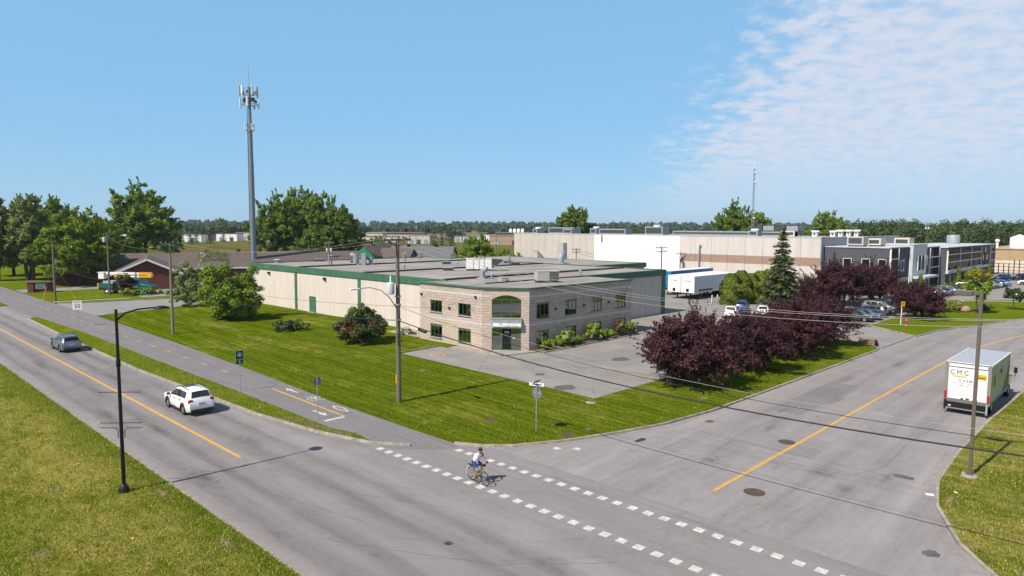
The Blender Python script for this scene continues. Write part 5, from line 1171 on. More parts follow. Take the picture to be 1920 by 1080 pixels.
for px, Y, s, rz, k, lb, sz in ((520, 190, 1.28, 0, 0, 'leftmost of the tall poplars, just right of the cell tower', 1.13), (563, 200, 1.35, 1.4, 2, 'highest of the tall poplars right of the cell tower', 1.2), (604, 195, 1.22, 2.9, 1, 'third of the tall poplars right of the cell tower', 1.26), (640, 192, 1.1, 4.1, 2, 'rightmost of the tall poplars beside the cell tower', 1.12), (585, 178, .9, 5.0, 0, 'low front tree at the foot of the tall poplars', .95)):
    far_tree('poplar_tree', GT[k], px, Y, s, rz, lb, CG2, sz)
MG = 'trees behind the warehouse'
for px, Y, s, rz, m, k, lb in ((712, 230, .68, .3, PLT, 0, 'rounded tree above the green gabled house'), (690, 215, .62, 2.0, GT, 1, 'dark tree left of the green gable'), (896, 165, .82, 1.0, PLT, 1, 'bright green tree beyond the middle of the warehouse roof'), (880, 168, .55, 3.0, GT, 2, 'low bushy tree left of the bright green one'), (945, 160, .52, 2.4, PLT, 0, 'low tree at the left end of the factory'), (968, 172, .46, .7, PLT, 1, 'small leafy tree touching the factory end wall'),
        (1075, 235, 1.36, .5, GT, 2, 'poplar peeking over the factory roof on the left'), (1376, 245, 1.5, 1.5, GT, 0, 'broad tree behind the lattice mast'), (1414, 250, 1.32, 3.1, GT, 1, 'broad tree right behind the rooftop coolers'), (1350, 252, 1.0, 5, GT, 1, 'tree at the left of the lattice mast group'), (1548, 262, 1.32, 2.2, GT, 2, 'round tree above the factory corner'), (415, 620, 1.35, .2, GT, 1, 'lone distant tree left of the cell tower'), (1440, 262, .9, .9, GT, 2, 'lower tree at the right of the mast group')):
    far_tree('broadleaf_tree', m[k], px, Y, s, rz, lb, MG)
fs = [conifer_meshes(81+i, 14, 3.2, 16, 8, .55, LEAF['needle'], .8, .25, 12) for i in range(2)]
SG = 'distant spruces'
r_ = random.Random(3)
LBL = ['distant spruce just right of the utility pole top, taller of two', 'distant spruce right of the taller one', 'third distant spruce near the field', 'spruce beside the far white transformer drums', 'spruce in front of the far white shed', 'leftmost spruce beyond the berm', 'second spruce beyond the berm', 'narrow dark spruce below the lone distant tree']
for i, (px, Y, s) in enumerate(((813, 340, 1.15), (845, 350, 1.05), (828, 380, .95), (368, 480, 1.0), (395, 470, 1.1), (340, 500, 1.0), (357, 450, .9), (420, 520, .85))):
    far_tree('spruce_tree', fs[i % 2], px, Y, s, i*.9, LBL[i], SG)
for i in range(24):
    px = 1118+i*7.9 + r_.uniform(-2.5, 2.5); Y = r_.uniform(430, 500)
    far_tree('spruce_tree', fs[i % 2], px, Y, r_.uniform(.85, 1.25), i*.7, ORDINAL[i]+' dark spruce from the left in the row above the factory roof', 'row of spruces above the factory roof')
# ---- woods too far to count
def woods(name, rows, n, leaf, mat, label, seed, tree_r=(3, 5)):
    rs = np.random.default_rng(seed); Ps = []; Ns = []
    for (xa, xb, Y, h, count) in rows:
        for _ in range(count):
            x = rs.uniform(xa, xb); y = Y*rs.uniform(.96, 1.06); hh = h*rs.uniform(.86, 1.08); r = rs.uniform(*tree_r)
            d = rs.normal(size=(n, 3)); d /= np.linalg.norm(d, axis=1, keepdims=True)
            d[:, 2] = np.abs(d[:, 2])*1.6-.6
            P = d*np.array([r, r, hh*.42])*(.7+.4*rs.random((n, 1))) + np.array([x, y, hh*.56]); Ps.append(P); Ns.append(d+rs.normal(size=(n, 3))*.5)
    P = np.concatenate(Ps); N = np.concatenate(Ns)
    Q = np.stack([P[:, 0]*CY + P[:, 1]*SY, -P[:, 0]*SY + P[:, 1]*CY, P[:, 2]], 1)
    me = leaf_mesh('woods', Q, N, leaf*rs.uniform(.7, 1.3, len(Q)), mat, rs, .75)
    return tag(mesh_obj(name, me, None, 'stuff'), label, 'woods')
woods('woods', [(130, 320, 268, 13.2, 330), (134, 345, 286, 14.8, 330), (138, 375, 308, 16.4, 330)], 260, .46, LEAF['dark'], 'dense green wood behind the charcoal office', 91, (2.2, 4.4))
woods('far_woods', [(-1500, 1600, 1600, 20, 520), (-2000, 2200, 2200, 30, 480), (-900, 900, 1150, 13, 170)], 60, 5.0, LEAF['far'], 'bluish line of distant woods along the whole horizon', 92, (8, 15))
woods('far_woods', [(-420, -60, 720, 12, 70), (-100, 330, 850, 12, 90), (-600, -200, 620, 11, 60), (120, 420, 560, 9, 40)], 60, 2.6, LEAF['far'], 'scattered darker trees among the far sheds', 93, (4, 8))

# ---- shrubs on the lawn and by the building
def shrub(name, seed, u, v, rx, ry, h, n, leaf, mats, label, cl=30, midx=None, cr=(.2, .36), twig=True, z=.1, group=None, low=-.55, base=.12, cat='shrub', lobes=None):
    rs = np.random.default_rng(seed); e = empty(name, (u, v, z), 0, label, cat, group)
    C, R = crown_clumps(rs, 1.0, h/2, h*.52, cl, lobes, cr, bottom=low); C[:, 0] *= rx; C[:, 1] *= ry; R = R*min(rx, ry, h*.8)
    P, N, k = clumps_points(rs, C, R, n); P[:, 2] = np.maximum(P[:, 2], .03)
    mi = None
    if isinstance(mats, list):
        ck = rs.choice(len(mats), len(C), p=midx); mi = ck[k]; fl = rs.random(n) < .15; mi = np.where(fl, rs.choice(len(mats), n, p=midx), mi)
    mesh_obj('foliage', leaf_mesh('foliage', P, N, leaf*rs.uniform(.7, 1.3, n), mats, rs, .5, mi), e)
    if twig:
        tb = MB()
        for i in rs.choice(len(C), min(10, len(C)), replace=False): limb(tb, (rs.normal()*.1*rx, rs.normal()*.1*ry, 0), tuple(C[i]), .05, .015, rs)
        tb.build('stems', MATS['bark'], e)
    return e
shrub('lilac_shrub', 101, 38.9, 89.6, 4.9, 4.6, 8.3, 42000, .155, LEAF['maple'], 'large round green shrub in front of the left end of the warehouse', 190, cr=(.13, .23), low=-.95, lobes=[(0, 0, .05, .95), (.35, 0, -.35, .72), (-.35, 0, -.35, .72), (0, .35, -.35, .72), (0, -.35, -.35, .72)])
wil = empty('willow_tree', (40.8, 108.9, .1), 0, 'pale weeping tree with a bowed white branch behind the round shrub', 'tree')
rs = np.random.default_rng(103); C, R = crown_clumps(rs, 3.5, 3.7, 3.6, 110, [(0, 0, .1, .95), (.3, 0, -.4, .7), (-.3, 0, -.4, .7), (0, .3, -.4, .7), (0, -.3, -.4, .7)], (.1, .2), bottom=-.98, shape=.5); P, N, k = clumps_points(rs, C, R, 14000)
mesh_obj('crown', leaf_mesh('crown', P, N, .17*rs.uniform(.7, 1.3, 14000), LEAF['pale'], rs, .35), wil)
tb = MB(); tb.tube([(0, 0, -.1), (.6, .2, 2.5), (1.2, .3, 4.4), (2.2, .5, 6.8), (4.0, .8, 8.6), (5.8, 1.0, 8.2)], [.16, .13, .11, .09, .06, .02], 7)
tb.tube([(0, 0, -.1), (-.5, 0, 2.5), (-.9, -.4, 4.2), (-.2, -1, 5.0)], [.12, .1, .06, .03], 6); tb.build('trunk', MATS['bark_pale'], wil)
P = np.stack([rs.uniform(2.0, 6.8, 1500), rs.normal(size=1500)*.5+.8, 0*rs.random(1500)], 1); P[:, 2] = 8.4 - .12*(P[:, 0]-4.4)**2 - rs.random(1500)**1.5*1.6
mesh_obj('hanging_foliage', leaf_mesh('hanging_foliage', P, rs.normal(size=(1500, 3)), .14, LEAF['pale'], rs, .3), wil)
shrub('juniper_shrub', 104, 39.7, 75.2, 2.6, 3.0, 1.15, 11000, .2, [LEAF['needle'], LEAF['dark'], LEAF['green']], 'low spreading juniper on the lawn before the warehouse wall', 60, [.4, .2, .4], (.2, .34), low=-.4)
shrub('mixed_shrub', 105, 40.9, 61.6, 3.1, 2.8, 3.4, 16000, .14, [LEAF['dark'], LEAF['brown'], LEAF['green'], LEAF['needle']], 'wide dark evergreen shrub with dead brown patches by the utility pole', 48, [.42, .22, .12, .24], (.16, .3), low=-.8)
shrub('young_crabapple', 106, 41.6, 62.8, 1.5, 1.5, 4.6, 2600, .13, [LEAF['green'], LEAF['plum'], LEAF['pale']], 'thin leafy crabapple growing up through the brown-patched shrub', 24, [.6, .25, .15], (.16, .3), low=0.1)
BG_ = 'shrubs along the shaded office wall'
for i, (u, v, rx, ry, h, mats, p, lb) in enumerate(((52.0, 45.0, 1.5, .75, 1.1, LEAF['maple'], None, 'low bright green shrub next to the entrance walk'), (54.3, 44.9, 1.3, .9, 2.1, [LEAF['maple'], LEAF['flower']], [.86, .14], 'flowering hydrangea below the first shaded window'), (56.6, 45.0, 1.3, .7, 1.0, LEAF['green'], None, 'low shrub between the two hydrangeas'), (59.4, 44.9, 1.6, .9, 2.2, [LEAF['maple'], LEAF['flower']], [.88, .12], 'second tall hydrangea along the shaded wall'),
        (62.0, 45.0, 1.2, .7, 1.1, LEAF['maple'], None, 'low shrub right of the second hydrangea'), (64.4, 44.9, 1.3, .8, 1.9, [LEAF['brown'], LEAF['green'], LEAF['flower']], [.45, .45, .1], 'browning shrub near the end of the bed'), (66.6, 44.8, 1.3, .8, 1.7, [LEAF['green'], LEAF['flower']], [.9, .1], 'last green shrub of the bed at the building end'))):
    shrub('wall_shrub', 110+i, u, v, rx, ry, h, int(2600*h**.7), .10, mats, lb, 22, p, group=BG_, twig=False, low=-.8)
# flower bed before the bucket truck, bed and plants on the right lawn
shrub('flower_bed', 130, 40.6, 131.2, 5.0, 1.8, 1.3, 3600, .2, [LEAF['maple'], LEAF['yellow']], 'yellow-green perennial bed along the side street', 34, [.7, .3], (.2, .34), twig=False, low=-.6, cat='flower bed')
bd = shrub('purple_bush', 131, 38.9, 134.2, 1.5, 1.5, 4.2, 2400, .2, [LEAF['plum'], LEAF['green']], 'dark purple bush in front of the bucket truck', 20, [.7, .3], (.22, .36), low=-.9)
ym = [tree_meshes(141, 6.4, 2.0, 2.0, 2600, .2, [LEAF['maple']][0], 26, .09, None, (.25, .42), shape=.6), tree_meshes(142, 4.0, 1.5, 1.1, 1500, .17, LEAF['dark'], 22, .07, None, (.22, .4), shape=.6)]
e = plant_tree('young_maple', ym[0], 120.4, 20.4, .1, 0, 1.0, 'young maple with yellow top behind the brown lamp head', group='young trees on the right lawn')
rs = np.random.default_rng(143); C, R = crown_clumps(rs, 1.7, 1.2, 5.7, 14, None, (.25, .4)); P, N, k = clumps_points(rs, C, R, 1300); mesh_obj('yellow_leaves', leaf_mesh('yellow_leaves', P, N, .2, LEAF['yellow'], rs), e)
plant_tree('young_maple', ym[1], 130.5, 17.2, .1, 0, .95, 'small dark young tree by the concrete sidewalk', group='young trees on the right lawn')
shrub('reed_bed', 144, 121.5, 24.2, 5.2, 2.4, 1.5, 6500, .28, [LEAF['reed'], LEAF['yellow'], LEAF['maple']], 'bed of tall yellow-green ornamental grass on the right lawn', 40, [.6, .2, .2], (.2, .34), twig=False, low=-.5, cat='flower bed')
shrub('flower_bed', 145, 131.5, 27.2, 1.8, .9, 1.1, 900, .17, [LEAF['orange'], LEAF['yellow'], LEAF['maple']], 'orange flowers at the corner of the car park', 14, [.6, .2, .2], twig=False, cat='flower bed')
shrub('reed_bed', 146, 127.5, 20.6, 2.6, 1.5, 1.2, 1800, .24, [LEAF['reed'], LEAF['yellow']], 'grassy clump right of the young maple', 18, [.7, .3], twig=False, cat='flower bed')
bo = MB(); bo.sm = True; bo.lathe([(.0, -.1), (.75, .0), (.85, .4), (.6, .85), (.2, 1.0), (0, 1.02)], 9); o = bo.build('boulder', MATS['factory_band'], loc=(121.7, 21.9, .1)); o.scale = (1.2, .85, .9); tag(o, 'reddish boulder in front of the ornamental grass', 'boulder')
for i in range(9): shrub('office_shrub', 150+i, 152+i*7.4, 33.9, 2.6, .8, 1.2, 700, .26, LEAF['cedar'] if i % 2 else LEAF['maple'], ('first', 'second', 'third', 'fourth', 'fifth', 'sixth', 'seventh', 'eighth', 'ninth')[i]+' low green shrub from the left along the office front', 14, group='shrubs along the office front', twig=False)
shrub('hedge', 165, 121, 34.2, 9, .8, 1.0, 3600, .2, LEAF['dark'], 'clipped dark hedge behind the near parked cars', 40, twig=False, cat='hedge')

# ---- grass blades on the near lawns (uncountable)
def blades(name, poly, n, h, mats, p, label, seed, keep=None, z=.1, w=.018):
    rs = np.random.default_rng(seed); xs = [q[0] for q in poly]; ys = [q[1] for q in poly]; out = []
    need = n
    pl = np.array(poly)
    while need > 0:
        q = np.stack([rs.uniform(min(xs), max(xs), need*2), rs.uniform(min(ys), max(ys), need*2)], 1)
        inside = np.zeros(len(q), bool); j = len(pl)-1
        for i in range(len(pl)):
            a, b = pl[i], pl[j]; cond = (a[1] > q[:, 1]) != (b[1] > q[:, 1])
            with np.errstate(divide='ignore', invalid='ignore'): xx = (b[0]-a[0])*(q[:, 1]-a[1])/(b[1]-a[1])+a[0]
            inside ^= cond & (q[:, 0] < xx); j = i
        q = q[inside]
        dd = np.hypot(q[:, 0], q[:, 1]); q = q[rs.random(len(q)) < np.minimum(1, (26/np.maximum(dd, 1))**1.6)]
        out.append(q[:need]); need -= len(out[-1])
    q = np.concatenate(out); n = len(q)
    H = h*rs.uniform(.5, 1.5, n); a = rs.random(n)*2*math.pi; ln = rs.normal(size=(n, 2))*.5*H[:, None]; W = w*rs.uniform(.7, 1.5, n)
    V = np.empty((n, 3, 3)); V[:, 0, :2] = q + np.stack([np.cos(a), np.sin(a)], 1)*W[:, None]; V[:, 1, :2] = q - np.stack([np.cos(a), np.sin(a)], 1)*W[:, None]; V[:, 2, :2] = q + ln
    V[:, :2, 2] = z-.01; V[:, 2, 2] = z + H
    me = bpy.data.meshes.new(name); me.vertices.add(n*3); me.loops.add(n*3); me.polygons.add(n)
    me.vertices.foreach_set('co', V.reshape(-1).astype(np.float32)); me.loops.foreach_set('vertex_index', np.arange(n*3, dtype=np.int32))
    me.polygons.foreach_set('loop_start', np.arange(0, n*3, 3, dtype=np.int32)); me.polygons.foreach_set('loop_total', np.full(n, 3, dtype=np.int32))
    for m in mats: me.materials.append(m)
    me.polygons.foreach_set('material_index', rs.choice(len(mats), n, p=p).astype(np.int32)); me.update(calc_edges=True)
    return tag(mesh_obj(name, me, None, 'stuff'), label, 'grass')
GRS = [LEAF['grass'], LEAF['straw']]
GRD = GRS + [LEAF['dark'], LEAF['reed']]
blades('grass', [(-16, 18), (-3, 18), (11.5, 14), (11.5, 75), (5, 75), (-16, 40)], 170000, .085, GRD, [.42, .30, .16, .12], 'short dry grass on the left foreground lawn', 201, z=.07)
blades('grass', [(11.0, 14), (11.6, 14), (11.6, 80), (11.0, 80)], 16000, .07, GRS, [.85, .15], 'greener grass fringe along the left road edge', 206, z=.07)
blades('grass', [(27, -6), (60, -10), (75, 7), (44, 7.7), (38.2, 7.4), (34.8, 6.7), (31.2, 5.2), (29, 3.7)], 70000, .08, GRD, [.42, .30, .16, .12], 'short dry grass on the right foreground lawn', 202, z=.115)
blades('grass', LAWN[:13] + [(39.3, 29.5), (40, 54), (46, 54), (46, 75), (27, 75)] + LAWN[26:], 120000, .055, GRS, [.86, .14], 'mown grass on the corner lawn', 203, z=.115)
blades('grass', VERGE[1:11], 22000, .07, GRS, [.85, .15], 'lush grass on the strip between road and bike path', 204, z=.11)
rs_ = random.Random(9)
wf = MB(); 
P = np.array([(rs_.gauss(cx, sx), rs_.gauss(cy, sy), .16+rs_.random()*.06) for cx, cy, sx, sy, k in ((10.3, 35, .5, 1.2, 46), (10.4, 48, .4, 2.0, 40), (20.9, 83, .4, 2, 80), (20.7, 60, .4, 3, 40), (9.8, 27, .6, 1.0, 40), (20.8, 70, .3, 4, 40), (9.5, 40, .6, 2, 30)) for _ in range(k)])
tag(mesh_obj('wildflowers', leaf_mesh('wildflowers', P, np.tile([0, 0, 1.0], (len(P), 1)), .045, LEAF['yellow'], np.random.default_rng(2), .9), None, 'stuff'), 'small yellow wildflowers scattered in the roadside grass', 'flowers')
# ------------------------------------------------------------------ vehicles
def interp(keys, x):
    if x <= keys[0][0]: return keys[0][1]
    for (a, p), (b, q) in zip(keys, keys[1:]):
        if x <= b:
            t = (x-a)/(b-a); t = t*t*(3-2*t)*.35 + t*.65; return p+(q-p)*t
    return keys[-1][1]
CARS = {
 'suv': dict(W=1.80, xf=1.36, xr=-1.30, R=.40, ra=.345, side=(-1.78, 1.0),
   top=[(-2.30,.92),(-2.26,1.02),(-2.18,1.12),(-1.98,1.54),(-1.86,1.63),(-1.3,1.69),(-.4,1.70),(.15,1.65),(.45,1.53),(1.0,1.16),(1.12,1.10),(1.9,1.0),(2.18,.90),(2.30,.72)],
   belt=[(-2.30,.88),(-2.1,1.04),(-1.5,1.06),(.9,1.0),(1.1,1.03),(1.9,.94),(2.2,.84),(2.30,.68)], roofk=.745, ws=(.42, 1.04), rg=(-2.13, -1.93), pil=[(-1.62,-.99),(-.96,-.04),(-.005,.86)], rails=True, tail=(.86, 1.12)),
 'crossover': dict(W=1.84, xf=1.38, xr=-1.32, R=.40, ra=.35, side=(-1.7, 1.0),
   top=[(-2.30,.90),(-2.27,1.02),(-2.2,1.10),(-1.95,1.45),(-1.75,1.57),(-1.1,1.65),(-.3,1.66),(.2,1.60),(.5,1.48),(1.05,1.14),(1.15,1.09),(1.9,.98),(2.2,.86),(2.30,.70)],
   belt=[(-2.30,.86),(-2.1,1.02),(-1.5,1.05),(.9,.98),(1.1,1.02),(1.9,.92),(2.2,.82),(2.30,.66)], roofk=.72, ws=(.48, 1.08), rg=(-2.15, -1.88), pil=[(-1.55,-.96),(-.93,-.02),(.015,.88)], rails=True, tail=(.86, 1.02)),
 'sedan': dict(W=1.80, xf=1.36, xr=-1.34, R=.37, ra=.32, side=(-1.5, 1.0),
   top=[(-2.32,.80),(-2.28,.98),(-2.1,1.03),(-1.6,1.06),(-1.05,1.32),(-.75,1.41),(-.2,1.46),(.2,1.43),(.45,1.35),(1.05,1.03),(1.15,.99),(1.9,.90),(2.2,.80),(2.32,.62)],
   belt=[(-2.32,.76),(-2.1,.95),(-1.5,.97),(.9,.91),(1.1,.93),(1.9,.85),(2.2,.75),(2.32,.58)], roofk=.70, ws=(.42, 1.08), rg=(-1.55, -.98), pil=[(-1.25,-.82),(-.79,.02),(.05,.88)], rails=False, tail=(.72, .92)),
 'van': dict(W=1.95, xf=1.55, xr=-1.45, R=.39, ra=.35, side=(-2.2, 1.2),
   top=[(-2.55,.85),(-2.52,1.2),(-2.48,1.9),(-2.36,2.0),(-1.5,2.06),(0,2.06),(.5,1.98),(.8,1.78),(1.5,1.22),(1.6,1.16),(2.2,1.04),(2.45,.9),(2.55,.7)],
   belt=[(-2.55,.8),(-2.5,1.12),(-1.5,1.14),(1.2,1.1),(1.5,1.12),(2.2,.98),(2.45,.84),(2.55,.66)], roofk=.84, ws=(.72, 1.52), rg=(-2.51, -2.46), pil=[(.1,1.0)], rails=False, tail=(.8, 1.3))}
def car_proto(kind):
    S = CARS[kind]; W = S['W']/2; x0, x1 = S['top'][0][0], S['top'][-1][0]
    def zlow(x):
        for c in (S['xf'], S['xr']):
            d = abs(x-c)
            if d < S['R']: return S['ra'] + math.sqrt(S['R']**2-d*d)
        return .24 if abs(x) < 1.9 else .24 + .10*(abs(x)-1.9)/.4
    def section(x):
        zt, zb, zl = interp(S['top'], x), interp(S['belt'], x), zlow(x)
        e = max(0, (abs(x)-1.55)/(x1-1.55)); k = 1-.13*e*e
        wm, wb, wl = W*k, W*.965*k, W*.955*k
        g = min(1, max(0, (zt-zb-.05)/.45)); wr = W*k*(.95+(S['roofk']-.95)*g)
        zb = min(zb, zt-.03); zmid = max(zl+.02, zl+(zb-zl)*.5)
        return [(0, zl), (wl*.96, zl), (wl, zl+.035), (wm, zmid), (wb, zb), (wb-.03*g-.012, zb+.02), (wr, max(zb+.022, zt-.085-.02*g)), (wr*.84, zt-.022), (0, zt)]
    xs = set(np.linspace(x0, x1, 47).round(3).tolist())
    for c in (S['xf'], S['xr']):
        for t in np.linspace(0, math.pi, 13): xs.add(round(c + S['R']*math.cos(t)*.999, 3))
        xs.add(round(c+S['R']+.004, 3)); xs.add(round(c-S['R']-.004, 3))
    xs = sorted(xs); root = empty('parked_car'); mb = MB(); mb.sm = True
    V = []
    for x in xs:
        s = section(x); V += [(x, y, z) for y, z in s] + [(x, -y, z) for y, z in s[-2:0:-1]]
    m = 16; F = [(i*m+j, i*m+(j+1) % m, (i+1)*m+(j+1) % m, (i+1)*m+j) for i in range(len(xs)-1) for j in range(m)]
    F += [tuple(range(m-1, -1, -1)), tuple((len(xs)-1)*m+j for j in range(m))]
    mb.add(V, F); body = recalc(mb.build('body', MATS['paint_white'], root))
    es = body.modifiers.new('split', 'EDGE_SPLIT'); es.split_angle = math.radians(38)
    body.material_slots[0].link = 'OBJECT'; body.material_slots[0].material = MATS['paint_white']
    def side(x, t, sgn, o=.008):
        s = section(x); p, q = Vector(s[5]), Vector(s[6]); r = p+(q-p)*t; return (x, sgn*(r.x+o), r.y)
    for sgn in (-1, 1):
        for a, b in S['pil']:
            P = MB(); n = 7
            for i in range(n):
                x, y = a+(b-a)*i/n, a+(b-a)*(i+1)/n
                P.face(side(x, .1, sgn), side(y, .1, sgn), side(y, .93, sgn), side(x, .93, sgn))
            recalc(P.build('side_window', MATS['car_glass'], root))
        c = MB()
        for a, b in ((S['xr']+S['R']+.02, S['xf']-S['R']-.02),): c.box(a, sgn*W*.90, .2, b, sgn*W*.985, .34)
        for xc in (S['xf'], S['xr']):
            Rr = S['R']; pts = [(xc+(Rr+.025)*math.cos(t), sgn*W*.972*(1-.13*max(0, (abs(xc+(Rr+.025)*math.cos(t))-1.55)/(x1-1.55))**2), S['ra']+(Rr+.025)*math.sin(t)) for t in np.linspace(-.15, math.pi+.15, 12)]
            if kind != 'sedan': c.tube(pts, .045, 6)
        c.build('cladding', MATS['trim_black'], root)
        mr = MB().cbox((.82, sgn*(W+.1), interp(S['belt'], .82)+.09), (.14, .2, .15)).build('mirror', MATS['trim_black'], root); bevel(mr, .03)
        if S['rails']: MB().tube([(x, sgn*W*.66, interp(S['top'], x)+z) for x, z in ((-1.6, -.01), (-1.4, .05), (-.6, .06), (.0, .045), (.15, -.02))], .026, 6).build('roof_rail', MATS['trim_black'], root)
        za, zb_ = S['tail']; tl = MB().cbox((x0+.13, sgn*W*.765, (za+zb_)/2), (.19, .27, zb_-za)).build('tail_light', MATS['lamp_red'], root); bevel(tl, .045)
        def flank_pt(x, z):
            sct = section(x); k = 1 if z > sct[4][1] else (z-sct[3][1])/max(.01, sct[4][1]-sct[3][1]); return (x, sgn*(sct[3][0]+(sct[4][0]-sct[3][0])*max(0, min(1, k))+.014), z)
        for xd in [p[0]-.035 for p in S['pil'][1:]] + [S['pil'][-1][1]+.06]:
            zl_ = max(.36, zlow(xd)+.04); pts = []
            for z in np.linspace(zl_, interp(S['belt'], xd)-.02, 6):
                sct = section(xd); pts.append(flank_pt(xd, z) if z > sct[3][1] else (xd, sgn*(sct[2][0]+(sct[3][0]-sct[2][0])*max(0, (z-sct[2][1])/(sct[3][1]-sct[2][1]))+.004), z))
            MB().tube([(p[0], p[1]-sgn*.008, p[2]) for p in pts], .008, 4).build('door_seam', MATS['trim_black'], root)
            if xd < .6: MB().cbox((xd+.17, sgn*(W*.985), interp(S['belt'], xd)-.11), (.2, .04, .035)).build('door_handle', MATS['trim_black'], root)
        hl = MB().cbox((x1-.22, sgn*W*.72, interp(S['top'], x1-.2)-.13), (.3, .36, .13)).build('headlight', MATS['lamp_clear'], root); bevel(hl, .04)
    def patch(name, a, b, w, o):
        P = MB(); n = 6; k = 6
        def pt(x, f):
            s = section(x); y = s[7][0]*f*w; z = s[8][1] - (s[8][1]-s[7][1])*abs(f*w)**2; return (x+o[0], y, z+o[1])
        for i in range(n):
            for j in range(k):
                x, y = a+(b-a)*i/n, a+(b-a)*(i+1)/n; f, g = -1+2*j/k, -1+2*(j+1)/k; P.face(pt(x, f), pt(y, f), pt(y, g), pt(x, g))
        return recalc(P.build(name, MATS['car_glass'], root))
    patch('windshield', S['ws'][0], S['ws'][1], 1.03, (.008, .010)); patch('rear_window', S['rg'][0], S['rg'][1], .97, (-.012, .010))
    if S['rails']: patch('sunroof', -.75, .05, .72, (0, .012))
    MB().cbox((x0-.02, 0, .36), (.14, W*1.62, .2)).build('rear_bumper', MATS['trim_black'], root); MB().cbox((x1-.04, 0, .34), (.14, W*1.55, .2)).build('front_bumper', MATS['trim_black'], root)
    MB().cbox((x1-.02, 0, .62), (.06, W*1.0, .16)).build('grille', MATS['trim_black'], root)
    MB().cbox((x0-.015, 0, .80 if kind != 'van' else .9), (.03, .42, .17)).build('licence_plate', MATS['plate'], root)
    wm = MB(); wm.lathe([(.2, -.1), (.30, -.115), (.335, -.09), (.345, 0), (.335, .09), (.30, .115), (.2, .1)], 22, (0, 0, 0), 'Y', False)
    tmp = wm.build('tyre', MATS['tyre']); tw = tmp.data; bpy.data.objects.remove(tmp)
    rm = MB(); rm.lathe([(.225, -.085), (.225, .085), (.20, .09), (.19, .05), (0, .045)], 20, (0, 0, 0), 'Y')
    for i in range(5): t = 2*math.pi*i/5; rm.obox((.03*math.cos(t), .075, .03*math.sin(t)), (.205*math.cos(t), .085, .205*math.sin(t)), .065, .03, up=(0, 1, 0))
    tmp = rm.build('rim', MATS['alloy']); rmm = tmp.data; bpy.data.objects.remove(tmp)
    for xc in (S['xf'], S['xr']):
        for sgn in (-1, 1):
            wh = mesh_obj('wheel', tw, root); wh.location = (xc, sgn*(W-.13), S['ra']); wh.rotation_euler = (0, 0, 0 if sgn > 0 else math.pi)
            s = S['ra']/.345; wh.scale = (s, s, s); mesh_obj('rim', rmm, wh)
    return root
def paint_car(root, mat):
    for ch in root.children:
        if ch.name.split('.')[0] == 'body': ch.material_slots[0].link = 'OBJECT'; ch.material_slots[0].material = MATS[mat]
PROTO = {k: car_proto(k) for k in CARS}; USED = set()
def place_car(kind, u, v, z, rz, mat, label, group=None, name='parked_car', cat='car', s=1.0):
    if kind in USED: c = copy_tree(PROTO[kind])
    else: c = PROTO[kind]; USED.add(kind)
    c.name = name; c.location = (u, v, z); c.rotation_euler = (0, 0, rz); c.scale = (s, s, s); paint_car(c, mat); tag(c, label, cat)
    if group: c['group'] = group
    elif 'group' in c: del c['group']
    return c
H2 = math.pi/2
place_car('suv', 17.62, 47.72, 0.0, H2, 'paint_white', 'white SUV with roof rails driving away on the main road', name='moving_car')
place_car('crossover', 17.68, 79.3, 0.0, H2, 'paint_slate', 'grey crossover driving away ahead of the white SUV', name='moving_car')
ZL = .08
G1 = 'cars parked beside the near right lawn'
for kind, u, v, rz, mat, lb in (('crossover', 98.9, 30.4, -H2, 'paint_charcoal', 'charcoal crossover at the corner of the near right car row'), ('sedan', 101.8, 30.3, -H2, 'paint_blue', 'dark blue sedan second in the near right car row'), ('suv', 105.6, 30.6, H2, 'paint_grey', 'bronze-grey SUV third in the near right row, tail to the lawn'), ('sedan', 108.7, 30.4, -H2, 'paint_black', 'black sedan fourth in the near right row'), ('suv', 112.0, 31.2, -H2, 'paint_silver', 'silver SUV behind the hydrant sign'), ('crossover', 115.0, 31.0, -H2, 'paint_black', 'dark crossover half hidden by the lone plum tree')):
    place_car(kind, u, v, ZL, rz, mat, lb, G1)
G2 = 'cars parked behind the plum row'
for kind, u, v, rz, mat, lb in (('suv', 90.2, 44.0, .35, 'paint_white', 'white SUV left of the spruce behind the plum trees'), ('suv', 94.2, 41.2, .35, 'paint_white', 'second white SUV, nose behind the first, below the spruce'), ('sedan', 86.8, 40.4, .35, 'paint_charcoal', 'dark teal sedan in front of the white SUVs'), ('crossover', 98.4, 46.4, .35, 'paint_blue', 'blue car whose roof shows under the cedar hedge'), ('sedan', 102.5, 44.6, .35, 'paint_silver', 'silver car partly hidden at the spruce foot')):
    place_car(kind, u, v, ZL, rz, mat, lb, G2)
G3 = 'cars parked in the office car park'
row = [('crossover', 'paint_grey', 'grey'), ('suv', 'paint_black', 'black'), ('suv', 'paint_bronze', 'bronze'), ('sedan', 'paint_blue', 'navy'), ('crossover', 'paint_silver', 'silver'), ('sedan', 'paint_charcoal', 'charcoal'), ('suv', 'paint_dark_red', 'maroon'), ('sedan', 'paint_silver', 'pale silver'), ('suv', 'paint_white', 'white'), ('van', 'paint_white', 'white boxy'), ('sedan', 'paint_blue', 'deep blue'), ('crossover', 'paint_silver', 'light grey'), ('sedan', 'paint_grey', 'slate'), ('sedan', 'paint_silver', 'silver'), ('crossover', 'paint_black', 'dark'), ('sedan', 'paint_bright_blue', 'bright blue')]
ORD = ['first', 'second', 'third', 'fourth', 'fifth', 'sixth', 'seventh', 'eighth', 'ninth', 'tenth', 'eleventh', 'twelfth', 'thirteenth', 'fourteenth', 'fifteenth', 'sixteenth']
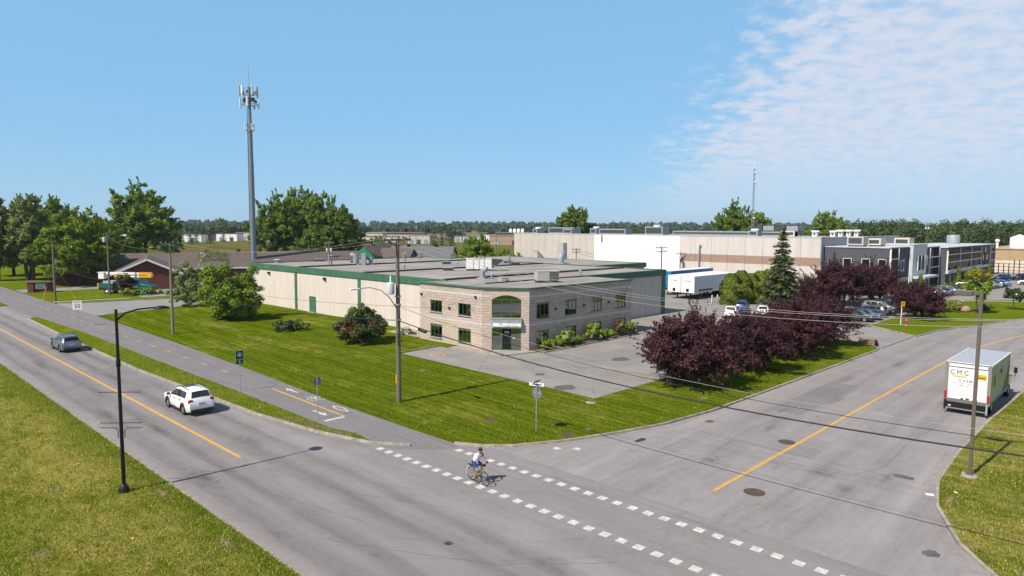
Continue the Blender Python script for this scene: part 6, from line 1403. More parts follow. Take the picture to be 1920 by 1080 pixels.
for i, (k, m, c) in enumerate(row):
    u = 142.5 + i*2.75; v = 31.2 - .115*(u-150)
    place_car(k, u, v, ZL, -H2+(0 if i % 3 else math.pi), m, f'{c} {"van" if k == "van" else "car"}, {ORD[i]} from the left in the row before the office', G3, cat='van' if k == 'van' else 'car')
for k, u, v, m, lb in (('crossover', 203, 29.5, 'paint_blue', 'dark blue car at the glazed corner of the office'), ('suv', 209, 26.5, 'paint_black', 'black SUV behind the bright blue car'), ('sedan', 214, 26.6, 'paint_white', 'white car behind the black SUV at the far row'), ('crossover', 216, 23.8, 'paint_charcoal', 'charcoal crossover in the far row near the right edge'), ('suv', 224, 26.3, 'paint_red', 'red SUV in front of the tan building'), ('sedan', 206, 21.0, 'paint_blue', 'blue car cut by the right edge beyond the bright blue one'), ('suv', 228, 23, 'paint_silver', 'silver SUV at the right edge below the tan building')):
    place_car(k, u, v, ZL, 2.6, m, lb, G3)
for i, (k, m, c) in enumerate((('suv', 'paint_white', 'white'), ('sedan', 'paint_silver', 'silver'), ('crossover', 'paint_charcoal', 'charcoal'), ('sedan', 'paint_red', 'red'), ('suv', 'paint_black', 'black'), ('sedan', 'paint_white', 'pale'), ('crossover', 'paint_slate', 'slate grey'), ('suv', 'paint_bronze', 'bronze'))):
    place_car(k, 192+i*3.0, 22.6-.115*i*3, ZL, H2, m, f'{c} car, {ORDINAL[i]} from the left in the back row near the right edge', G3)
for i, (k, m, c) in enumerate((('sedan', 'paint_silver', 'silver'), ('suv', 'paint_black', 'black'), ('crossover', 'paint_white', 'white'), ('sedan', 'paint_dark_red', 'maroon'), ('suv', 'paint_slate', 'slate'), ('sedan', 'paint_blue', 'blue'))):
    place_car(k, 118.5+i*3.0, 31.2, ZL, -H2, m, f'{c} car, {ORDINAL[i]} in the row between the lone plum tree and the office', G1)
place_car('sedan', 153.6, 18.2, ZL, 2.2, 'paint_white', 'white sedan at the right edge behind the small young tree', G3)

# ---- box truck
TR = empty('box_truck', (54.0, 9.36, 0), 0, 'white box truck with grey roof driving up the cross street', 'truck')
mk('truck_side_shade', (0.50, 0.56, 0.44), 0.5, var=0.08, scale=1.5); mk('truck_olive', (0.16, 0.17, 0.06), 0.5); mk('truck_roof', (0.44, 0.48, 0.54), 0.5, var=0.05); mk('truck_door', (0.82, 0.81, 0.78), 0.6, col2=(0.66, 0.64, 0.60), scale=1.6); mk('truck_frame', (0.27, 0.24, 0.22), 0.6); mk('mud', (0.2, 0.17, .14), .9); mk('sticker_yellow', (0.72, 0.50, 0.01), 0.5)  # cargo box is white; greenish grey paints its shaded side
LB = 7.4
MB().box(.08, -1.27, .98, LB, 1.27, 3.42).build('cargo_box', MATS['truck_side_shade'], TR)
MB().box(.0, -1.31, 3.42, LB+.03, 1.31, 3.50).build('roof', MATS['truck_roof'], TR)
MB().box(.0, -1.31, 3.46, .14, 1.31, 3.53).box(0, -1.33, 3.44, LB, -1.27, 3.53).box(0, 1.27, 3.44, LB, 1.33, 3.53).build('roof_rail', MATS['white_metal'], TR)
rfm = MB().box(-.02, 1.13, .8, .12, 1.33, 3.44).box(-.02, -1.33, .8, .12, -1.13, 3.44).box(-.02, -1.13, 3.22, .12, 1.13, 3.44).build('rear_frame', MATS['truck_frame'], TR)
MB().box(-.03, -1.1, 3.24, -.022, 1.1, 3.42).build('header_panel', MATS['white_metal'], rfm)
MB().box(-.012, -1.12, 3.2, .0, 1.12, 3.235).build('door_seal', MATS['paint_blue'], rfm)
dr = MB().box(.05, -1.13, 1.0, .075, 1.13, 3.22).build('roller_door', MATS['truck_door'], TR)
for i in range(8): MB().box(.025, -1.12, 1.01+i*.275, .05, 1.12, 1.01+i*.275+.262).build('door_slat', MATS['truck_door'], dr)
MB().box(-.0, -.14, 1.05, .03, .06, 1.13).box(0, .2, 1.02, .03, .34, 1.1).build('latch', MATS['black_metal'], dr)
RT = (H2, 0, -H2)
def dtext(body, size, y, z, sx=1.0, mat='ink'): return text('lettering', body, size, MATS[mat], dr, (.02, y, z), RT, sx=sx)
text('lettering', 'C M C', .44, MATS['ink'], dr, (.02, .50, 2.82), RT, sx=.9); MB().box(.016, .12, 2.52, .022, .88, 2.60).build('underline', MATS['sticker_yellow'], dr)
text('lettering', '514-338-6', .23, MATS['ink'], dr, (.02, .02, 2.28), RT); dtext('www', .07, .3, 2.02)
MB().box(.016, -.35, 2.10, .021, .95, 2.115).box(.016, -1.0, 1.98, .021, -.3, 1.99).box(.016, -.1, 1.95, .021, .6, 1.965).build('small_print', MATS['hvac_dark'], dr)
for z in (3.02, 2.46): MB().box(.016, .49, z-.03, .021, .51, z+.03).build('tick_mark', MATS['ink'], dr)
for y in (1.0, -.02): MB().box(.016, y-.06, 2.79, .021, y+.06, 2.80).build('tick_mark', MATS['ink'], dr)
yl = MB().box(.014, -1.05, 2.5, .022, -.45, 2.86).build('yellow_sticker', MATS['sticker_yellow'], dr)
MB().box(.008, -1.0, 2.6, .014, -.52, 2.66).build('sticker_print', MATS['ink'], dr)
MB().add([(4.6, -1.278, 1.0), (7.39, -1.278, 1.0), (7.39, -1.278, 3.38), (6.6, -1.278, 2.3)], [(0, 1, 2, 3)]).build('olive_swoosh', MATS['truck_olive'], TR)
MB().box(.9, -1.282, 1.85, 2.1, -1.276, 2.75).build('side_sticker', MATS['sticker_yellow'], TR); MB().box(1.15, -1.287, 1.95, 1.85, -1.282, 2.65).build('sticker_frame', MATS['truck_olive'], TR)
MB().box(3.2, -1.282, 2.1, 4.6, -1.276, 2.3).build('side_underline', MATS['sticker_yellow'], TR); text('lettering', 'CMC', .5, MATS['hvac_dark'], TR, (3.9, -1.283, 2.62), (H2, 0, 0))
MB().box(.05, -1.3, .86, LB, -1.24, 1.0).box(.05, 1.24, .86, LB, 1.3, 1.0).build('side_rail', MATS['galvanised'], TR)
for y in (-1.23, 1.23):
    tl = MB().box(-.05, y-.07, 1.02, -.02, y+.07, 1.5).build('tail_light', MATS['lamp_red'], TR)
MB().box(-.1, -1.28, .78, .1, 1.28, .98).build('bumper_sill', MATS['mud'], TR)
MB().box(-.16, -1.2, .42, .0, 1.2, .8).build('lift_gate', MATS['black_metal'], TR); MB().box(-.2, -1.25, .34, -.02, 1.25, .42).build('gate_step', MATS['truck_frame'], TR)
for y in (-1.2, 1.2): MB().obox((-.18, y, .95), (-.25, y, .25), .1, .16).build('gate_arm', MATS['galvanised' if y < 0 else 'black_metal'], TR)
MB().box(-.18, .85, .5, -.165, 1.02, .6).build('licence_plate', MATS['plate'], TR)
MB().box(.3, -.45, .55, 10.2, .45, .85).build('chassis', MATS['black_metal'], TR)
cab = MB(); P2 = [(7.55, .7), (10.3, .7), (10.35, 1.35), (10.2, 1.5), (9.2, 1.62), (8.75, 2.4), (7.6, 2.45)]
cab.add([(x, -1.05, z) for x, z in P2] + [(x, 1.05, z) for x, z in P2], [tuple(range(7)), tuple(range(13, 6, -1))] + [(i, 7+i, 7+(i+1) % 7, (i+1) % 7) for i in range(7)])
cb = recalc(cab.build('cab', MATS['paint_white'], TR)); bevel(cb, .07, 2)
for y in (-1.06, 1.06): MB().add([(7.85, y, 1.6), (9.1, y, 1.62), (8.75, y, 2.25), (7.85, y, 2.28)], [(0, 1, 2, 3)]).build('side_window', MATS['car_glass'], cb)
MB().add([(9.17, -.95, 1.66), (9.17, .95, 1.66), (8.80, .9, 2.35), (8.80, -.9, 2.35)], [(0, 1, 2, 3)]).build('windshield', MATS['car_glass'], cb)
for sgn in (-1, 1):
    mr = MB(); mr.cbox((8.95, sgn*1.46, 1.95), (.12, .2, .42)); mr.tube([(9.0, sgn*1.05, 2.2), (8.97, sgn*1.45, 2.2), (8.97, sgn*1.45, 1.5), (9.0, sgn*1.05, 1.5)], .02, 6); mr.build('mirror', MATS['black_metal'], cb)
    fd = MB().tube([(8.35 + .58*math.cos(t), sgn*1.0, .48+.58*math.sin(t)) for t in np.linspace(0, math.pi, 10)], .13, 8).build('fender', MATS['paint_white'], TR)
bw = MB().lathe([(.26, -.14), (.44, -.15), (.48, -.1), (.48, .1), (.44, .15), (.26, .14)], 24, (0, 0, 0), 'Y', False).build('wheel_x', MATS['tyre']).data
br_ = MB().lathe([(.27, -.12), (.27, .13), (.18, .06), (0, .08)], 18, (0, 0, 0), 'Y').build('rim_x', MATS['white_metal']).data
bpy.data.objects.remove(bpy.data.objects['wheel_x']); bpy.data.objects.remove(bpy.data.objects['rim_x'])
def big_wheel(parent, x, y, z=.48, s=1.0):
    w = mesh_obj('wheel', bw, parent); w.location = (x, y, z); w.rotation_euler = (0, 0, 0 if y > 0 else math.pi); w.scale = (s, s, s); mesh_obj('rim', br_, w)
for x, y in ((1.5, -1.08), (1.5, -.76), (1.5, .76), (1.5, 1.08), (8.35, -1.05), (8.35, 1.05)): big_wheel(TR, x, y)

# ---- bucket truck by the brick house
BT = empty('bucket_truck', (40.4, 135.9, .13), math.atan2(-9.0, 6.6), 'teal utility truck with white and yellow folded boom', 'truck')
Lx = 5.0
MB().box(-Lx, -1.2, .7, 1.0, 1.2, 1.0).build('chassis', MATS['black_metal'], BT)
for x0, x1, z1 in ((-Lx, -2.2, 1.9), (-1.0, .3, 2.5)): MB().box(x0, -1.2, 1.0, x1, 1.2, z1).build('locker', MATS['paint_teal'], BT)
MB().box(-4.2, -1.0, 1.9, -2.2, 1.0, 2.3).build('deck_box', MATS['hvac_paint'], BT); MB().box(-5.2, -1.2, .8, -4.95, 1.2, 1.9).build('rear_board', MATS['paint_yellow'], BT)
P2 = [(1.3, .7), (5.2, .7), (5.25, 1.5), (3.4, 1.9), (3.0, 2.8), (1.35, 2.85)]
cab = MB().add([(x, -1.15, z) for x, z in P2] + [(x, 1.15, z) for x, z in P2], [tuple(range(6)), tuple(range(11, 5, -1))] + [(i, 6+i, 6+(i+1) % 6, (i+1) % 6) for i in range(6)])
cb = recalc(cab.build('cab', MATS['paint_teal'], BT)); bevel(cb, .1, 2)
for y in (-1.16, 1.16): MB().add([(1.7, y, 1.9), (3.1, y, 1.9), (2.9, y, 2.6), (1.7, y, 2.65)], [(0, 1, 2, 3)]).build('side_window', MATS['car_glass'], cb); MB().box(1.7, y-.01, 1.2, 2.6, y+.01, 1.5).build('door_sign', MATS['white_sign'], cb)
MB().tube([(-.6, 0, 2.4), (-.6, 0, 3.3)], .35, 12).build('turret', MATS['paint_yellow'], BT)
MB().box(-2.6, -.22, 2.95, 4.4, .22, 3.3).build('lower_boom', MATS['paint_yellow'], BT); MB().box(.2, -.24, 2.97, 2.4, .24, 3.28).build('boom_sleeve', MATS['white_metal'], BT)
up = MB().box(-4.4, -.22, 3.45, 2.4, .22, 3.85).build('upper_boom', MATS['white_metal'], BT); MB().box(2.4, -.25, 3.4, 4.5, .25, 3.9).build('boom_elbow', MATS['paint_yellow'], BT)
MB().lathe([(.5, -.28), (.5, .28)], 16, (4.4, 0, 3.4), 'Y').build('elbow_joint', MATS['paint_yellow'], BT)
text('lettering', 'www.', .3, MATS['ink'], up, (-1.4, -.226, 3.64), (H2, 0, 0)); MB().box(-.8, -.228, 3.56, .2, -.222, 3.72).build('red_print', MATS['lamp_red'], up)
bk = MB().box(-5.5, -.5, 2.6, -4.4, .5, 3.75).build('bucket', MATS['white_metal'], BT); bevel(bk, .06)
MB().box(-5.6, -.56, 3.72, -4.3, .56, 3.84).build('bucket_rim', MATS['white_metal'], BT)
for x in (-3.4, 4.1):
    for y in (-1.05, 1.05): big_wheel(BT, x, y, .5, 1.05)
MB().tube([(4.1+.62*math.cos(t), -1.1, .5+.62*math.sin(t)) for t in np.linspace(0, math.pi, 9)], .14, 8).build('fender', MATS['paint_teal'], BT)

# ------------------------------------------------------------------ cyclist
mk('skin', (0.48, 0.25, 0.15), 0.6); mk('shirt', (0.80, 0.82, 0.86), 0.9, var=0.04, scale=9); mk('shorts', (0.01, 0.05, 0.34), 0.8); mk('bike_gold', (0.55, 0.40, 0.16), 0.35, metal=0.4); mk('bottle_green', (0.0, 0.30, 0.20), 0.4); mk('reflector', (0.7, 0.15, 0.02), 0.3)
CH = math.atan2(-1.0, -0.09)
BK = empty('bicycle', (22.27, 23.74, 0.0), CH, 'gold touring bicycle with rear rack on the crossing', 'bicycle')
def wheel(x):
    w = MB().lathe([(.318, -.018), (.34, -.016), (.348, 0), (.34, .016), (.318, .018), (.312, 0), (.318, -.018)], 32, (0, 0, 0), 'Y', False).build('wheel', MATS['tyre'], BK); w.location = (x, 0, .35)
    s = MB(); s.lathe([(.302, -.012), (.314, -.012), (.314, .012), (.302, .012), (.302, -.012)], 32, (0, 0, 0), 'Y', False); s.lathe([(.02, -.05), (.02, .05)], 8, (0, 0, 0), 'Y')
    for i in range(16): t = 2*math.pi*i/16; s.tube([(0, .03*(-1)**i, 0), (.305*math.cos(t), 0, .305*math.sin(t))], .0022, 3, False)
    s.build('rim', MATS['steel'], w); return w
for x in (-.53, .53): wheel(x)
fr = MB(); BBk = (-.06, 0, .30); ST = (-.20, 0, .82); HTt = (.36, 0, .88); HTb = (.40, 0, .72)
for a, b, r in ((BBk, ST, .017), (ST, HTt, .016), (BBk, HTb, .019), (HTb, (.345, 0, .95), .02)): fr.tube([a, b], r, 8)
for y in (-.06, .06): fr.tube([BBk, (-.53, y, .35)], .009, 6); fr.tube([ST, (-.53, y, .35)], .008, 6); fr.tube([(.405, y*.6, .70), (.45, y, .55), (.53, y, .35)], .012, 6)
fr.build('frame', MATS['bike_gold'], BK)
MB().tube([ST, (-.235, 0, .95)], .013, 8).build('seat_post', MATS['steel'], BK)
sd = MB(); sd.sm = True; sd.add([(-.38, -.075, .96), (-.38, .075, .96), (-.22, .07, .975), (-.08, .02, .965), (-.08, -.02, .965), (-.22, -.07, .975), (-.25, 0, .93)], [(0,5,2,1),(5,4,3,2),(0,1,6),(1,2,6),(2,3,6),(3,4,6),(4,5,6),(5,0,6)]); sd.build('saddle', MATS['trim_black'], BK)
MB().tube([(.345, 0, .95), (.36, 0, 1.03), (.42, 0, 1.05)], .014, 8).build('stem', MATS['trim_black'], BK)
MB().tube([(.34, -.30, 1.06), (.40, -.24, 1.06), (.43, -.1, 1.05), (.43, .1, 1.05), (.40, .24, 1.06), (.34, .30, 1.06)], .013, 8).build('handlebar', MATS['trim_black'], BK)
bg_ = MB().box(.41, -.09, .95, .51, .09, 1.06).build('handlebar_bag', MATS['trim_black'], BK); bevel(bg_, .02)
rkb = MB()
for y in (-.06, .06): rkb.tube([(-.22, y, .76), (-.78, y, .76)], .007, 5); rkb.tube([(-.66, y, .76), (-.53, y, .36)], .006, 5)
rkb.box(-.78, -.07, .755, -.35, .07, .77); rkb.build('rear_rack', MATS['trim_black'], BK)
MB().tube([(-.53+.37*math.cos(t), 0, .35+.37*math.sin(t)) for t in np.linspace(math.radians(70), math.radians(200), 10)], .022, 6).build('rear_mudguard', MATS['white_metal'], BK)
MB().tube([(.16, 0, .56), (.25, 0, .70)], .036, 10).build('bottle', MATS['bottle_green'], BK)
ck = MB().lathe([(.085, -.004), (.085, .004)], 18, (-.06, -.06, .30), 'Y'); ck.obox((-.06, -.075, .30), (-.03, -.075, .13), .02, .012); ck.obox((-.06, .075, .30), (-.09, .075, .47), .02, .012); ck.box(-.08, -.17, .115, .02, -.08, .135); ck.box(-.14, .08, .455, -.04, .17, .475); ck.build('crankset', MATS['steel'], BK)
MB().cbox((.74, 0, .22), (.03, .03, .05)).build('reflector', MATS['reflector'], BK)

PE = empty('person', (22.27, 23.74, 0.0), CH, 'cyclist in white shirt, blue shorts and black helmet riding across', 'person')
def skinned(name, V, Ed, R, mat, parent, sub=2, root=0):
    me = bpy.data.meshes.new(name); me.from_pydata(V, Ed, []); me.materials.append(mat)
    o = bpy.data.objects.new(name, me); COL.objects.link(o); o.parent = parent
    sk = o.modifiers.new('skin', 'SKIN'); sk.use_smooth_shade = True
    for i, r in enumerate(R):
        d = me.skin_vertices[0].data[i]; d.radius = (r, r) if not isinstance(r, tuple) else r; d.use_root = i == root
    ss = o.modifiers.new('sub', 'SUBSURF'); ss.levels = sub; ss.render_levels = sub; return o
# pelvis 0, waist 1, chest 2, neck 3, head base 4, head 5; right arm 6-8, left arm 9-11; right leg 12-14.. left leg
BV = [(-.24, 0, 1.03), (-.13, 0, 1.20), (.02, 0, 1.40), (.10, 0, 1.50), (.14, 0, 1.56), (.17, 0, 1.66),
      (.04, -.18, 1.43), (.19, -.25, 1.22), (.35, -.275, 1.085), (.04, .18, 1.43), (.20, .25, 1.22), (.35, .275, 1.085),
      (-.22, -.10, .99), (.10, -.12, .72), (-.06, -.125, .32), (.06, -.13, .17), (-.22, .10, .99), (.18, .12, .88), (.0, .125, .56), (.07, .13, .50), (-.10, -.125, .20), (-.08, .125, .50)]
BE = [(0,1),(1,2),(2,3),(3,4),(4,5),(2,6),(6,7),(7,8),(2,9),(9,10),(10,11),(0,12),(12,13),(13,14),(14,20),(20,15),(0,16),(16,17),(17,18),(18,21),(21,19)]
BR = [.11, .11, .135, .058, .058, .085, .06, .045, .032, .06, .045, .032, .095, .062, .042, .035, .095, .062, .042, .035, .04, .04]
skinned('body', BV, BE, BR, MATS['skin'], PE)
skinned('shirt', [(-.25, 0, 1.03), (-.13, 0, 1.20), (.01, 0, 1.39), (.07, 0, 1.465), (.04, -.17, 1.42), (.12, -.215, 1.32), (.17, -.24, 1.25), (.04, .17, 1.42), (.12, .215, 1.32), (.17, .24, 1.25)], [(0,1),(1,2),(2,3),(2,4),(4,5),(5,6),(2,7),(7,8),(8,9)], [.175, .165, .185, .10, .13, .095, .085, .13, .095, .085], MATS['shirt'], PE)
skinned('shorts', [(-.22, 0, 1.02), (-.20, -.09, .985), (-.03, -.115, .84), (.05, -.12, .77), (-.20, .09, .985), (.03, .115, .925), (.12, .12, .90)], [(0,1),(1,2),(2,3),(0,4),(4,5),(5,6)], [.10, .125, .10, .085, .125, .10, .085], MATS['shorts'], PE)
hd = MB(); hd.sm = True; hd.lathe([(0, -.125), (.05, -.115), (.075, -.06), (.083, .0), (.078, .06), (.05, .105), (0, .12)], 14, (.185, 0, 1.655)); hd.add([(.26, -.015, 1.64), (.26, .015, 1.64), (.288, 0, 1.632), (.262, 0, 1.675)], [(0,1,2),(1,3,2),(3,0,2)]); hd.build('head', MATS['skin'], PE)
MB().cbox((.262, -.035, 1.685), (.02, .05, .026)).cbox((.262, .035, 1.685), (.02, .05, .026)).build('glasses', MATS['ink'], PE)
MB().cbox((.262, 0, 1.595), (.012, .045, .012)).build('mouth', MATS['lamp_red'], PE)
for s in (-1, 1): MB().cbox((.18, s*.085, 1.65), (.035, .012, .055)).build('ear', MATS['skin'], PE)
hm = MB(); hm.sm = True; hm.lathe([(.108, -.01), (.112, .03), (.10, .075), (.065, .11), (0, .125)], 16, (.165, 0, 1.70)); o = hm.build('helmet', MATS['trim_black'], PE)
for i in (-1, 0, 1): MB().tube([(.08, i*.05, 1.79-abs(i)*.02), (.165, i*.055, 1.828-abs(i)*.022), (.25, i*.05, 1.79-abs(i)*.02)], .012, 6).build('helmet_rib', MATS['hvac_dark'], o)
for s in (-1, 1):
    gl = MB(); gl.sm = True; gl.lathe([(0, -.05), (.035, -.035), (.042, 0), (.03, .035), (0, .045)], 10, (.345, s*.275, 1.09)); g_ = gl.build('glove', MATS['trim_black'], PE)
    for k, (dy, L) in enumerate(((-.032, .9), (-.012, 1.0), (.010, .95), (.030, .8))): MB().tube([(.37, s*.275+dy, 1.10), (.37+.045*L, s*.275+dy, 1.085), (.37+.04*L, s*.275+dy, 1.045), (.37+.01, s*.275+dy, 1.035)], .0095, 6).build('finger', MATS['trim_black'], g_)
    MB().tube([(.33, s*.24, 1.08), (.36, s*.225, 1.06), (.385, s*.225, 1.045)], .011, 6).build('thumb', MATS['trim_black'], g_)
sh = MB(); sh.sm = True
skinned('shoe', [(-.15, -.128, .19), (-.05, -.13, .17), (.09, -.135, .15)], [(0,1),(1,2)], [.058, .058, .042], MATS['trim_black'], PE)
skinned('shoe', [(-.13, .128, .515), (-.03, .13, .505), (.10, .135, .48)], [(0,1),(1,2)], [.058, .058, .042], MATS['trim_black'], PE)
# ------------------------------------------------------------------ poles, wires, lamps, signs
def utility_pole(u, v, h, label, mat='pole_wood', arms=((.35, 2.4, 0.0),), transformer=None, lamp=False, r=.17, group='utility poles', z=.1, lean=(0, 0)):
    """arms: (distance below top, length, direction angle)"""
    e = empty('utility_pole', (u, v, z), 0, label, 'utility pole', group)
    MB().tube([(0, 0, -.2), (lean[0]/2, lean[1]/2, h/2), (lean[0], lean[1], h)], [r, r*.85, r*.66], 10).build('pole', MATS[mat], e)
    for dz, L, a in arms:
        c, s = math.cos(a), math.sin(a); x0, y0 = lean
        ar = MB().obox((x0-c*L/2, y0-s*L/2, h-dz), (x0+c*L/2, y0+s*L/2, h-dz), .11, .13).build('crossarm', MATS['pole_wood'], e)
        for t in (-.46, -.2, .2, .46): MB().lathe([(.03, 0), (.07, .06), (.04, .12), (.07, .16), (.03, .24), (0, .25)], 8, (x0+c*L*t, y0+s*L*t, h-dz+.06)).build('insulator', MATS['insulator'], ar)
        for t in (-.3, .3): MB().obox((x0, y0, h-dz-.6), (x0+c*L*t, y0+s*L*t, h-dz-.05), .04, .04).build('brace', MATS['galvanised'], ar)
    if transformer:
        for k in range(transformer[1]):
            a = transformer[2] + k*math.pi; c, s = math.cos(a), math.sin(a); zz = h - transformer[0]
            t = MB().lathe([(.0, 0), (.26, .0), (.27, .05), (.27, .75), (.24, .83), (0, .86)], 14, (c*.5, s*.5, zz)).build('transformer', MATS['pale_clad'], e)
            MB().lathe([(.035, .83), (.06, .9), (.035, .98), (.06, 1.05), (.02, 1.15)], 8, (c*.5, s*.5, zz)).build('bushing', MATS['insulator'], t)
            MB().cbox((c*.2, s*.2, zz+.45), (.2, .2, .1)).build('bracket', MATS['galvanised'], t)
    return e
P1 = utility_pole(28.6, 38.7, 11.6, 'tall weathered wooden utility pole on the corner lawn with lamp arm', arms=((.12, 2.3, 0.0),), transformer=None, r=.19)
lm = MB().tube([(-.15, 0, 6.75), (-.7, .0, 7.5), (-1.4, 0, 8.05), (-2.3, 0, 8.3), (-3.2, 0, 8.28)], [.04, .035, .03, .03, .03], 8).build('lamp_arm', MATS['galvanised'], P1)
lh = MB().cbox((-3.5, 0, 8.26), (.75, .24, .12)).build('lamp_head', MATS['white_metal'], P1); bevel(lh, .05)
tf = MB().lathe([(0, 0), (.26, 0), (.27, .05), (.27, .72), (.22, .82), (0, .86)], 16, (-.52, .12, 7.72)).build('transformer', MATS['pale_clad'], P1)
MB().lathe([(.04, .83), (.07, .95), (.04, 1.05), (.07, 1.15), (.02, 1.3)], 8, (-.52, .12, 7.72)).build('bushing', MATS['white_sign'], tf)
MB().box(-.21, -.06, 1.4, -.15, .06, 2.0).build('yellow_tag', MATS['paint_yellow'], P1)
for z in (5.9, 6.95, 7.55): MB().lathe([(.22, -.05), (.22, .05)], 10, (0, 0, z)).build('band', MATS['galvanised'], P1)
P2_ = utility_pole(28.7, 81.6, 10.4, 'greenish wooden utility pole left of the round shrub', 'pole_green_wood', ((.1, 2.0, 0.0),), r=.17)
P3_ = utility_pole(27.8, 130.0, 9.7, 'grey utility pole with yellow guy guards beside the side street', 'pole_wood', (), r=.18)
P4_ = utility_pole(37.0, 134.6, 11.0, 'grey utility pole in front of the bucket truck', 'pole_wood', ((.3, 2.2, .8),), transformer=(1.6, 1, 2.6), r=.17)
for (x, y), lb in (((2.6, -1.4), 'yellow guy-wire guard right of the grey corner pole'), ((-1.5, 1.2), 'upright yellow guy-wire guard left of the grey corner pole')):
    gg = empty('guy_wire', (27.8, 130.0, .1), 0, lb, 'guy wire', 'yellow guy guards')
    q = Vector((x, y, 0)); tp = Vector((0, 0, 6.5)); MB().tube([q, q+(tp-q)*.36], .05, 6).build('guard', MATS['paint_yellow'], gg); MB().tube([q+(tp-q)*.36, tp], .012, 4).build('cable', MATS['wire_pale'], gg)
def far_pole(px, Y, h, label, tr=None, arms=((.3, 2.4, -YAW),), group='distant utility poles', r=.16):
    u, v = far((px-960)/1280*Y, Y); return utility_pole(u, v, h, label, 'pole_wood', arms, tr, group=group, r=r, z=-.05)
for px, Y, h, tr, lb in ((617, 168, 7.7+1.2, (2.6, 2, -YAW), 'utility pole with twin drums before the tall poplars'), (867, 210, 12.0, (3.4, 2, -YAW), 'pole with two grey drums left of the bright tree'), (834, 250, 11, None, 'thin pole on the green field right of the spruces'), (906, 185, 8.2, None, 'bare pole before the bright green tree'), (930, 260, 11.0, (5, 2, -YAW), 'pole with hanging drums near the factory end'), (970, 190, 9.5, (3.5, 1, -YAW), 'pole crowded with gear at the factory corner'),
        (1080, 165, 7.6, None, 'pole with spread wires before the beige factory wall'), (1240, 128, 9.2, None, 'pole with three stacked arms before the white factory wall'), (1275, 152, 7.2, (1.5, 2, 0.5), 'pole with transformers where white wall meets beige'), (780, 330, 13, None, 'tall pole beyond the grey-roofed house'), (757, 420, 13, None, 'bare pole between far sheds'), (741, 520, 15, None, 'far pole left of the pale shed'), (1735, 250, 15.2, (2.6, 2, -YAW), 'pole with twin drums above the pale stair bay'), (1842, 262, 14.6, (2.2, 1, -YAW), 'pole behind the squat roof tank'), (1600, 255, 13.4, None, 'pole top behind the factory side roof')):
    far_pole(px, Y, h, lb, tr, ((.3, 2.2, -YAW), (1.0, 2.0, -YAW)) if px in (1240, 1735, 1842, 1080, 970) else ((.3, 2.4, -YAW),))
r2 = random.Random(21)
SM = [(329, 400), (338, 430), (345, 420), (358, 400), (369, 410), (388, 430), (406, 520), (411, 560), (432, 420), (448, 520), (458, 600), (467, 560), (493, 480), (505, 520), (700, 620), (723, 640), (752, 700), (770, 660), (800, 720), (858, 640), (872, 700), (948, 620), (960, 500), (1003, 640), (1020, 620), (1035, 660)]
for i, (px, Y) in enumerate(SM):
    far_pole(px, Y, r2.uniform(10.5, 14), ORDINAL[i]+' slender far-off pole from the left among the distant sheds', None, ((.3, 2.4, -YAW),) if i % 2 else (), 'slender poles among the distant sheds', .17)
# wires: each span is a thing of its own
def wire(p, q, sag, r, mat, label, group, name='overhead_wire'):
    p, q = Vector(p), Vector(q); n = 18
    pts = [p + (q-p)*i/n - Vector((0, 0, sag*4*(i/n)*(1-i/n))) for i in range(n+1)]
    return tag(MB().tube(pts, r, 5, False).build(name, MATS[mat], None), label, 'wire', group)
Q0 = (28.6, -6.0)
WG = 'wires crossing the junction'
wire((28.6, 38.7, 5.95), (*Q0, 5.6), 1.35, .035, 'wire', 'thick black cable sagging across the junction', WG)
wire((28.6, 38.7, 6.95), (*Q0, 6.0), 1.45, .014, 'wire', 'thin dark wire above the thick black cable', WG)
wire((28.75, 38.7, 7.5), (*Q0, 6.3), 1.6, .009, 'wire_pale', 'pale wire just above the thin dark one', WG)
wire((27.6, 38.7, 11.7), (27.6, -6.0, 10.6), 2.3, .009, 'wire_pale', 'left one of the three pale power lines over the plum trees', WG)
wire((28.6, 38.7, 11.75), (28.6, -6.0, 10.7), 2.25, .009, 'wire_pale', 'middle one of the three pale power lines over the plum trees', WG)
wire((29.6, 38.7, 11.7), (29.6, -6.0, 10.6), 2.2, .009, 'wire_pale', 'right one of the three pale power lines over the plum trees', WG)
WL_ = 'wires along the bike path'
wire((28.6, 38.7, 5.95), (28.7, 81.6, 5.6), .75, .03, 'wire', 'thick black cable in front of the long warehouse wall', WL_)
wire((28.6, 38.7, 6.95), (28.7, 81.6, 6.6), .6, .012, 'wire', 'thin wire in front of the long warehouse wall', WL_)
wire((27.6, 38.7, 11.7), (27.9, 81.6, 10.5), 1.0, .009, 'wire_pale', 'pale power line running left from the pole top', WL_)
wire((29.6, 38.7, 11.7), (29.5, 81.6, 10.5), 1.0, .009, 'wire_pale', 'second pale power line running left from the pole top', WL_)
wire((28.7, 81.6, 5.6), (27.8, 130, 5.8), .8, .03, 'wire', 'black cable from the greenish pole to the corner pole', WL_)
wire((28.7, 81.6, 10.4), (37.0, 134.6, 10.6), 1.2, .009, 'wire_pale', 'pale line from the greenish pole to the bucket truck pole', WL_)
wire((27.8, 130, 9.5), (37.0, 134.6, 8.4), .5, .012, 'wire', 'upper short wire between the two grey poles', WL_)
wire((27.8, 130, 8.6), (37.0, 134.6, 7.6), .7, .012, 'wire', 'lower short wire between the two grey poles', WL_)
wire((28.6, 38.7, 7.0), (47.3, 52, 5.2), .5, .012, 'wire', 'service drop from the corner pole to the block facade', WL_)
sp = MB().lathe([(0, -.42), (.11, -.38), (.13, 0), (.11, .38), (0, .42)], 12, (0, 0, 0), 'Y').build('splice_case', MATS['trim_black']); sp.location = (28.6, 36.0, 5.53); sp.rotation_euler = (.16, 0, 0)
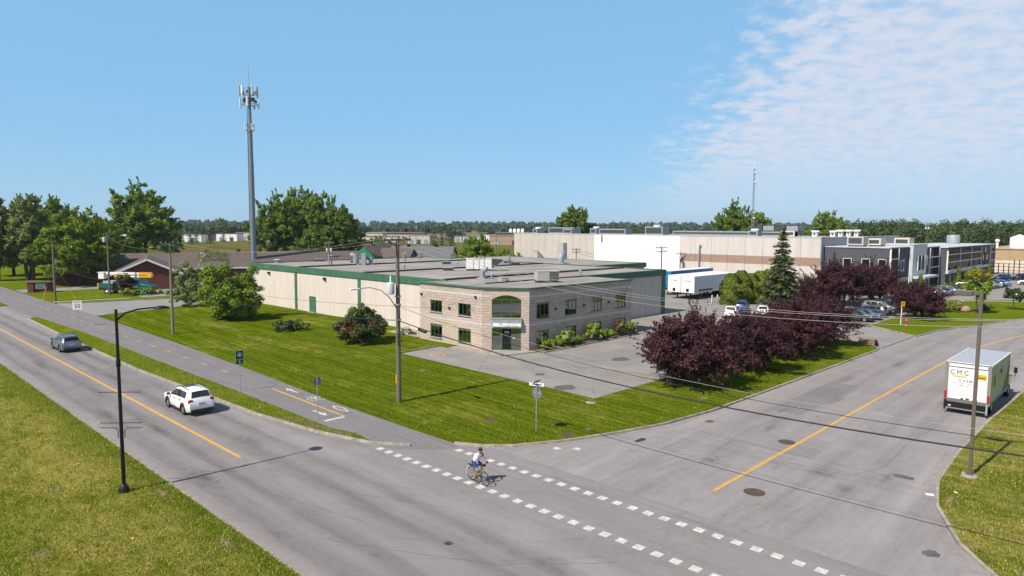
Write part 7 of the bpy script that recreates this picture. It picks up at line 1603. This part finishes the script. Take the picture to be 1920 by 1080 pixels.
tag(sp, 'fat black splice case hanging on the cable right of the pole', 'splice case')
pf = [far((1080-960)/1280*165, 165), far((1240-960)/1280*128, 128), far((1275-960)/1280*152, 152)]
for k, z in enumerate((0, .7)): wire((*pf[0], 7.2-z), (*pf[1], 8.8-z), 1.6, .03, 'wire', ('upper', 'lower')[k]+' wire drooping before the white factory wall', 'wires before the factory'); wire((*pf[1], 8.8-z), (*pf[2], 6.8-z), .7, .03, 'wire', ('upper', 'lower')[k]+' short wire at the right of the white factory wall', 'wires before the factory')

# ---- street lamps
SL = empty('street_lamp', (9.7, 34.5, .07), 0, 'black street lamp with banner arms on the left lawn', 'street lamp')
MB().lathe([(.24, 0), (.24, .1), (.2, .25), (.12, .36), (.09, .4)], 16).build('base', MATS['black_metal'], SL)
MB().tube([(0, 0, .3), (0, 0, 8.6)], [.088, .062], 14).build('pole', MATS['black_metal'], SL)
MB().lathe([(.085, 5.95), (.1, 6.0), (.1, 6.25), (.085, 6.3)], 12).build('collar', MATS['black_metal'], SL)
MB().tube([(.03, 0, 8.1), (.35, .0, 8.38), (.9, 0, 8.52), (1.6, 0, 8.55)], [.05, .045, .04, .035], 8).build('arm', MATS['black_metal'], SL)
hdm = MB().lathe([(0, .09), (.18, .075), (.36, .02), (.36, -.03), (0, -.03)], 20, (1.95, 0, 8.52)).build('lamp_head', MATS['black_metal'], SL)
MB().lathe([(.3, -.035), (.3, -.06), (0, -.07)], 16, (1.95, 0, 8.52)).build('lens', MATS['lamp_clear'], hdm)
ba = math.radians(-6); bd = Vector((math.cos(ba-.65), math.sin(ba-.65), 0))
def barm(z, L, tilt=.0):
    o = MB(); o.tube([tuple(bd*-L + Vector((0, 0, z))), tuple(bd*L + Vector((0, 0, z)))], .018, 6)
    for s in (-1, 1): o.lathe([(0, -.04), (.035, 0), (0, .04)], 8, tuple(bd*(L*s) + Vector((0, 0, z))))
    o.build('banner_arm', MATS['black_metal'], SL)
barm(4.75, .9); barm(3.3, .9)
for s in (-1, 1): MB().tube([tuple(bd*(.95*s) + Vector((0, 0, 3.08))), tuple(bd*(.25*s) + Vector((0, 0, 3.06))), tuple(bd*(.15*s) + Vector((0, 0, 2.95))), tuple(bd*(.15*s) + Vector((0, 0, 2.6)))], .018, 6).build('flower_bracket', MATS['black_metal'], SL)
BL = empty('street_lamp', (40.1, 6.6, .115), 0, 'square brown street lamp on a concrete footing on the right lawn', 'street lamp')
MB().lathe([(.36, -.05), (.36, .12), (0, .12)], 18).build('footing', MATS['concrete'], BL)
MB().cbox((0, 0, .14), (.34, .34, .04)).build('base_plate', MATS['brown_metal'], BL)
for x in (-.13, .13):
    for y in (-.13, .13): MB().tube([(x, y, .14), (x, y, .24)], .02, 6).build('bolt', MATS['steel'], BL)
MB().box(-.075, -.075, .15, .075, .075, 9.35).build('pole', MATS['brown_metal'], BL)
MB().box(-.06, .075, 9.2, .06, .35, 9.34).build('arm', MATS['brown_metal'], BL)
bh = MB().box(-.2, .35, 9.12, .2, 1.15, 9.38).build('lamp_head', MATS['brown_metal'], BL); bevel(bh, .03)
MB().box(-.15, .42, 9.10, .15, 1.08, 9.12).build('lens', MATS['lamp_clear'], bh)
MB().box(-.09, -.09, 3.8, .09, .09, 3.9).build('collar', MATS['brown_metal'], BL)

# ---- signs
def post(parent, h, r=.03, mat='galvanised', sq=False): return (MB().tube([(0, 0, -.1), (0, 0, h)], r, 8)).build('post', MATS[mat], parent)
def octagon(r): return [(r*math.cos(math.pi/8+math.pi/4*i), r*math.sin(math.pi/8+math.pi/4*i)) for i in range(8)]
S1 = empty('stop_sign', (30.25, 27.1, .115), 0, 'back of a stop sign with two white street name blades on the corner', 'sign'); post(S1, 3.0)
pl = MB().prism(octagon(.4), -.008, .008).build('plate', MATS['sign_back'], S1); pl.matrix_local = Matrix.Translation((.045, 0, 2.4)) @ Matrix.Rotation(math.pi/2, 4, 'Y') @ Matrix.Rotation(0, 4, 'Z')
pf_ = MB().prism(octagon(.375), 0, .004).build('red_face', MATS['lamp_red'], pl); pf_.location = (0, 0, .009)
text('lettering', 'ARRÊT', .2, MATS['white_sign'], pl, (0, 0, .015), (0, 0, math.pi/2), sx=.9)
MB().obox((.03, -.36, 2.4), (.03, .36, 2.4), .02, .04).build('stiffener', MATS['galvanised'], S1)
b1 = MB().cbox((0, 0, 2.93), (.95, .02, .19)).build('name_blade', MATS['white_sign'], S1); b1.rotation_euler = (0, 0, math.radians(-70))
b2 = MB().cbox((0, 0, 3.12), (.95, .02, .17)).build('name_blade', MATS['white_sign'], S1); b2.rotation_euler = (0, 0, math.radians(12))
for b, z in ((b1, 2.93), (b2, 3.12)): MB().cbox((.03, -.011, z), (.62, .004, .07)).build('street_name', MATS['ink'], b)
S2 = empty('stop_sign', (22.45, 39.1, .11), 0, 'small round-backed sign on a thin post beside the bike path end', 'sign'); post(S2, 2.75)
pl = MB().prism(octagon(.31), -.008, .008).build('plate', MATS['sign_back'], S2); pl.matrix_local = Matrix.Translation((0, .04, 2.45)) @ Matrix.Rotation(-math.pi/2, 4, 'X')
pl2 = MB().prism(octagon(.29), 0, .004).build('red_face', MATS['lamp_red'], pl); pl2.location = (0, 0, .009)
S3 = empty('route_sign', (22.2, 49.9, .11), 0, 'green bicycle route sign with white emblem and arrow plate', 'sign'); post(S3, 3.05)
mk('route_green', (0.0, 0.09, 0.07), 0.4); mk('route_blue', (0.004, 0.05, 0.10), 0.4); mk('route_edge', (0.30, 0.55, 0.42), 0.4)
sgn_rot = math.radians(4)
pl = empty('sign_face', (0, 0, 0), sgn_rot); pl.parent = S3
def plate(w, h, z, mat, y, nm, parent=pl): return MB().cbox((0, y, z), (w, .012, h)).build(nm, MATS[mat], parent)
plate(.6, .66, 2.72, 'route_edge', -.035, 'sign_panel'); plate(.55, .61, 2.72, 'route_blue', -.045, 'sign_panel')
plate(.6, .34, 2.2, 'route_edge', -.035, 'arrow_panel'); plate(.55, .29, 2.2, 'route_green', -.045, 'arrow_panel')
em = MB(); P, Q = ring(0, 0, .17, .17, .035, n=20); em.strip(P, Q, 0); em.sheet([(-.09, -.1), (.09, -.1), (.06, .02), (0, .1), (-.06, .02)], 0)
em = em.build('emblem', MATS['white_sign'], pl); em.matrix_local = Matrix.Translation((0, -.056, 2.75)) @ Matrix.Rotation(math.pi/2, 4, 'X')
ar = MB().sheet([(-.03, -.1), (.03, -.1), (.03, 0), (.09, 0), (0, .11), (-.09, 0), (-.03, 0)], 0).build('arrow', MATS['white_sign'], pl); ar.matrix_local = Matrix.Translation((0, -.056, 2.2)) @ Matrix.Rotation(math.pi/2, 4, 'X')
S4 = empty('speed_sign', (22.9, 96.5, .11), 0, 'white speed limit sign reading 50 beside the bike path', 'sign'); post(S4, 2.9, .035)
sp_ = MB().cbox((0, -.05, 2.55), (1.0, .02, 1.1)).build('plate', MATS['white_sign'], S4); sp_.rotation_euler = (0, 0, math.radians(-30))
text('lettering', '50', .78, MATS['ink'], sp_, (0, -.068, 2.42), (H2, 0, 0), extrude=.006, sx=.88); text('lettering', 'MAXIMUM', .19, MATS['ink'], sp_, (0, -.068, 2.93), (H2, 0, 0), extrude=.004, sx=.9)
HY = empty('fire_hydrant', (97.84, 23.98, .115), .6, 'red fire hydrant on the lawn before the lone plum tree', 'hydrant'); mk('hydrant_red', (0.62, 0.07, 0.08), 0.5, var=0.08)
MB().lathe([(.2, 0), (.2, .06), (.15, .08), (.14, .62), (.19, .64), (.19, .7), (.15, .74), (.12, .86), (.05, .92), (.05, .98), (0, .99)], 16).build('barrel', MATS['hydrant_red'], HY)
for a in (0, math.pi): MB().tube([(.1*math.cos(a), .1*math.sin(a), .52), (.27*math.cos(a), .27*math.sin(a), .52)], .065, 10).build('outlet', MATS['hydrant_red'], HY)
MB().tube([(0, -.1, .45), (0, -.27, .45)], .09, 12).build('pump_outlet', MATS['hydrant_red'], HY)
HS_ = empty('hydrant_sign', (98.5, 24.8, .115), 0, 'yellow hydrant marker sign on a pale leaning post', 'sign'); MB().tube([(0, 0, -.1), (.15, .0, 3.0)], .05, 8).build('post', MATS['white_metal'], HS_)
hp = MB().cbox((.15, -.06, 2.75), (.5, .02, .62)).build('plate', MATS['paint_yellow'], HS_); hp.rotation_euler = (0, 0, -.7)
MB().cbox((.15, -.075, 2.75), (.12, .006, .28)).cbox((.15, -.075, 2.84), (.26, .006, .07)).build('hydrant_symbol', MATS['ink'], hp)
# ---- brick monument sign
MO = empty('monument_sign', (30.0, 149.8, .1), math.atan2(-.8, 2.4)-.2, 'low red brick monument sign with white name board', 'sign')
MB().box(-1.75, -.5, 0, 1.75, .5, 1.75).build('brick_wall', MATS['red_brick'], MO); MB().box(-1.95, -1.0, 0, -1.0, .55, 1.8).build('brick_pier', MATS['red_brick'], MO); MB().box(-2.05, -1.1, 1.8, 1.85, .65, 1.92).build('cap', MATS['shingle_brown'], MO)
bdp = MB().box(-.8, -.58, .65, .75, -.5, 1.65).build('name_board', MATS['white_sign'], MO)
for k, (x0, x1, z) in enumerate(((-.6, -.05, 1.45), (.05, .6, 1.48), (-.6, .6, 1.15), (-.5, .5, .9))): MB().box(x0, -.6, z-.06, x1, -.581, z+.06).build('board_print', MATS['hvac_dark' if k < 2 else 'paint_grey'], bdp)
# ---- pallets, picnic table, litter, fence, drum bits
mk('pallet_wood', (0.40, 0.29, 0.17), 0.9, var=0.2, scale=4); mk('picnic_green', (0.10, 0.17, 0.10), 0.8, var=0.15); mk('picnic_top', (0.42, 0.42, 0.34), 0.85)
for k in range(4):
    p = empty('wooden_pallet', (79.2+.03*k, 23.2-.02*k, .10+.16*k), 1.9+.05*(k % 2), ('bottom', 'second', 'third', 'top')[k]+' wooden pallet of the stack by the driveway', 'pallet', 'stacked pallets')
    for i in range(7): MB().box(-.75+i*.225, -.55, .11, -.60+i*.225, .55, .13).build('deck_board', MATS['pallet_wood'], p)
    for y in (-.5, 0, .5): MB().box(-.75, y-.045, .02, .75, y+.045, .11).build('stringer', MATS['pallet_wood'], p)
    for i in range(3): MB().box(-.75+i*.65, -.55, .0, -.6+i*.65, .55, .02).build('bottom_board', MATS['pallet_wood'], p)
tb_ = tag(MB().lathe([(.2, -.11), (.33, -.12), (.36, -.06), (.36, .06), (.33, .12), (.2, .11), (.2, -.11)], 20).build('old_tyre', MATS['tyre'], loc=(79.0, 22.1, .4)), 'black tyre leaning on the end of the pallet stack', 'tyre'); tb_.rotation_euler = (1.3, 0, .5)
PT_ = empty('picnic_table', (47.9, 63.2, .12), .9, 'green-legged picnic table in the corner between the walls', 'picnic table')
for i in range(5): MB().box(-.95, -.36+i*.148, .72, .95, -.36+i*.148+.135, .76).build('top_plank', MATS['picnic_top'], PT_)
for s in (-1, 1):
    for k in range(2): MB().box(-.95, s*.68-.14+k*.145, .43, .95, s*.68-.14+k*.145+.135, .47).build('seat_plank', MATS['picnic_top'], PT_)
    MB().obox((s*.65, -.72, 0), (s*.65, -.2, .72), .05, .09).obox((s*.65, .72, 0), (s*.65, .2, .72), .05, .09).obox((s*.65, -.8, .4), (s*.65, .8, .4), .05, .09).build('leg_frame', MATS['picnic_green'], PT_)
def litter(u, v, z, s, label, k):
    r = random.Random(k); vs = [(r.uniform(-1, 1)*s, r.uniform(-1, 1)*s, r.uniform(0, .5)*s) for _ in range(4)] + [(0, 0, s*.6)]
    return tag(MB().add(vs, [(0,1,4),(1,2,4),(2,3,4),(3,0,4)]).build('litter', MATS['white_sign'], loc=(u, v, z)), label, 'litter', 'bits of litter')
for k, (u, v, z, s, lb) in enumerate(((28.6, 35.6, .13, .11, 'white scrap on the lawn right of the utility pole'), (25.9, 47.5, .13, .08, 'small white scrap on the lawn above the path arrow'), (9.2, 40.2, .08, .1, 'crumpled white cup on the left lawn'), (8.4, 28.9, .08, .12, 'white paper on the left foreground grass'), (20.9, 44.0, .12, .12, 'white wrapper on the grass strip near the path end'), (20.4, 72.0, .12, .14, 'pale scrap on the grass strip under the lamp arm'), (37.0, 6.6, .13, .13, 'white lid on the right lawn by the kerb'))): litter(u, v, z, s, lb, k)
tag(MB().box(-.13, -.17, 0, .13, .17, .012).build('litter', MATS['white_sign'], loc=(36.3, 7.5, .005), rz=.5), 'flat white box in the gutter by the right kerb', 'litter', 'bits of litter')
tag(MB().lathe([(.4, 0), (.4, .03), (0, .03)], 14).build('drain_lid', MATS['concrete'], loc=(38.2, 29.0, .115)), 'small pale lid in the grass at the parking corner', 'lid')
FN = empty('steel_railing', (98.8, 53.2, .08), -.02, 'low grey railing beside the trailer yard', 'railing')
for i in range(7): MB().tube([(i*1.55, 0, 0), (i*1.55, 0, 1.1)], .045, 6).build('post', MATS['galvanised'], FN)
for z in (.55, 1.05): MB().tube([(0, 0, z), (9.3, 0, z)], .03, 6).build('rail', MATS['galvanised'], FN)
for i in range(5): tag(MB().tube([(0, 0, 0), (0, 0, 1.3)], .09, 8).lathe([(.09, 1.3), (0, 1.38)], 8).build('bollard', MATS['white_metal'], loc=(104.5+i*1.5, 54.6-.2*i, .08)), ('first', 'second', 'third', 'fourth', 'fifth')[i]+' white bollard from the left before the trailers', 'bollard', 'bollards before the trailers')
SB = empty('lawn_sign', (28.62, 2.75, -.15), -.6, 'dark blue sign board tilted at the bottom right kerb', 'sign')
MB().add([(-.32, 0, .55), (.32, 0, .35), (.32, .02, .35), (-.32, .02, .55), (-.32, 0, 1.1), (.32, 0, .75), (.32, .02, .75), (-.32, .02, 1.1)], [(0,1,5,4),(3,7,6,2),(4,5,6,7),(0,3,2,1),(1,2,6,5),(0,4,7,3)]).build('board', MATS['paint_blue'], SB)
for x in (-.3, .3): MB().tube([(x, .01, 0), (x, .01, 1.0 if x < 0 else .75)], .02, 6).build('stake', MATS['white_metal'], SB)

# ------------------------------------------------------------------ air
hz = MB().box(-4700, -4700, -1.2, 4700, 4700, 62)
mh = bpy.data.materials.new('haze_air'); mh.use_nodes = True; nt = mh.node_tree; nt.nodes.remove(nt.nodes['Principled BSDF'])
pv = nt.nodes.new('ShaderNodeVolumePrincipled'); pv.inputs['Color'].default_value = (0.72, 0.86, 1.0, 1); pv.inputs['Density'].default_value = 0.0001; pv.inputs['Anisotropy'].default_value = 0.2
nt.links.new(pv.outputs[0], nt.nodes['Material Output'].inputs['Volume'])
USE_HAZE = True
if USE_HAZE:
    hzo = hz.build('haze', mh, None, 'stuff'); tag(hzo, 'thin bluish summer haze over the whole plain', 'haze')
